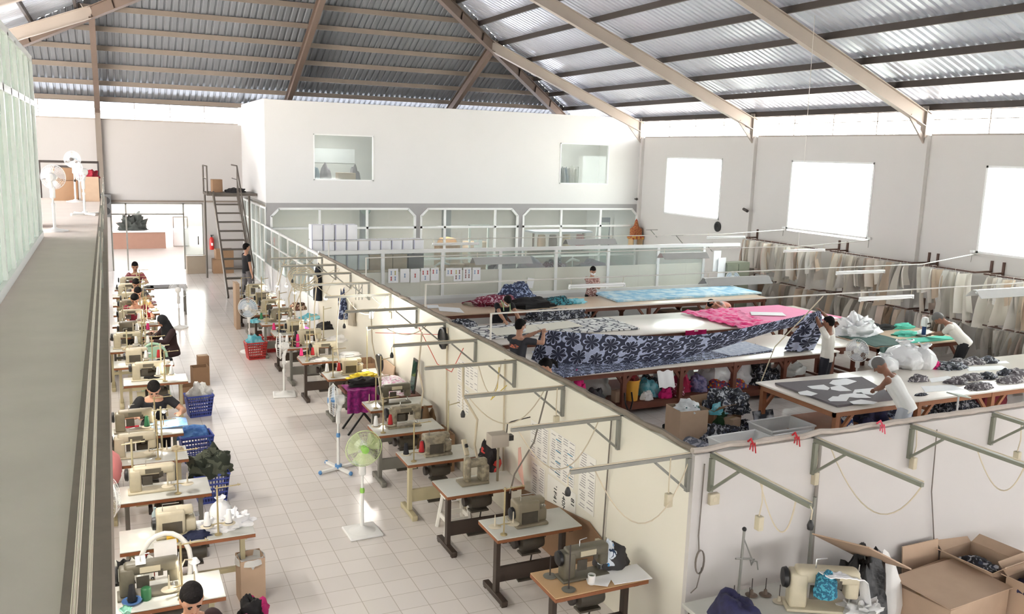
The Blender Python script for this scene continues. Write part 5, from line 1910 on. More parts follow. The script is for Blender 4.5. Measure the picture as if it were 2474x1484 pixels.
put('person in a black t-shirt sewing blue cloth at the left row', .44, 12.8, 180, [(.76, 12.3, .86), (.2, 12.32, .84)], sc=1.0, legs='sit', lean=24, hp=22, top=T_black, pants=P_black, sleeve=.5)
put('person in dark dress and black headscarf seated beside the left row aisle', 1.0, 17.75, 120, [(.62, 17.42, .8), (.6, 17.75, .8)], sc=.97, legs='sit', seat=.44, lean=12, hp=24, top=T_brown, pants=T_brown, hair=T_black, hairstyle='hijab', sleeve=1.0, female=True)
put('person in a maroon shirt with head bowed at the left row', .42, 20.1, 176, [(.66, 19.62, .84), (.2, 19.62, .84)], sc=1.0, legs='sit', lean=16, hp=24, top=T_maroon, pants=P_dark, sleeve=.55)
put('person in a yellowish top sewing behind the maroon shirted one', .5, 21.4, 180, [(.7, 20.95, .84), (.26, 20.95, .84)], sc=.97, legs='sit', lean=20, hp=20, top=mat('shirt_mustard', (196, 158, 96), .85), pants=P_dark, sleeve=.5, female=True)
put('person in a grey top sewing, third from the back of the left row', .5, 22.65, 180, [(.7, 22.2, .84), (.26, 22.2, .84)], sc=.97, legs='sit', lean=18, hp=20, top=P_mid, pants=P_dark, sleeve=.5, female=True)
put('person in a dark pink top farthest back in the left row near the doorway', .55, 25.1, 180, [(.75, 24.65, .84), (.32, 24.65, .84)], sc=1.0, legs='sit', lean=8, hp=14, top=mat('shirt_darkpink', (150, 74, 84), .85), pants=P_dark, sleeve=.5, hairstyle='tail', female=True)
put('person with black hair and bowed face at the bottom edge of the picture', .40, 6.5, 186, [(.66, 6.04, .84), (.2, 6.04, .84)], sc=1.0, legs='sit', seat=.46, lean=12, hp=16, top=T_brown, pants=P_dark, sleeve=.5, female=True, vox=.008)
# ================================================================ BRACKETS, CABLES, LIGHTS
def sag(a, b, d, n=10, side=(0, 0, 0)):
    a, b = Vector(a), Vector(b)
    return [a.lerp(b, i/n)+Vector((0, 0, -d*4*(i/n)*(1-i/n)))+Vector(side)*4*(i/n)*(1-i/n) for i in range(n+1)]


def bracket(label, loc, rz, group, L=1.17, sock=None, drop=None, loop=None, m=None):
    """arm along local +x from the wall at the origin (top of wall)"""
    t = thing('wall_bracket', label, 'bracket', loc, rz, group)
    m = m or M_steel
    MB().bx(-.03, L, -.016, .016, -.032, 0).build('arm', m, t)
    MB().bx(0, .035, -.02, .02, -.34, -.04).build('post', m, t)
    MB().beam((.03, 0, -.32), (.36, 0, -.04), .028, .02).build('brace', m, t)
    w = MB().tube([(.02, .015, .012), (.3, .012, .01), (.6, .016, .012), (L, .01, .012)], .006, 6)
    if loop:
        w.tube(sag((loop[0], 0, -.03), (loop[1], .02, -.03-.1*(loop[1] < .4)), loop[2], 14, (0, .06, 0)), .006, 6)
    if drop:
        w.tube([(L-.01, 0, -.01), (L+.02, 0, -.04), (L+.015, 0, -drop)], .005, 6)
    if sock:
        w.tube([(sock, .02, -.01), (sock+.01, .03, -.2), (sock, .02, -.32)], .006, 6)
    w.build('cable', M_cable, t)
    if drop:
        MB().lathe([(.0, -.06), (.022, -.06), (.026, -.03), (.016, 0), (.006, .015)], (L+.015, 0, -drop-.01), 10).build('plug', M_blk, t)
    if sock:
        s = MB().bx(sock-.03, sock+.03, 0, .05, -.44, -.32, bev=.006).build('socket_box', M_mcream, t)
        MB().bx(sock-.034, sock-.03, .012, .038, -.42, -.36).build('socket_hole', M_blk, s)
    return t


BYs = [5.74, 6.87, 8.02, 9.27, 10.52, 11.72, 13.02, 14.42, 15.82, 17.2, 18.5, 19.8]
par = [dict(drop=.14, loop=(.0, .95, .5), sock=.22), dict(loop=(.25, 1.1, .4), sock=None), dict(drop=.16, loop=(.25, 1.12, .3), sock=.1), dict(loop=(.2, .5, .34)), dict(drop=.1, sock=None), dict(loop=(.3, .9, .1)), dict(drop=.2), dict(loop=(.1, .8, .3), sock=.05), dict(loop=(.3, 1.0, .2)), dict(drop=.1), dict(), dict(loop=(.2, 1.0, .2))]
for i, y in enumerate(BYs):
    bracket('grey steel arm bracket on the long cream partition, %s from the near corner' % ORD[i], (XW, y, WH), PI, 'arm brackets along the long partition', **par[i])
for i, x in enumerate((4.58, 5.74, 6.97, 8.14, 9.3)):
    if i < 4:
        bracket('green grey steel arm bracket on the near partition, %s from the corner' % ORD[i], (x, YP, WH), -PI/2, 'arm brackets along the near partition', m=mat('steel_greenish', (136, 138, 124), .45, .3, var=.1),
                **[dict(drop=.12, sock=.62, loop=(.62, 1.0, .35)), dict(sock=.02, loop=(.2, 1.15, .42)), dict(loop=(.72, 1.15, .3), sock=.05), dict(sock=.3)][i])
# rolled cloth strip and cables lying along the partition tops
def coping(name, label, a, b, m, n, seeds, r=.028):
    mb = MB()
    a, b = Vector(a), Vector(b)
    d = (b-a).normalized()
    s = d.cross(Vector((0, 0, 1)))
    for k in range(seeds):
        pts = []
        for i in range(n+1):
            p = a.lerp(b, i/n)
            pts.append(p+s*.03*noise.noise(Vector((i*.6, k*7, 1)))*1.6+Vector((0, 0, r*.8+.018*noise.noise(Vector((i*.5, k*5, 9)))+.004)))
        mb.tube(pts, [r*(1-.55*(k > 0))*(1+.35*noise.noise(Vector((i*.9, k, 3)))) for i in range(n+1)], 7)
    return mesh_thing(name, mb, m, label, 'cable')


M_rag = mat('grey_rag', (150, 138, 126), .85, var=.2, scale=10)
coping('cable_bundle', 'dusty bundle of cables wrapped in cloth along the top of the long partition', (XW+.045, YP+.05, WH), (XW+.045, 20.3, WH), M_rag, 90, 3)
coping('cable_bundle', 'pale cloth wrapped cables along the top of the near partition', (XW, YP+.045, WH), (11, YP+.045, WH), mat('pale_rag', (196, 186, 176), .85, var=.15, scale=10), 50, 3)
for i, (x, lb) in enumerate([(5.0, 'red string tied round the near partition top closest to the corner'), (5.5, 'second red string tied on the near partition top'), (6.55, 'pink string tied on the near partition top by the third bracket')]):
    mb = MB()
    for k in range(3):
        mb.tube([(0, 0, .0), (.02*(k-1), -.03, .02), (.035*(k-1)-.01, -.045, -.03-.02*k)], .006, 5)
    mb.tube([(0, -.04, 0), (0, 0, .05), (0, .05, .0)], .01, 6)
    mesh_thing('string_tie', mb, mat('red_string', (190, 40, 50), .8) if i < 2 else mat('pink_string', (226, 90, 110), .8), lb, 'string', None, (x, YP, WH+.03))
# conduits and cables on the near partition
mesh_thing('conduit_pipe', MB().tube([(5.78, YP-.03, 1.98), (5.8, YP-.025, 1.2), (5.84, YP-.03, .0)], .018, 8), mat('conduit', (140, 134, 128), .5), 'grey conduit pipe running down the near partition below the second bracket', 'pipe')
mesh_thing('light_pole', MB().tube([(5.72, YP-.09, 0), (5.72, YP-.09, 1.5)], .016, 8).tube([(5.72, YP-.09, 1.42), (5.6, YP-.16, 1.28)], .007, 6), M_steel, 'thin steel pole with a short arm standing before the near partition', 'pole')
mb = MB().tube([(4.5, YP-.02, 1.95), (4.49, YP-.02, 1.3), (4.5, YP-.03, 1.15)], .006, 6)
for k in range(3):
    mb.tube([(4.51+.045*math.cos(q*PI/8)-.0, YP-.03-.006*k, 1.06+.11*math.sin(q*PI/8)) for q in range(17)], .005, 6)
mb.tube([(4.54, YP-.03, 1.0), (4.5, YP-.03, .82), (4.44, YP-.03, .78)], .005, 6)
mesh_thing('coiled_cable', mb, M_cableg, 'thin dark cable coiled on the near partition by the corner', 'cable')
mesh_thing('hanging_cable', MB().tube([(7.3, YP-.03, 1.95), (7.33, YP-.03, 1.3), (7.5, YP-.02, .6), (7.7, YP-.02, .3)], .006, 6), M_cableg, 'dark cable running down the near partition at the right frame edge', 'cable')
t = thing('socket_box', 'cream socket box fixed on the near partition below the first bracket', 'socket', (4.62, YP, 1.62))
MB().bx(-.05, .05, -.045, 0, -.05, .05, bev=.006).build('box', M_mcream, t)
MB().lathe([(.022, 0), (.022, .003)], (0, -.046, 0), 12, Matrix.Rotation(PI/2, 3, 'X')).build('socket_face', M_cable, t)
# cables on the cream wall
for i, (y, y2, lb) in enumerate([(7.0, 7.05, 'grey cable dropping down the cream wall to the socket by the posters'), (9.55, 9.5, 'cream conduit on the cream wall behind the third right table'), (11.6, 11.55, 'cream conduit on the cream wall under the wall clock'), (14.3, 14.1, 'cream cable looping down the cream wall near the bright bulb')]):
    mesh_thing('wall_cable', MB().tube([(XW-.02, y, 1.98), (XW-.025, (y+y2)/2, 1.2), (XW-.02, y2, .62 if i == 0 else .3)], .012 if i else .008, 7), M_cable if i else M_cableg, lb, 'cable')
t = thing('socket_box', 'cream socket box on the long brown board by the cream wall', 'socket', (4.36, 7.05, .62))
MB().bx(-.03, .02, -.06, .06, -.05, .05, bev=.006).build('box', M_mcream, t)
MB().bx(-.034, -.03, -.03, .03, -.02, .02).build('socket_hole', M_blk, t)
mesh_thing('droop_cable', MB().tube([(4.2, 8.02, 2.0), (4.1, 8.1, 1.4), (3.95, 8.25, 1.0), (3.92, 8.3, .76)], .009, 6), M_cableg, 'grey cable drooping from the third bracket to the button machine table', 'cable')
mesh_thing('droop_cable', MB().tube([(3.75, 9.35, 2.0), (3.78, 9.4, 1.6), (3.95, 9.35, 1.3), (3.9, 9.3, 1.0), (3.85, 9.0, .78)], .016, 7), M_cable, 'thick taped cream cable hanging over the third right table', 'cable')
pl = thing('power_strip', 'cream power strip tied to the taped cable over the third right table', 'power strip', (3.72, 9.15, 1.02))
MB().box((0, 0, .02), (.055, .2, .04), rot=Matrix.Rotation(.9, 3, 'X'), bev=.006).build('body', M_mcream, pl)
MB().box((-.0, -.03, .05), (.03, .04, .03), rot=Matrix.Rotation(.9, 3, 'X')).build('plug', M_blk, pl)
mesh_thing('droop_cable', MB().tube([(3.9, 11.3, 2.0), (3.82, 11.2, 1.5), (3.86, 11.1, 1.2), (3.8, 11.1, .8)], .012, 6), M_cable, 'cream cable hanging down by the fifth right machine', 'cable')
mb = MB()
for k in range(4):
    mb.tube([(3.9+.3*math.cos(q*PI/9), 19.4+.1*k, 1.55+.22*math.sin(q*PI/9)+.03*k) for q in range(19)], .014, 6)
mesh_thing('coiled_cable', mb, M_cable, 'big loops of cream cable hanging over the far right tables', 'cable')
# wall clock wheel, hung things on the cream wall
t = thing('wall_fan_ring', 'black rimmed round clock on the cream wall near the sixth bracket', 'clock', (XW-.02, 11.72, 1.8))
Rm = Matrix.Rotation(-PI/2, 3, 'Y')
MB().lathe([(.13, -.01), (.165, 0), (.165, .04), (.14, .05), (.13, .03)], (0, 0, 0), 24, Rm).build('rim', M_blk, t)
MB().lathe([(.135, 0), (.135, .02), (0, .02)], (0, 0, 0), 24, Rm).build('face', mat('clock_face', (206, 202, 192), .6), t)
MB().box((-.028, .02, .03), (.004, .012, .09)).box((-.028, -.02, .0), (.004, .06, .012)).build('hands', M_blk, t)
mesh_thing('hanging_cloth', MB().pile((0, 0, 0), (.09, .1, .55), 9, .3, 5), C_batikn, 'dark blue printed cloth bag hanging on the cream wall by the tenth bracket', 'cloth', None, (4.33, 17.6, 1.0))
mesh_thing('hanging_cloth', MB().pile((0, 0, 0), (.09, .16, .8), 19, .2, 4), mat('navy_garment', (26, 30, 44), .85), 'dark navy garment hanging near the far end of the cream wall', 'cloth', None, (4.33, 20.0, 1.0))
mesh_thing('hanging_cloth', MB().pile((0, 0, 0), (.07, .12, .4), 29, .2, 4), mat('grey_garment', (186, 176, 160), .85), 'pale beige cloth hanging beside the dark printed bag on the cream wall', 'cloth', None, (4.35, 16.9, 1.0))
t = thing('scissor_frame', 'steel drying frame with crossed bars hooked on the ninth bracket', 'frame', (4.2, 15.82, 1.70))
for k in (-.06, 0, .06):
    MB().tube([(k, 0, .3), (k, 0, 0)], .008, 6).build('bar', M_steel, t)
MB().tube([(-.07, 0, .28), (.07, 0, .02)], .006, 6).tube([(.07, 0, .28), (-.07, 0, .02)], .006, 6).build('cross_bar', M_steel, t)
# bright bulb on the cream wall
t = thing('wall_bulb', 'glaring lit bulb hung by the cream wall under the eighth bracket', 'lamp', PX(897, 762, 3.98))
MB().lathe([(.02, .06), (.022, .1), (.012, .11)]).build('socket', M_blk, t)
MB().lathe([(0, -.06), (.03, -.045), (.036, 0), (.026, .05), (.02, .065)], n=14).build('bulb', mat('bulb_glare', (255, 250, 240), .4, var=0, emit=60), t)
l = bpy.data.lights.new('bulb_light', 'POINT')
l.energy, l.shadow_soft_size, l.color = 7, .04, (1, .96, .88)
o = bpy.data.objects.new('bulb_light', l)
COL.objects.link(o)
o.parent = t
o.location = (-.06, 0, -.08)
for i, (x, y, lb) in enumerate([(670, 690, 'lit white lamp farthest left over the far right tables'), (692, 690, 'lit small lamp beside the farthest left one over the far right tables'), (712, 706, 'lit lamp nearer the wall over the far right tables'), (787, 720, 'lit shaded lamp hanging by the cream wall'), (698, 775, 'lit warm lamp on the eleventh right table')]):
    p = PY(x, y, (21.8, 22.3, 20.6, 18.2, 18.3)[i])
    t = thing('hanging_lamp', lb, 'lamp', p, 0, 'small lit lamps over the right row')
    MB().lathe([(.05, 0), (.02, .06), (.015, .08)], n=12).build('lamp_shade', M_tubw, t)
    MB().ell((0, 0, -.01), .036).build('bulb', M_bulb, t)
    MB().tube([(0, 0, .08), (.03, 0, max(.12, 1.5-p.z)), (XW-p.x+.01, 0, max(.2, 1.98-p.z))], .005, 5).build('cord', M_cable, t)

# ---- strung wires with tube lights and reflector hoods over the cutting room
def tube_light(label, x0, x1, y, z, on=False):
    t = thing('tube_light', label, 'light', ((x0+x1)/2, y, z), 0, 'tube lights strung over the cutting room')
    h = (x1-x0)/2
    MB().bx(-h, h, -.03, .03, 0, .035, bev=.006).build('batten', M_tubw, t)
    MB().tube([(-h+.02, 0, -.018), (h-.02, 0, -.018)], .014, 8).build('tube', mat('tube_white', (250, 250, 250), .3, var=0), t)
    for s in (-1, 1):
        MB().bx(s*h-.012, s*h+.012, -.018, .018, -.036, 0).build('end_cap', M_tubw, t)
        MB().tube([(s*(h-.04), 0, .035), (s*(h-.02), 0, .15)], .004, 5).build('hook', M_cable, t)


def hood(label, x0, x1, y, z):
    t = thing('lamp_hood', label, 'light', ((x0+x1)/2, y, z), 0, 'grey reflector hoods strung over the cutting room')
    h = (x1-x0)/2
    m = mat('hood_grey', (186, 186, 184), .45, .2, var=.06)
    Mx = Matrix(((0, 0, 1, 0), (1, 0, 0, 0), (0, 1, 0, 0), (0, 0, 0, 1)))
    MB().prism([(-.035, .03), (-.16, -.1), (-.152, -.105), (-.03, .02), (.03, .02), (.152, -.105), (.16, -.1), (.035, .03)], -h, h, Mx).build('reflector', m, t)
    MB().tube([(-h+.05, 0, -.02), (h-.05, 0, -.02)], .014, 8).build('tube', mat('tube_white'), t)
    for s in (-1, 1):
        MB().tube([(s*(h-.1), 0, .03), (s*(h-.1), 0, .13)], .004, 5).build('hook', M_cable, t)


WZ = 2.38
M_wire = mat('strung_wire', (206, 202, 196), .5, var=0)
for i, (y, lb) in enumerate([(19.45, 'farthest strung wire just before the glass partition'), (16.3, 'strung wire over the second cutting table'), (12.8, 'strung wire over the stretched lily cloth'), (10.2, 'strung wire over the near cutting table')]):
    yw = (20.2, 17.0, 13.85, 10.6)[i]
    mesh_thing('strung_wire', MB().tube([(XW+.06, y, WH), (XW+.06, y, WZ+.06)], .014, 6).tube([(XW+.06, y, WZ+.055), (11, y, WZ+.075), (15.5, y, WZ+.09), (XR, yw, 2.5)], .012, 6), M_wire, lb, 'wire', 'wires strung across the cutting room')
tube_light('white tube light on the farthest wire, leftmost', 6.95, 8.15, 19.45, WZ-.06)
hood('grey reflector hood in the middle of the farthest wire', 10.55, 12.0, 19.45, WZ-.02)
tube_light('white tube light on the farthest wire, nearest the right wall', 15.0, 16.3, 19.45, WZ-.0)
hood('grey reflector hood on the second wire nearest the cream partition', 6.7, 8.0, 16.3, WZ-.02)
hood('grey reflector hood in the middle of the second wire', 11.3, 12.55, 16.3, WZ-.02)
tube_light('white tube light on the second wire near the hanging patterns', 14.9, 16.2, 16.3, WZ-.02)
tube_light('double white tube light hanging on the third wire before the masked person', 7.05, 8.15, 12.8, WZ-.08)
hood('grey reflector hood on the third wire right of the double tube', 9.85, 11.35, 12.8, WZ-.05)
tube_light('white tube light on the third wire before the hanging patterns', 13.1, 14.4, 12.8, WZ-.03)
tube_light('white tube light on the nearest wire', 11.0, 12.2, 10.2, WZ-.04)
hood('grey reflector hood at the right frame edge on the nearest wire', 13.7, 15.2, 10.2, WZ-.02)
# drop cord from the nearest wire to the near table
mesh_thing('droop_cable', MB().tube([(10.15, 10.15, WZ+.06), (9.95, 10.3, 2.1), (9.85, 10.8, 1.5), (9.8, 11.0, .87)], .01, 6), M_cable, 'pale cord dropping from the nearest wire to the near table corner', 'cord')

# ================================================================ HANGING PATTERNS ON THE RIGHT WALL
M_rail = mat('rail_brown', (96, 70, 60), .5, .2)
RXP = 17.85
railspans = [(21.45, 17.95, 'far'), (17.75, 15.0, 'second'), (14.85, 13.3, 'third'), (13.1, 10.2, 'near')]
for a, b, nm in railspans:
    for z, lv in ((2.15, 'upper'), (1.0, 'lower')):
        t = thing('pattern_rail', '%s pipe rail on the right wall, %s section, holding paper patterns' % (lv, nm), 'rail', (RXP, 0, z), 0, 'pattern rails on the right wall')
        MB().tube([(0, a, 0), (0, b, 0)], .018, 8).build('pipe', M_rail, t)
        for y in (a-.05, b+.05):
            MB().bx(-.02, XR-RXP, y-.02, y+.02, -.02, .02).bx(XR-RXP-.04, XR-RXP, y-.025, y+.025, -.1, .25).build('support_arm', M_rail, t)
PCOL = [((240, 235, 226), 'off-white'), ((222, 218, 212), 'pale grey'), ((224, 206, 186), 'tan'), ((204, 198, 190), 'grey'), ((236, 218, 208), 'pinkish'), ((170, 146, 124), 'brown'), ((238, 236, 232), 'white')]
pm = [mat('pattern_%s' % n.replace('-', '_'), c, .8, var=.05, scale=3) for c, n in PCOL]
protos = {}


def pat_mesh(k, ci):
    if (k, ci) in protos:
        return protos[(k, ci)]
    r = random.Random(k*7+3)
    w0, w1 = [(.1, .34), (.3, .36), (.08, .2), (.22, .3), (.16, .44), (.12, .16), (.26, .2), (.06, .3)][k]
    h = [.9, .78, 1.0, .66, .95, .8, .55, 1.0][k]
    n, mrow = 4, 8
    bow, lean_ = r.uniform(-.05, .05), r.uniform(-.08, .1)
    prof = [w0+(w1-w0)*v+bow*math.sin(v*PI) for v in [j/mrow for j in range(mrow+1)]]
    off = [lean_*j/mrow for j in range(mrow+1)]
    cut = r.uniform(-.25, .25)
    curl = r.uniform(-.12, .12)

    def fn(u, v):
        j = int(round(v*mrow))
        x = (u-.5)*prof[j]+off[j]
        return (x, curl*math.sin(u*PI)*(.4+v)+.03*math.sin(v*4), -.05-v*h-cut*(u-.5)*max(0, v-.6))
    g = MB().grid(fn, n, mrow)
    g2 = len(g.v)
    g.v += [(p[0], p[1]+.004, p[2]) for p in g.v[:g2]]
    fs = list(g.f)
    g.f += [tuple(g2+i for i in reversed(f)) for f in fs]
    g.sm += [True]*len(fs)
    g.mi += [0]*len(fs)
    g.tube([(0, 0, -.06), (0, .002, .0), (.015, .002, .025), (.02, .002, .0)], .004, 5)
    o = g.build('hanging_pattern', pm[ci])
    protos[(k, ci)] = o
    return o


fresh = set()
pr = random.Random(21)
for a, b, nm in railspans:
    for z, lv in ((2.15, 'upper'), (1.0, 'lower')):
        y = a-.12
        while y > b+.1:
            k = pr.randrange(8)
            ci = pr.choice([0, 0, 0, 0, 1, 1, 2, 3, 4, 6, 6]) if lv == 'upper' else pr.choice([0, 1, 1, 2, 3, 3, 3, 5, 4, 1])
            o = pat_mesh(k, ci)
            if (k, ci) in fresh:
                o = o.copy()
                COL.objects.link(o)
            fresh.add((k, ci))
            s = pr.uniform(.85, 1.2) if lv == 'upper' else pr.uniform(.75, .95)
            if lv == 'lower' and k in (2, 7, 4):
                s *= .85
            o.location = (RXP+pr.uniform(-.03, .03), y, z-.0)
            o.rotation_euler = (0, 0, pr.uniform(-.55, .5))
            o.scale = (1.3, 1, s)
            tag(o, '%s paper pattern hanging on the %s rail, %s section, right wall' % (PCOL[ci][1], lv, nm), 'paper pattern', '%s patterns on the %s rail, %s section' % (PCOL[ci][1], lv, nm))
            y -= pr.choice([.045, .06, .08, .1, .14]) if lv == 'upper' else pr.choice([.06, .08, .1, .14])
# ================================================================ FANS
M_fanw = mat('fan_white', (236, 236, 234), .35, var=.03)
M_fang = mat('fan_green', (150, 206, 96), .35, var=.03)
M_fanb = mat('fan_blue', (92, 146, 200), .35, var=.03)
M_bladeg = mat('blade_green', (214, 232, 170), .3, alpha=.45, var=0)
M_bladeb = mat('blade_blue', (196, 214, 234), .3, alpha=.6, var=0)
M_bladew = mat('blade_white', (226, 228, 236), .3, alpha=.6, var=0)


def stand_fan(label, x, y, z, face, hz, base='square', mc=M_fanw, ac=M_fanw, bl=None, R=.21, tilt=0.0, group='white pedestal fans'):
    """face: heading of the blowing side, degrees from +x"""
    t = thing('stand_fan', label, 'fan', (x, y, z), math.radians(face), group)
    bl = bl or M_bladew
    if base == 'square':
        MB().bx(-.2, .2, -.2, .2, 0, .035, bev=.015).lathe([(.18, .03), (.07, .06), (.03, .09)]).build('base', mc, t)
    elif base == 'round':
        MB().lathe([(.21, 0), (.21, .02), (.06, .05), (.03, .07)]).build('base', mc, t)
    else:
        b = MB()
        for q in range(2):
            a = q*PI/2+.5
            b.beam((-.3*math.cos(a), -.3*math.sin(a), .03), (.3*math.cos(a), .3*math.sin(a), .03), .05, .035)
        bo = b.build('base', mc, t)
        for q in range(4):
            a = q*PI/2+.5
            MB().ell((.3*math.cos(a), .3*math.sin(a), .028), .03).build('foot', ac, bo)
        MB().lathe([(.05, .03), (.05, .08)]).build('collar', ac, t)
    p = MB().tube([(0, 0, .05), (0, 0, hz*.5)], .022, 10).tube([(0, 0, hz*.5), (0, 0, hz-.25)], .015, 10).build('pole', mc, t)
    MB().lathe([(.026, 0), (.03, .03), (.022, .06)], (0, 0, hz*.5-.03)).build('height_knob', ac, p)
    b = MB().box((0, 0, hz-.25), (.06, .08, .2), bev=.02).tube([(0, 0, hz-.2), (-.03, 0, hz-.1), (-.06, 0, hz)], [.03, .028, .03], 8)
    b.build('control_box', mc, t)
    Rt = Matrix.Rotation(PI/2+tilt, 3, 'Y')
    c = Vector((.06, 0, hz))
    MB().lathe([(.03, -.16), (.065, -.14), (.075, -.06), (.06, -.02)], c, 14, Rt).build('motor_housing', mc, t)
    g = MB()
    n = 30
    for k in range(n):
        a = 2*PI*k/n
        e = Rt @ Vector((math.cos(a), math.sin(a), 0))
        ax = Rt @ Vector((0, 0, 1))
        g.tube([c+e*.04+ax*.075, c+e*R*.75+ax*.06, c+e*R, c+e*R*.75-ax*.05, c+e*.05-ax*.06], .0016, 4, cap=False)
    ring = [c+Rt @ Vector((R*math.cos(2*PI*k/32), R*math.sin(2*PI*k/32), 0)) for k in range(33)]
    g.tube(ring, .006, 6)
    for rr, hh in ((R*.75, .06), (R*.75, -.05), (R*.45, .068)):
        g.tube([c+Rt @ Vector((rr*math.cos(2*PI*k/28), rr*math.sin(2*PI*k/28), hh)) for k in range(29)], .002, 4)
    g.build('grille', mc if bl is not M_bladeg else M_bladeg, t)
    b = MB()
    for k in range(3):
        a0 = 2*PI*k/3

        def fn(u, v):
            a = a0+(u-.5)*(1.5 if v > .3 else .8)
            r = .03+v*R*.8
            return c+Rt @ Vector((r*math.cos(a), r*math.sin(a), (u-.5)*.05))
        b.grid(fn, 8, 6)
    b.build('blades', bl, t)
    MB().lathe([(.045, .07), (.04, .085), (0, .09)], c, 16, Rt).build('badge', ac, t)
    MB().lathe([(.035, -.03), (.04, .02), (.02, .04), (0, .042)], c, 12, Rt).build('hub', ac, t)
    return t


stand_fan('pale green stand fan with white square base in the aisle, nearest', 2.56, 9.5, 0, -88, 1.07, 'square', M_fanw, M_fang, M_bladeg, .215)
stand_fan('white and blue stand fan on a cross base facing left', 2.79, 11.64, 0, 172, 1.03, 'cross', M_fanw, M_fanb, M_bladeb, .23)
stand_fan('white stand fan on a square base in the middle of the aisle', 2.77, 15.71, 0, 172, .93, 'square', M_fanw, M_fanw, M_bladew, .24)
stand_fan('grey blue stand fan far down the aisle near the stair', 2.69, 19.43, 0, -120, 1.0, 'round', M_fanw, M_fanw, M_bladeb, .22)
stand_fan('white stand fan seen from behind at the far end of the left aisle', 1.45, 22.6, 0, 80, .95, 'round', M_fanw, M_fanw, M_bladew, .22)
stand_fan('white stand fan behind the near cutting table in the cutting room', 12.72, 11.7, 0, 200, 1.05, 'round', M_fanw, M_fanw, M_bladew, .22)
stand_fan('grey blue stand fan before the green cupboard at the glass partition', 16.3, 19.85, 0, 235, 1.15, 'round', M_fanw, M_fanw, M_bladeb, .2)
stand_fan('white stand fan on the balcony nearest the office glass', -.84, 16.3, 3.0, 70, .9, 'round', M_fanw, M_fanw, M_bladew, .2)
stand_fan('white stand fan on the balcony by the railing', -.46, 19.9, 3.0, 190, .88, 'cross', M_fanw, M_fanw, M_bladeb, .2)
stand_fan('dark headed stand fan at the far end of the balcony by the boxes', -.75, 24.3, 3.0, 250, 1.05, 'round', M_fanw, M_dark, M_bladeb, .2)
stand_fan('pale stand fan half hidden by the balcony edge at the second left table', -.2, 9.1, 0, 20, 1.0, 'round', M_fanw, M_fanw, M_bladew, .22)

# ================================================================ BALCONY
carton('stacked brown carton at the far end of the balcony, lower left', -1.0, 25.0, .6, .5, .5, 0, M_cardd, z=3.0)
carton('brown carton standing on the lower left balcony carton', -1.0, 25.0, .5, .42, .32, .1, M_cardd, z=3.503)
carton('open carton with red cloth at the right of the balcony cartons', -.42, 24.7, .42, .5, .62, 0, M_card, z=3.0, open_=True, flaps=False)
heap('cloth_bundle', 'red and maroon cloth spilling from the open balcony carton', 'cloth', -.42, 24.7, (.19, .22, .2), mat('crimson_cloth', (170, 24, 50), .85, var=.3), z=3.58, px=False)
mesh_thing('dark_board', MB().bx(-.3, .3, -.02, .02, 0, .05), M_dark, 'dark bar lying across the balcony cartons', 'bar', None, (-.9, 24.9, 3.83))
mesh_thing('plant_cloth', MB().pile((0, 0, 0), (.16, .3, .9), 13, .2, 4), print_mat('green_red_cloth', (60, 150, 110), (190, 90, 90), None, 5, .5), 'green and red cloth bundle beside the balcony fan', 'cloth', None, (-1.3, 17.4, 3.0))
carton('yellow brown carton on the stair landing', 3.3, 30.7, .32, .32, .42, .1, M_cardd, z=2.952)
heap('cloth_bundle', 'dark cloth on the stair landing', 'cloth', 3.9, 30.6, (.3, .25, .14), C_black, z=2.952, px=False)
carton('brown carton under the stair against the back wall', 3.6, 32.3, .7, .5, .5, 0, M_cardd)
carton('second brown carton stacked under the stair', 3.65, 32.3, .6, .45, .35, .05, M_cardd, z=.502)
carton('grey brown carton in the doorway at its right side', 2.72, 32.4, .66, .5, .62, 0, mat('carton_grey', (150, 136, 120), .85, var=.06))
t = thing('fire_extinguisher', 'red fire extinguisher on the back wall by the stair', 'fire extinguisher', (3.35, YB-.1, .72))
MB().lathe([(.0, 0), (.075, 0), (.08, .03), (.08, .38), (.05, .44), (.025, .46)], n=16).build('cylinder', mat('extinguisher_red', (206, 40, 36), .3, var=.03), t)
MB().lathe([(.025, .46), (.03, .5), (.02, .53)]).box((.02, 0, .53), (.12, .025, .02)).build('valve', M_blk, t)
MB().box((0, -.081, .2), (.07, .004, .1)).build('label', M_paper, t)
t = thing('loudspeaker', 'tall grey loudspeaker mounted beside the doorway', 'speaker', (-.1, YB-.25, 1.95))
MB().bx(-.17, .17, -.15, .15, 0, .78, bev=.01).build('cabinet', mat('speaker_grey', (110, 110, 110), .6), t)
for z in (.2, .56):
    MB().lathe([(.13, 0), (.12, .01), (.05, -.0), (0, .02)], (0, -.152, z), 16, Matrix.Rotation(PI/2, 3, 'X')).build('cone', M_blk, t)
struct('trim_70', MB().bx(-.5, -.1, 17.6, 17.9, 0, 2.7), mat('column_dark', (84, 74, 64), .7, var=.1))
struct('trim_71', MB().bx(-.5, -.12, 11.4, 11.6, 0, 2.7), M_cream)
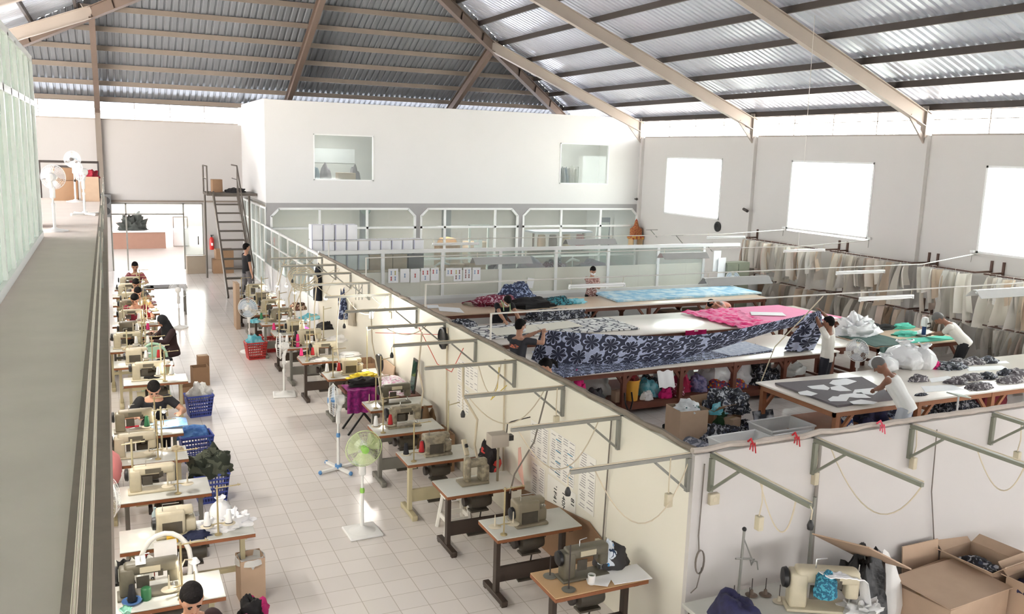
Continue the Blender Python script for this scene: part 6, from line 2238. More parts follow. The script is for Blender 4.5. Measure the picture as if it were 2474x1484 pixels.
# yard behind the doorway
t = thing('yard_table', 'low brown yard counter behind the glazed doorway', 'counter', (.8, 41.5, -.06))
MB().bx(-1.4, 1.4, -.5, .5, 0, .72).build('body', mat('counter_brown', (150, 116, 100), .7, var=.06), t)
MB().bx(-1.5, 1.5, -.6, .6, .72, .78).build('counter_top', M_tubw, t)
heap('dark_plant', 'dark spiky plant heap on the yard counter', 'plant', .9, 41.5, (.5, .3, .55), mat('plant_dark', (60, 66, 62), .8, var=.3), z=.73, px=False, amp=.5, fr=8)
struct('wall_yard', MB().bx(-25, 25, 52, 52.3, -.06, 1.5), mat('yard_wall', (214, 190, 180), .8, var=.1, scale=1.5))
t = thing('yard_machine', 'pale yard machine seen through the right side of the doorway', 'machine', (2.9, 42, -.06))
MB().bx(-.35, .35, -.3, .3, 0, .8, bev=.05).build('body', M_tubw, t)
MB().tube([(-.3, 0, .8), (-.3, 0, 1.3), (.3, 0, 1.3), (.3, 0, .8)], .03, 8).build('frame', M_cableg, t)
t = thing('far_table', 'dark topped table at the far end of the left aisle', 'table', (1.3, 24.6, 0))
MB().bx(-.5, .5, -.3, .3, .72, .75).build('tabletop', M_dark, t)
for sx in (-.44, .44):
    for sy in (-.25, .25):
        MB().bx(sx-.02, sx+.02, sy-.02, sy+.02, 0, .72).build('leg', M_legg, t)

# ================================================================ STORE BEHIND THE GLASS PARTITION
M_wbox = mat('white_carton', (240, 240, 244), .6, var=.03, scale=5)
sb = thing('storage_bench', 'long storage bench behind the glass partition carrying the white cartons', 'bench', (6.1, 21.75, 0))
MB().bx(-1.6, 1.8, -.3, .3, 1.4, 1.46).build('benchtop', M_ply, sb)
for sx in (-1.5, 0, 1.7):
    for sy in (-.26, .26):
        MB().bx(sx-.03, sx+.03, sy-.03, sy+.03, 0, 1.4).build('leg', M_redwood, sb)


def white_box(label, x, z, h=.385, w=.275):
    t = thing('white_carton', label, 'box', (x, 21.7, z), rnd.uniform(-.03, .03), 'white cartons stacked behind the glass partition')
    MB().bx(-w/2, w/2, -.17, .17, 0, h-.006, bev=.016).build('walls', M_wbox, t)
    MB().bx(-w/2-.002, -w/2+.02, -.172, -.17, 0, h).build('printed_edge', mat('carton_print', (190, 190, 214), .6), t)


for r in range(3):
    n = (5, 10, 4)[r]
    for i in range(n):
        x = 4.66+i*.295
        white_box('white carton, %s from the left in the %s row of the stack' % (ORD[i], ('bottom', 'middle', 'top')[r]), x, 1.462+r*.39 if r < 2 else 1.462+2*.39)
for i, (x, w_) in enumerate([(6.3, .6), (6.81, .38), (7.25, .42), (8.32, .5), (8.9, .5)]):
    carton('brown carton behind the clear strip of the glass partition, %s from the left' % ORD[i], x, 21.7 if i < 3 else 21.5, w_, .36, .388 if i < 3 else .36, 0, M_card if i != 2 else mat('carton_dark', (96, 88, 92), .8), z=1.462 if i < 3 else 1.202, group='brown cartons behind the glass partition')
st2 = thing('storage_table', 'store table behind the middle of the glass partition', 'table', (11.0, 21.5, 0))
MB().bx(-3.0, 2.8, -.35, .35, 1.14, 1.2).build('tabletop', M_ply, st2)
for sx in (-2.9, 0, 2.7):
    for sy in (-.3, .3):
        MB().bx(sx-.03, sx+.03, sy-.03, sy+.03, 0, 1.14).build('leg', M_redwood, st2)
for i, (x, sz, m, lb) in enumerate([(9.75, (.4, .25, .35), mat('grey_cloth_bag', (120, 116, 124), .8, var=.2), 'dark grey cloth bale behind the glass partition'), (10.6, (.4, .25, .4), mat('grey_lilac_cloth', (176, 172, 184), .8, var=.2, scale=12), 'pale lilac cloth heap behind the glass partition'), (11.3, (.35, .25, .36), C_batikb, 'black and white print heap behind the glass partition'), (12.6, (.5, .25, .3), mat('slate_cloth', (140, 138, 150), .8, var=.2), 'slate cloth bale behind the glass partition to the right')]):
    heap('cloth_bale', lb, 'cloth', x, 21.5, sz, m, z=1.202, px=False)
for i, (x, lb) in enumerate([(7.75, 'white dress form neck stand left, behind the glass partition'), (11.6, 'white dress form neck stand right, behind the glass partition')]):
    t = thing('hanger_stand', lb, 'stand', (x, 20.95, 0))
    MB().tube([(0, 0, 0), (0, 0, 1.75)], .02, 8).build('pole', M_tubw, t)
    MB().tube([(-.2, 0, 1.58), (-.06, 0, 1.66), (0, 0, 1.68), (.06, 0, 1.66), (.22, 0, 1.62)], [.02, .035, .03, .035, .025], 8).build('arms', M_tubw, t)
    MB().lathe([(.2, 0), (.2, .02), (.03, .05)]).build('base', M_tubw, t)
t = thing('green_cupboard', 'low grey green cupboard between the glass partition and the pattern rails', 'cupboard', (16.75, 20.3, 0))
MB().bx(-.42, .42, -.12, .2, 0, 1.55).build('carcass', mat('cupboard_green', (134, 138, 122), .6), t)
for s in (-1, 1):
    d = MB().bx(s*.21-.2, s*.21+.2, -.14, -.12, .05, 1.5).build('door', mat('cupboard_green'), t)
    MB().bx(s*.04-.01, s*.04+.01, -.15, -.14, .75, .85).build('handle', M_chrome, d)
mesh_thing('hanging_paper', MB().bx(15.9, 16.16, 20.26, 20.27, 1.3, 1.9), M_paper, 'white paper sheet hung at the right end of the glass partition', 'paper')
mesh_thing('hanging_paper', MB().bx(16.05, 16.32, 20.22, 20.23, 1.05, 1.7), M_paper, 'second white paper sheet hanging lower right at the glass partition end', 'paper')
# design sheets on the frosted glass
def sheet(label, x0, x1, z0, z1, marks, y=20.47, name='design_sheet'):
    t = thing(name, label, 'poster', ((x0+x1)/2, y, (z0+z1)/2), 0, 'design sheets on the glass partition')
    w, h = x1-x0, z1-z0
    MB().bx(-w/2, w/2, 0, .004, -h/2, h/2).build('paper', M_paper, t)
    for (u, v, c) in marks:
        m = mat('ink_%d_%d_%d' % c, c, .8, var=0)
        cx, cz = (u-.5)*w, (v-.5)*h
        MB().prism([(cx-.02, cz-.05), (cx+.02, cz-.05), (cx+.01, cz), (cx+.02, cz+.05), (cx-.02, cz+.05), (cx-.01, cz)], 0, .002, Matrix(((1, 0, 0, 0), (0, 0, -1, 0), (0, 1, 0, 0), (0, 0, 0, 1)))).build('drawing', m, t)


BL, RD, YL, GR = (150, 170, 200), (190, 90, 90), (200, 190, 130), (150, 110, 110)
def gx(px):
    return PY(px, 665, 20.47).x


for i, (a, b, ya, yb_, mk) in enumerate([(938, 962, 650, 684, [(.3, .7, BL), (.7, .7, YL), (.3, .3, RD), (.7, .3, BL)]), (967, 989, 650, 683, [(.5, .5, BL)]), (992, 1014, 650, 683, [(.5, .5, RD)]), (1017, 1038, 648, 680, [(.25, .65, RD), (.75, .65, RD), (.5, .25, BL)]), (1041, 1060, 648, 678, [(.3, .7, RD), (.75, .7, BL)]),
                                          (1077, 1096, 648, 668, [(.3, .5, BL), (.7, .5, RD)]), (1096, 1116, 648, 680, [(.3, .7, YL), (.7, .7, GR), (.3, .3, GR), (.7, .3, BL)]), (1119, 1139, 647, 679, [(.3, .7, GR), (.7, .7, BL), (.3, .35, GR), (.7, .35, GR)]), (1141, 1161, 647, 678, [(.3, .65, BL), (.7, .65, RD)])]):
    sheet('white sheet with small coloured garment drawings, %s from the left on the glass partition' % ORD[i], gx(a), gx(b), PY(a, yb_, 20.47).z, PY(a, ya, 20.47).z, mk)
t = thing('note_sheet', 'tilted white note stuck alone on the frosted glass', 'poster', PY(1281, 684, 20.46))
MB().box((0, 0, 0), (.2, .004, .26), rot=Matrix.Rotation(.2, 3, 'Y')).build('paper', M_paper, t)

# rooms seen behind the lower glazing
M_dimbox = mat('dim_wood', (120, 84, 64), .7, var=.15)
t = thing('counter_shelf', 'brown counter with rolls seen through the right glazed frame', 'counter', (15.9, 29.8, 0))
MB().bx(-1.2, 1.1, -.4, .4, 0, .85).build('body', M_dimbox, t)
MB().bx(-1.3, 1.2, -.45, .45, 1.55, 1.62).build('canopy', mat('canopy_grey', (190, 192, 202), .6), t)
for x in (-1.15, 1.05):
    MB().bx(x-.03, x+.03, -.03, .03, .85, 1.55).build('post', M_dimbox, t)
for i, (x, c) in enumerate([(15.1, (210, 170, 140)), (16.2, (232, 200, 160)), (16.8, (180, 70, 70)), (15.6, (110, 70, 56))]):
    mesh_thing('cloth_roll', MB().lathe([(0, 0), (.16, 0), (.17, .3), (.14, .6), (0, .62)], n=14), mat('roll_%d' % i, c, .8, var=.1), ('pale tan', 'cream', 'red', 'dark brown')[i]+' cloth roll standing on the counter behind the right glazed frame', 'cloth roll', 'rolls on the far counter', (x, 29.8, .852))
t = thing('white_door_board', 'white board leaning behind the right glazed frame', 'board', (17.3, 29.0, 0))
MB().box((0, 0, 1.0), (.55, .05, 2.0), rot=Matrix.Rotation(.08, 3, 'X')).build('panel', M_tubw, t)
t = thing('blue_door', 'grey blue door standing open behind the right glazed frame', 'door', (18.0, 30.0, 0))
MB().bx(-.25, .25, -.03, .03, 0, 2.1).build('leaf', mat('door_blue', (96, 106, 130), .6), t)
MB().bx(-.2, -.16, -.06, -.03, .95, 1.1).build('handle', M_chrome, t)
t = thing('brown_cabinet', 'brown rounded cabinet seen through the middle glazed frame', 'cabinet', (11.3, 30.0, 0))
MB().bx(-.4, .4, -.3, .3, 0, 1.15).lathe([(.4, 1.15), (.3, 1.35), (0, 1.42)], n=14).build('body', mat('cabinet_orange', (170, 120, 70), .6, var=.1), t)
MB().bx(-.02, .02, -.33, -.3, .5, .7).build('handle', M_dark, t)
carton('big brown cartons stacked behind the middle glazed frame', 12.5, 30.2, .8, .6, 1.2, 0, M_card)
carton('dark crate behind the first glazed frame', 8.9, 29.6, .6, .5, 1.3, 0, mat('carton_dark', (96, 88, 92), .8))
t = thing('clock', 'round clock on the post behind the first glazed frame', 'clock', (8.7, 31.79, 2.3))
MB().lathe([(.2, 0), (.2, .03), (.16, .04), (.155, .02), (0, .02)], (0, 0, 0), 20, Matrix.Rotation(PI/2, 3, 'X')).build('rim', mat('clock_green', (110, 130, 124), .5), t)
MB().box((0, -.045, .05), (.012, .004, .1)).build('hand', M_blk, t)
t = thing('white_door', 'white framed inner door with a pinned paper behind the middle glazed frame', 'door', (12.1, 28.9, 0))
MB().bx(-.4, -.33, -.03, .03, 0, 1.95).bx(.33, .4, -.03, .03, 0, 1.95).bx(-.4, .4, -.03, .03, 1.88, 1.95).build('frame', M_alu, t)
MB().bx(-.2, .12, -.04, -.032, .95, 1.4).build('paper', M_paper, t)

# upstairs rooms behind the two upper windows
a, b = PY(757, 358, YF+3.18), PY(857, 395, YF+3.18)
mesh_thing('white_banner', MB().bx(a.x, b.x, YF+3.17, YF+3.2, b.z, a.z, bev=.004), M_paper, 'white banner on the wall behind the left upper window', 'banner')
for i, (x, c, lb) in enumerate([(6.3, (130, 150, 166), 'blue grey garment hanging behind the left upper window'), (6.7, (150, 140, 150), 'lilac grey garment hanging behind the left upper window'), (7.7, (116, 110, 116), 'dark grey garment hanging behind the left upper window')]):
    mesh_thing('garment', MB().pile((0, 0, 0), (.22, .14, .8), i+40, .15, 4), mat('garment_%d' % i, c, .85, var=.2), lb, 'garment', None, (x, 29.6, 3.1))
carton('tan carton behind the left upper window', 7.35, 29.4, .6, .4, .95, 0, M_card, z=2.752)
for i in range(9):
    c = [(90, 70, 80), (170, 90, 96), (96, 130, 160), (60, 66, 90), (190, 190, 200), (150, 160, 180), (206, 200, 196), (226, 220, 214), (210, 206, 200)][i]
    mesh_thing('garment', MB().pile((0, 0, 0), (.055, .2, .85), i+60, .12, 4), mat('upgarment_%d' % i, c, .85, var=.15), '%s garment from the left on the rack behind the right upper window' % ORD[i], 'garment', 'garments behind the right upper window', (15.0+i*.125, 29.0, 3.2))
t = thing('garment_rack', 'garment rack behind the right upper window', 'rack', (15.5, 29.0, 2.75))
MB().tube([(-.65, 0, 0), (-.65, 0, 1.35), (.65, 0, 1.35), (.65, 0, 0)], .02, 8).build('frame', M_steel, t)

# ================================================================ WALL THINGS, CUTTING ROOM SIDE
t = thing('wall_clock', 'round black wall clock below the first right window', 'clock', (XR-.01, 23.38, 2.31))
Rn = Matrix.Rotation(-PI/2, 3, 'Y')
MB().lathe([(.1, 0), (.17, .01), (.17, .03), (.11, .035), (.1, .02)], (0, 0, 0), 24, Rn).build('rim', M_blk, t)
MB().lathe([(.11, 0), (.11, .018), (0, .018)], (0, 0, 0), 24, Rn).build('face', M_wallR, t)
MB().box((-.03, 0, .03), (.004, .012, .07)).box((-.03, .02, 0), (.004, .05, .01)).build('hands', M_blk, t)
t = thing('wall_camera', 'small black security camera on the right wall column', 'camera', (XR-.12, 21.8, 2.95))
MB().tube([(0, 0, 0), (-.12, 0, .03)], .02, 8).tube([(-.1, .1, .05), (-.16, -.16, -.0)], .045, 10).build('body', M_dark, t)
t = thing('wall_camera', 'small camera in the corner of the mezzanine front wall', 'camera', (18.2, YF-.02, 2.95))
MB().tube([(0, 0, 0), (0, -.1, 0)], .02, 8).ell((0, -.14, 0), .05).build('body', M_dark, t)
t = thing('altar_shelf', 'red and gold carved altar shelf in the far corner of the right wall', 'shrine', (18.15, 27.9, 1.45))
MB().bx(-.25, .25, -.2, .2, 0, .12).build('shelf', mat('altar_red', (150, 50, 40), .6, rgb2=(200, 150, 60), scale=16), t)
MB().bx(-.18, .18, -.14, .14, .12, .4).lathe([(.2, .4), (.1, .5), (.05, .7), (0, .78)], n=10).build('tower', mat('altar_gold', (180, 120, 60), .5, rgb2=(140, 50, 40), scale=22), t)
for s in (-1, 1):
    MB().bx(s*.2-.025, s*.2+.025, -.15, .15, -.3, 0).build('support', mat('altar_tan', (210, 180, 140), .6), t)
for i, (y, z) in enumerate([(26.9, 1.9), (25.3, 1.85), (23.6, 1.75)]):
    t = thing('wall_hook_arm', 'small grey shelf bracket on the right wall, %s from the altar shelf' % ORD[i], 'bracket', (XR, y, z), 0, 'shelf brackets on the right wall')
    MB().bx(-.5, 0, -.015, .015, -.02, 0).build('arm', M_steel, t)
    MB().beam((-.3, 0, -.02), (0, 0, -.3), .02, .02).build('brace', M_steel, t)
for i, (y, lb) in enumerate([(20.22, 'left'), (16.95, 'right'), (13.86, 'third window')]):
    t = thing('window_latch', 'white window stay at the lower %s corner of a right wall window' % lb if i < 2 else 'white window stay at the lower left corner of the third right wall window', 'latch', (XR-.03, y, 2.56))
    MB().bx(-.05, .02, -.05, .05, -.03, .03, bev=.006).build('body', M_tubw, t)
    MB().tube([(-.02, 0, -.03), (-.03, 0, -.25)], .008, 6).build('arm', M_steel, t)
mesh_thing('drop_wire', MB().tube([(14.2, 15.2, zr(14.2)+.02), (14.25, 15.2, 5.0), (14.3, 15.2, 2.5)], .006, 5), M_wire, 'thin wire dropping from the right roof slope', 'wire')

# posters on the cream wall
def text_mesh(s, size, name, m, parent, loc, rot):
    c = bpy.data.curves.new('t', 'FONT')
    c.body = s
    c.size = size
    c.extrude = .001
    t = bpy.data.objects.new('t', c)
    COL.objects.link(t)
    dg = bpy.context.evaluated_depsgraph_get()
    me = bpy.data.meshes.new_from_object(t.evaluated_get(dg))
    bpy.data.objects.remove(t)
    me.name = name
    me.materials.clear()
    me.materials.append(m)
    o = bpy.data.objects.new(name, me)
    COL.objects.link(o)
    o.parent = parent
    o.location, o.rotation_euler = loc, rot
    return o


M_postp = mat('poster_paper', (240, 238, 232), .7, var=.03)
M_ink = mat('ink_black', (30, 28, 30), .7, var=0)
M_inkg = mat('ink_grey', (160, 156, 160), .7, var=0)
M_inkb = mat('ink_blue', (90, 150, 180), .7, var=0)
M_inkr = mat('ink_red', (220, 150, 130), .7, var=0)


def poster(label, y0, y1, z0, z1, rows, cols, bars=None):
    """paper on the cream wall; rows of small printed blocks, optional blue bars"""
    t = thing('poster', label, 'poster', (XW-.002, (y0+y1)/2, (z0+z1)/2), 0, 'printed sheets on the cream wall')
    h, d = (z1-z0)/2, (y1-y0)/2
    MB().bx(-.003, 0, -d, d, -h, h).build('paper', M_postp, t)
    b = MB()
    r = random.Random(int(y0*100))
    for i in range(rows):
        for j in range(cols):
            if r.random() < .8:
                y = -d+(j+.5)*2*d/cols
                z = h-(i+.6)*2*h/(rows+.4)
                b.bx(-.005, -.003, y-d/cols*.75, y+d/cols*.75*r.uniform(.2, 1), z-.004, z+.004)
    b.build('print', M_inkg, t)
    if bars:
        for (u, v) in bars:
            MB().bx(-.005, -.003, -d+u*2*d-.0, -d+u*2*d+d*.8/2, h-v*2*h-.006, h-v*2*h+.006).build('blue_bar', M_inkb, t)
    return t


poster('printed table poster at the far side of the poster group', 8.35, 8.8, .98, 1.42, 16, 3)
poster('poster with blue ruled bars in the middle of the poster group', 7.72, 8.3, .95, 1.46, 18, 4, [(.08, .3), (.08, .55), (.08, .8), (.55, .15), (.55, .4), (.55, .65), (.55, .9)])
poster('narrow printed poster on the camera side of the poster group', 7.28, 7.62, .82, 1.44, 22, 2)
poster('pale printed poster below the far table poster', 8.4, 8.75, .5, .93, 14, 2)
t = poster('white poster with large black characters below the blue ruled one', 7.66, 8.32, .5, .92, 0, 1)
for s, u in (("'1F41", .2), ('140MPO', .0), ('81', -.2)):
    text_mesh(s, .1, 'lettering', M_ink, t, (-.004, u-.03, .14), (PI/2, PI/2, -PI/2))
poster('sheet of small printed figures on the cream wall by the clock, upper', 10.45, 11.2, 1.3, 1.62, 8, 5)
poster('sheet of small printed figures on the cream wall by the clock, lower', 10.75, 11.2, .9, 1.25, 8, 3)
mesh_thing('red_string', MB().tube([(4.0, 11.72, 1.98), (4.1, 11.2, 1.55), (4.2, 10.9, 1.5), (4.25, 10.6, 1.9)], .006, 5).tube([(3.6, 12.6, 1.75), (4.3, 11.75, 1.85)], .005, 5), mat('red_cord', (216, 96, 84), .7), 'thin red cord strung between brackets by the clock', 'cord')
mesh_thing('yellow_string', MB().tube([(4.2, 9.3, 1.95), (4.25, 9.45, 1.65), (4.2, 9.5, 1.5), (4.1, 9.3, 1.55), (4.3, 9.28, 1.72)], .006, 5), mat('yellow_cord', (216, 190, 90), .7), 'yellow cord looped on the fourth bracket', 'cord')

# ================================================================ NEAR RIGHT CORNER BY THE NEAR PARTITION
t = thing('machine_bench', 'pale long machine bench before the near partition', 'table', (5.15, 5.18, 0))
MB().bx(-.85, .62, -.42, .4, .71, .75, bev=.006).build('benchtop', M_lam, t)
for sx in (-.78, .55):
    for sy in (-.36, .34):
        MB().bx(sx-.025, sx+.025, sy-.025, sy+.025, 0, .71).build('leg', M_legd, t)
C_navy = mat('navy_cover', (44, 44, 84), .75, rgb2=(34, 34, 66), scale=10)
heap('covered_machine', 'machine hidden under a navy cloth on the pale bench', 'machine', 4.52, 5.14, (.17, .22, .25), C_navy, z=.752, px=False, amp=.22, fr=3)
t = thing('thread_tree', 'tall steel thread tree with clips on the pale bench by the corner', 'thread stand', (4.82, 5.48, .752))
MB().tube([(0, 0, 0), (.01, 0, .62)], .012, 8).build('pole', M_steel, t)
MB().ell((.01, 0, .63), .02).build('knob', M_blk, t)
MB().tube([(-.06, 0, .37), (.1, 0, .34), (.12, 0, .28), (.15, 0, .33)], .008, 6).tube([(.01, 0, .55), (.14, 0, .3)], .006, 6).tube([(.1, 0, .33), (.18, 0, .3), (.2, 0, .22)], .006, 6).build('thread_arms', M_steel, t)
for i, (x, y, c) in enumerate([(4.72, 5.42, 0), (4.82, 5.34, 0), (4.95, 5.46, 1), (5.07, 5.42, 1), (5.1, 5.28, 0), (5.14, 5.14, 0)]):
    s = thing('spool_pin', '%s spool disc on the pale bench, %s from the corner' % (('cream', 'brown')[c], ORD[i]), 'spool holder', (x, y, .752), 0, 'spool discs on the pale bench')
    MB().lathe([(.05, 0), (.055, .006), (.02, .012), (.014, .05), (.01, .055)], n=16).build('disc', mat('disc_cream') if c == 0 else mat('disc_brown', (110, 92, 78), .5), s)
    MB().tube([(0, 0, 0), (0, 0, .16)], .004, 6).build('pin', M_dark, s)
bm_ = dup(PRO['lock'][0], (5.36, 5.08, .752), -.5, 'large cream sewing machine under plastic on the pale bench', 'sewing machines', 1.25)
mesh_thing('teal_cloth', MB().pile((0, 0, 0), (.1, .08, .2), 33, .2, 5), print_mat('teal_speckle', (36, 92, 116), (70, 150, 170), None, 40, .5), 'teal speckled cloth stuffed on the large cream machine', 'cloth', None, (5.3, 4.97, .93))
mesh_thing('plastic_cover', MB().slab(lambda u, v: (5.26+.46*u, 4.9-.1*u+.12*v, 1.13-.12*u*u-(.0 if u < .8 else (u-.8)*1.9)+.02*noise.noise(Vector((u*8, v*5, 1)))), 24, 8, .008), M_plastic, 'white plastic strip draped over the large cream machine', 'plastic')
heap('plastic_wrap', 'crumpled clear plastic on the right end of the pale bench', 'plastic', 5.66, 4.9, (.16, .12, .08), M_sack, z=.752, px=False, amp=.5, fr=7)
mesh_thing('black_bag', MB().pile((0, 0, 0), (.24, .3, 1.0), 17, .16, 5, 30), mat('black_bag', (24, 24, 28), .35, var=.2, scale=14, bump=.5), 'big black plastic bag under the cardboard flap by the near partition', 'bag', None, (6.1, 5.28, 0))
mesh_thing('cardboard_flap', MB().box((0, 0, 0), (.62, .6, .012), rot=Matrix.Rotation(.5, 3, 'Y') @ Matrix.Rotation(-.22, 3, 'X')), M_card, 'brown cardboard flap lying on the big black bag', 'cardboard', None, (5.95, 5.22, 1.1))
sack('white woven sack behind the big black bag', 6.42, 5.38, .2, .9, z=0, px=False, m=mat('woven_sack', (226, 224, 220), .6, var=.06), tie=False)
c = carton('large tan carton with flaps folded flat over it by the near partition', 7.05, 5.15, .95, .66, .62, .12, M_card)
f = MB().box((-.03, -.06, .655), (1.02, .6, .01), rot=Matrix.Rotation(.06, 3, 'X') @ Matrix.Rotation(.05, 3, 'Y')).build('folded_flap', M_card, c)
carton('open tan carton right behind the large one by the near partition', 7.78, 5.35, .5, .55, .66, .08, M_card, open_=True)
carton('open tan carton at the bottom right frame edge', 7.95, 4.75, .6, .5, .66, .1, M_card, open_=True)
heap('cloth_bundle', 'dark navy cloth in the open carton at the bottom right edge', 'cloth', 7.9, 4.8, (.22, .18, .2), C_navy, z=.5, px=False)
heap('cloth_bundle', 'dark scraps inside the open tan carton by the near partition', 'cloth', 7.75, 5.35, (.2, .2, .12), C_batikb, z=.5, px=False)
mesh_thing('tall_board', MB().box((0, 0, .4), (.5, .012, .8), rot=Matrix.Rotation(-.12, 3, 'X')), M_card, 'cardboard sheet leaning on the near partition behind the cartons', 'cardboard', None, (7.2, 5.56, 0))
mesh_thing('white_board', MB().bx(-.35, .35, -.3, .3, .62, .65), M_lam, 'pale board end sticking in at the bottom frame edge by the corner', 'board', None, (4.35, 4.95, 0))

# ================================================================ CUTTING ROOM FLOOR AND SHELVES
def tub(label, x, y, w, d, h, rz):
    t = thing('storage_tub', label, 'tub', (x, y, 0), rz, 'white storage tubs')
    def rr(s, z):
        return [(-w/2*s, -d/2*s, z), (w/2*s, -d/2*s, z), (w/2*s, d/2*s, z), (-w/2*s, d/2*s, z)]
    o, i = rr(.86, 0)+rr(1, h), rr(.84, .012)+rr(.975, h)
    fs = [(3, 2, 1, 0), (0, 1, 5, 4), (1, 2, 6, 5), (2, 3, 7, 6), (3, 0, 4, 7)]
    fi = [(8, 9, 10, 11), (9, 8, 12, 13), (10, 9, 13, 14), (11, 10, 14, 15), (8, 11, 15, 12)]
    rim = [(4, 5, 13, 12), (5, 6, 14, 13), (6, 7, 15, 14), (7, 4, 12, 15)]
    MB().add(o+i, fs+fi+rim).build('shell', M_tubw, t)
    r = [(p[0]*1.01, p[1]*1.01, h) for p in rr(1, h)]
    MB().tube(r+[r[0]], .016, 6).build('rim', M_tubw, t)
    MB().tube([(-w/2-.01, -.09, h*.55), (-w/2-.04, -.07, h*.8), (-w/2-.04, .07, h*.8), (-w/2-.01, .09, h*.55)], .008, 6).build('handle', mat('handle_tan', (190, 150, 90), .5), t)
    return t


tub('white storage tub nearest the partition corner, with an orange cloth inside', 8.42, 9.69, .92, .6, .42, .04)
heap('cloth_bundle', 'orange and white cloth in the nearest white tub', 'cloth', 8.4, 9.75, (.14, .1, .12), print_mat('orange_white', (226, 110, 70), (240, 220, 210), None, 8, .5), z=.02, px=False)
tub('white storage tub behind the nearest one, holding dark green scraps', 9.5, 10.12, .88, .55, .42, .02)
heap('cloth_bundle', 'dark green and red scraps in the rear white tub', 'cloth', 9.5, 10.15, (.26, .16, .1), print_mat('green_red_scraps', (40, 90, 76), (130, 60, 60), None, 20, .55), z=.02, px=False)
tub('white storage tub right of the nearest one, mostly hidden', 9.4, 9.5, .78, .5, .4, .03)
c = carton('crooked open brown carton bulging with cloth, left of the two', 8.2, 10.85, .5, .46, .62, -.1, M_card, open_=True, flaps=False)
heap('cloth_bundle', 'white and green cloth overflowing the crooked carton', 'cloth', 8.2, 10.85, (.2, .18, .16), print_mat('white_green', (226, 230, 232), (70, 110, 110), None, 7, .6), z=.56, px=False)
carton('open brown carton with dark print cloth hanging out, right of the two', 9.0, 11.1, .62, .5, .5, .1, M_cardd, open_=True)
heap('cloth_bundle', 'black and white print cloth heaped over the right open carton', 'cloth', 9.15, 11.05, (.36, .3, .34), C_batikb, z=.42, px=False, amp=.3)
heap('cloth_bundle', 'cyan cloth over the front of the right open carton', 'cloth', 8.88, 10.86, (.2, .07, .16), C_cyan, z=.44, px=False)
heap('cloth_bundle', 'deep green cloth hanging at the front of the right open carton', 'cloth', 8.86, 10.8, (.13, .06, .22), mat('deep_green_cloth', (24, 66, 32), .85, var=.2), z=.22, px=False)
for i, (x, y, sx, sy, sz, m, lb) in enumerate([(1690, 1062, .34, .2, .2, C_brownp, 'brown print cloth heap on the floor before the cartons'), (1628, 1045, .2, .16, .16, C_black, 'dark green black cloth at the left foot of the crooked carton'), (1668, 1072, .2, .15, .14, C_cyan, 'cyan cloth on the floor left of the tubs'), (1742, 1078, .42, .26, .3, C_batikb, 'black and white leaf print cloth heap behind the nearest tub'), (1790, 1052, .28, .2, .22, C_batikb, 'second leaf print heap between the cartons and tubs')]):
    heap('cloth_heap', lb, 'cloth', x, y, (sx, sy, sz), m, z=0, n=30)
mesh_thing('cloth_roll', MB().tube([P(1642, 1062, .1), P(1680, 1078, .1), P(1728, 1096, .1)], [.11, .12, .1], 12), print_mat('grey_lace_roll', (110, 114, 130), (190, 192, 204), None, 9, .5, 1), 'grey printed cloth roll on the floor beside the tubs', 'cloth roll')
carton('small tan carton standing right of the print heap', 9.0, 10.72, .22, .2, .4, .3, M_card)
mesh_thing('picture_board', MB().box((0, 0, .2), (.42, .03, .36), rot=Matrix.Rotation(-.4, 3, 'X')), mat('dark_picture', (40, 44, 60), .5, rgb2=(200, 206, 214), scale=5), 'dark printed box lying under the left end of the near table', 'box', None, (9.85, 10.9, 0))
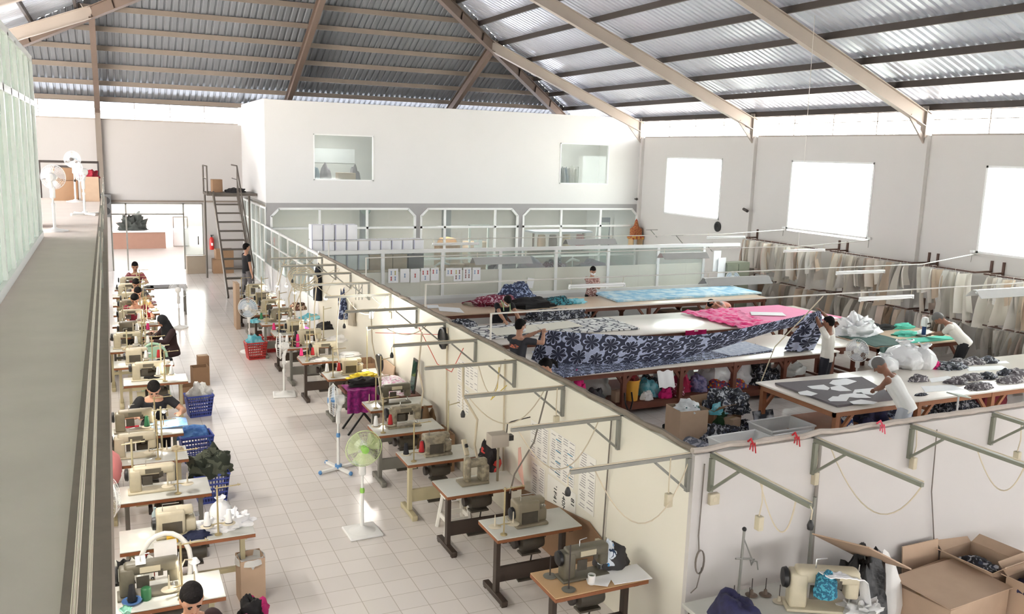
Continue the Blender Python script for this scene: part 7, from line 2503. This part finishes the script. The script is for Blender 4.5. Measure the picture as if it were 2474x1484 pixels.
# shelf of the third table: bags, bucket, scraps
SZ = .226
t = thing('bucket', 'tall yellow bucket with red cloth on the lower shelf of the lily cloth table', 'bucket', (8.33, 12.66, SZ))
MB().lathe([(.0, 0), (.11, 0), (.135, .36), (.145, .36), (.145, .38), (.13, .38), (.105, .02), (0, .02)], n=20).build('body', M_yell, t)
MB().tube([(-.14*math.cos(k*PI/10), -.02, .36+.12*math.sin(k*PI/10)) for k in range(11)], .006, 6).build('handle', M_tubw, t)
heap('cloth_bundle', 'red and brown cloth filling the yellow bucket', 'cloth', 8.33, 12.66, (.11, .11, .12), mat('red_brown_cloth', (150, 40, 50), .85, rgb2=(110, 60, 50), scale=14), z=SZ+.34, px=False)
items = [(7.15, 12.75, .22, .2, .34, M_sack, 'clear plastic sack at the left end of the lower shelf'), (7.2, 12.62, .14, .1, .48, C_hot, 'hot pink cloth on the clear sack at the left of the lower shelf'), (7.6, 12.7, .16, .16, .24, mat('dark_grey_bag', (70, 70, 76), .7, var=.2), 'dark grey bag beside the left shelf post'), (7.85, 13.2, .3, .25, .45, M_sack, 'tall clear sack at the back of the lower shelf'),
         (8.8, 12.85, .2, .18, .28, C_cyan, 'cyan cloth right of the yellow bucket'), (8.62, 12.6, .11, .09, .14, M_plastic, 'white plastic items in front of the cyan cloth'), (9.02, 12.6, .13, .1, .16, C_hot, 'hot pink cloth near the middle of the lower shelf'), (8.95, 13.05, .26, .2, .28, C_batikb, 'dark print cloth behind the hot pink one on the shelf'),
         (9.3, 12.75, .2, .16, .16, C_maroon, 'maroon print cloth in the middle of the lower shelf'), (9.55, 12.9, .2, .18, .3, mat('raspberry_cloth', (196, 46, 90), .85, var=.15), 'raspberry cloth on the lower shelf'), (9.9, 12.85, .2, .18, .24, mat('indigo_print', (86, 86, 130), .85, rgb2=(150, 140, 180), scale=14), 'indigo print cloth beside the raspberry one'),
         (9.75, 13.35, .4, .25, .55, M_sack, 'large clear sack at the back middle of the shelf'), (10.3, 12.75, .2, .16, .16, C_multi, 'bright mixed scraps at the front of the shelf'), (10.45, 13.1, .3, .24, .4, M_plastic, 'white plastic sack right of the indigo cloth'), (10.75, 12.75, .2, .15, .14, C_multi, 'mixed scraps right of the white sack'), (11.05, 13.1, .3, .24, .34, M_plastic, 'white plastic sheet bundle on the shelf'),
         (11.55, 12.85, .34, .28, .3, C_batikb, 'black white print bale at the right end of the shelf'), (11.6, 13.3, .36, .3, .5, mat('grey_print_bale', (110, 108, 108), .85, rgb2=(70, 68, 70), scale=10), 'grey print bale behind the right end bale')]
for (x, y, a, b, h, m, lb) in items:
    heap('shelf_bundle', lb, 'cloth' if 'sack' not in lb and 'plastic' not in lb and 'bag' not in lb else 'bag', x, y, (a, b, h), m, z=SZ, px=False, group='bundles on the lower shelf of the lily cloth table', n=22)
mesh_thing('brown_box', MB().bx(-.1, .1, -.08, .08, 0, .2, bev=.004), M_card, 'small tan box left of the yellow bucket', 'box', None, (8.05, 12.66, SZ))
mesh_thing('black_belt', MB().tube([(-.09, 0, .2), (-.08, -.02, .02), (-.03, -.03, -.1), (.03, -.03, -.1), (.07, -.02, .04), (.05, 0, .2)], .014, 6), M_blk, 'black belt loop hanging off the lower shelf by the yellow bucket', 'belt', None, (8.12, 12.42, SZ+.02))
mesh_thing('paper_sheet', MB().slab(lambda u, v: ((u-.5)*.34, -.02-.1*v, .1-.28*v+.015*math.sin(u*12)), 10, 4, .006), M_paper, 'white folded paper hanging from the table edge over the shelf', 'paper', None, (8.85, 12.44, .68))
for i, (x, y, a, b, h, m, lb) in enumerate([(12.5, 13.3, .4, .3, .4, M_sack, 'grey sack on the floor at the right end of the lily table'), (13.0, 13.0, .3, .24, .16, C_batikn, 'navy print scraps on the floor behind the cream shirted person'), (10.9, 15.9, .4, .3, .22, C_black, 'dark cloth on the floor under the second table'), (8.9, 15.5, .4, .2, .14, C_white, 'white cloth on the floor under the second table'),
                                            (13.6, 10.2, .5, .4, .42, C_batikb, 'print bundles under the near table behind the leaning person'), (14.5, 10.3, .45, .35, .5, mat('maroon_bag', (150, 50, 66), .8, var=.2), 'maroon bag under the near table'), (15.2, 10.2, .4, .35, .5, M_sack, 'grey clear sack under the near table at the right'), (12.5, 10.4, .45, .35, .3, C_batikn, 'navy scraps under the near table'), (13.2, 9.6, .5, .3, .2, C_white, 'white scraps on the floor under the near table front'),
                                            (11.5, 10.2, .4, .3, .35, C_navy, 'dark blue cloth under the near table'), (17.2, 12.0, .45, .35, .3, C_teal, 'teal print cloth on the floor by the pattern rails'), (12.9, 18.9, .3, .25, .35, C_teal, 'dark teal cloth on the carton under the rearmost table')]):
    heap('floor_bundle', lb, 'cloth', x, y, (a, b, h), m, z=0, px=False, group='bundles on the cutting room floor')
for i, (x, w_) in enumerate([(13.5, .55), (14.35, .55), (15.1, .5)]):
    carton('grey brown carton under the rearmost table, %s from the left' % ORD[i], x, 18.9, w_, .5, .5, 0, mat('carton_grey'))
t = thing('paper_tray', 'small pale tray on a stick behind the near partition', 'tray', (11.9, 8.9, 0))
MB().box((0, 0, 1.0), (.32, .2, .02), rot=Matrix.Rotation(.2, 3, 'Y')).build('tray', mat('tray_pale', (200, 206, 196), .6), t)
MB().tube([(0, 0, 0), (0, 0, .99)], .015, 8).lathe([(.12, 0), (.12, .02)]).build('pole', M_tubw, t)
mesh_thing('tyre_ring', MB().tube([(.22*math.cos(k*PI/12), 0, .24+.22*math.sin(k*PI/12)) for k in range(25)], .03, 8), M_blk, 'black ring standing on the floor behind the near partition', 'ring', None, (11.2, 8.55, 0))
t = thing('blue_parcel', 'blue and white tall parcel leaning under the near table', 'parcel', (10.55, 9.75, 0))
MB().box((0, 0, .28), (.16, .1, .56), rot=Matrix.Rotation(-.25, 3, 'Y'), bev=.01).build('box', print_mat('blue_white_parcel', (44, 66, 120), (226, 228, 234), None, 6, .5), t)
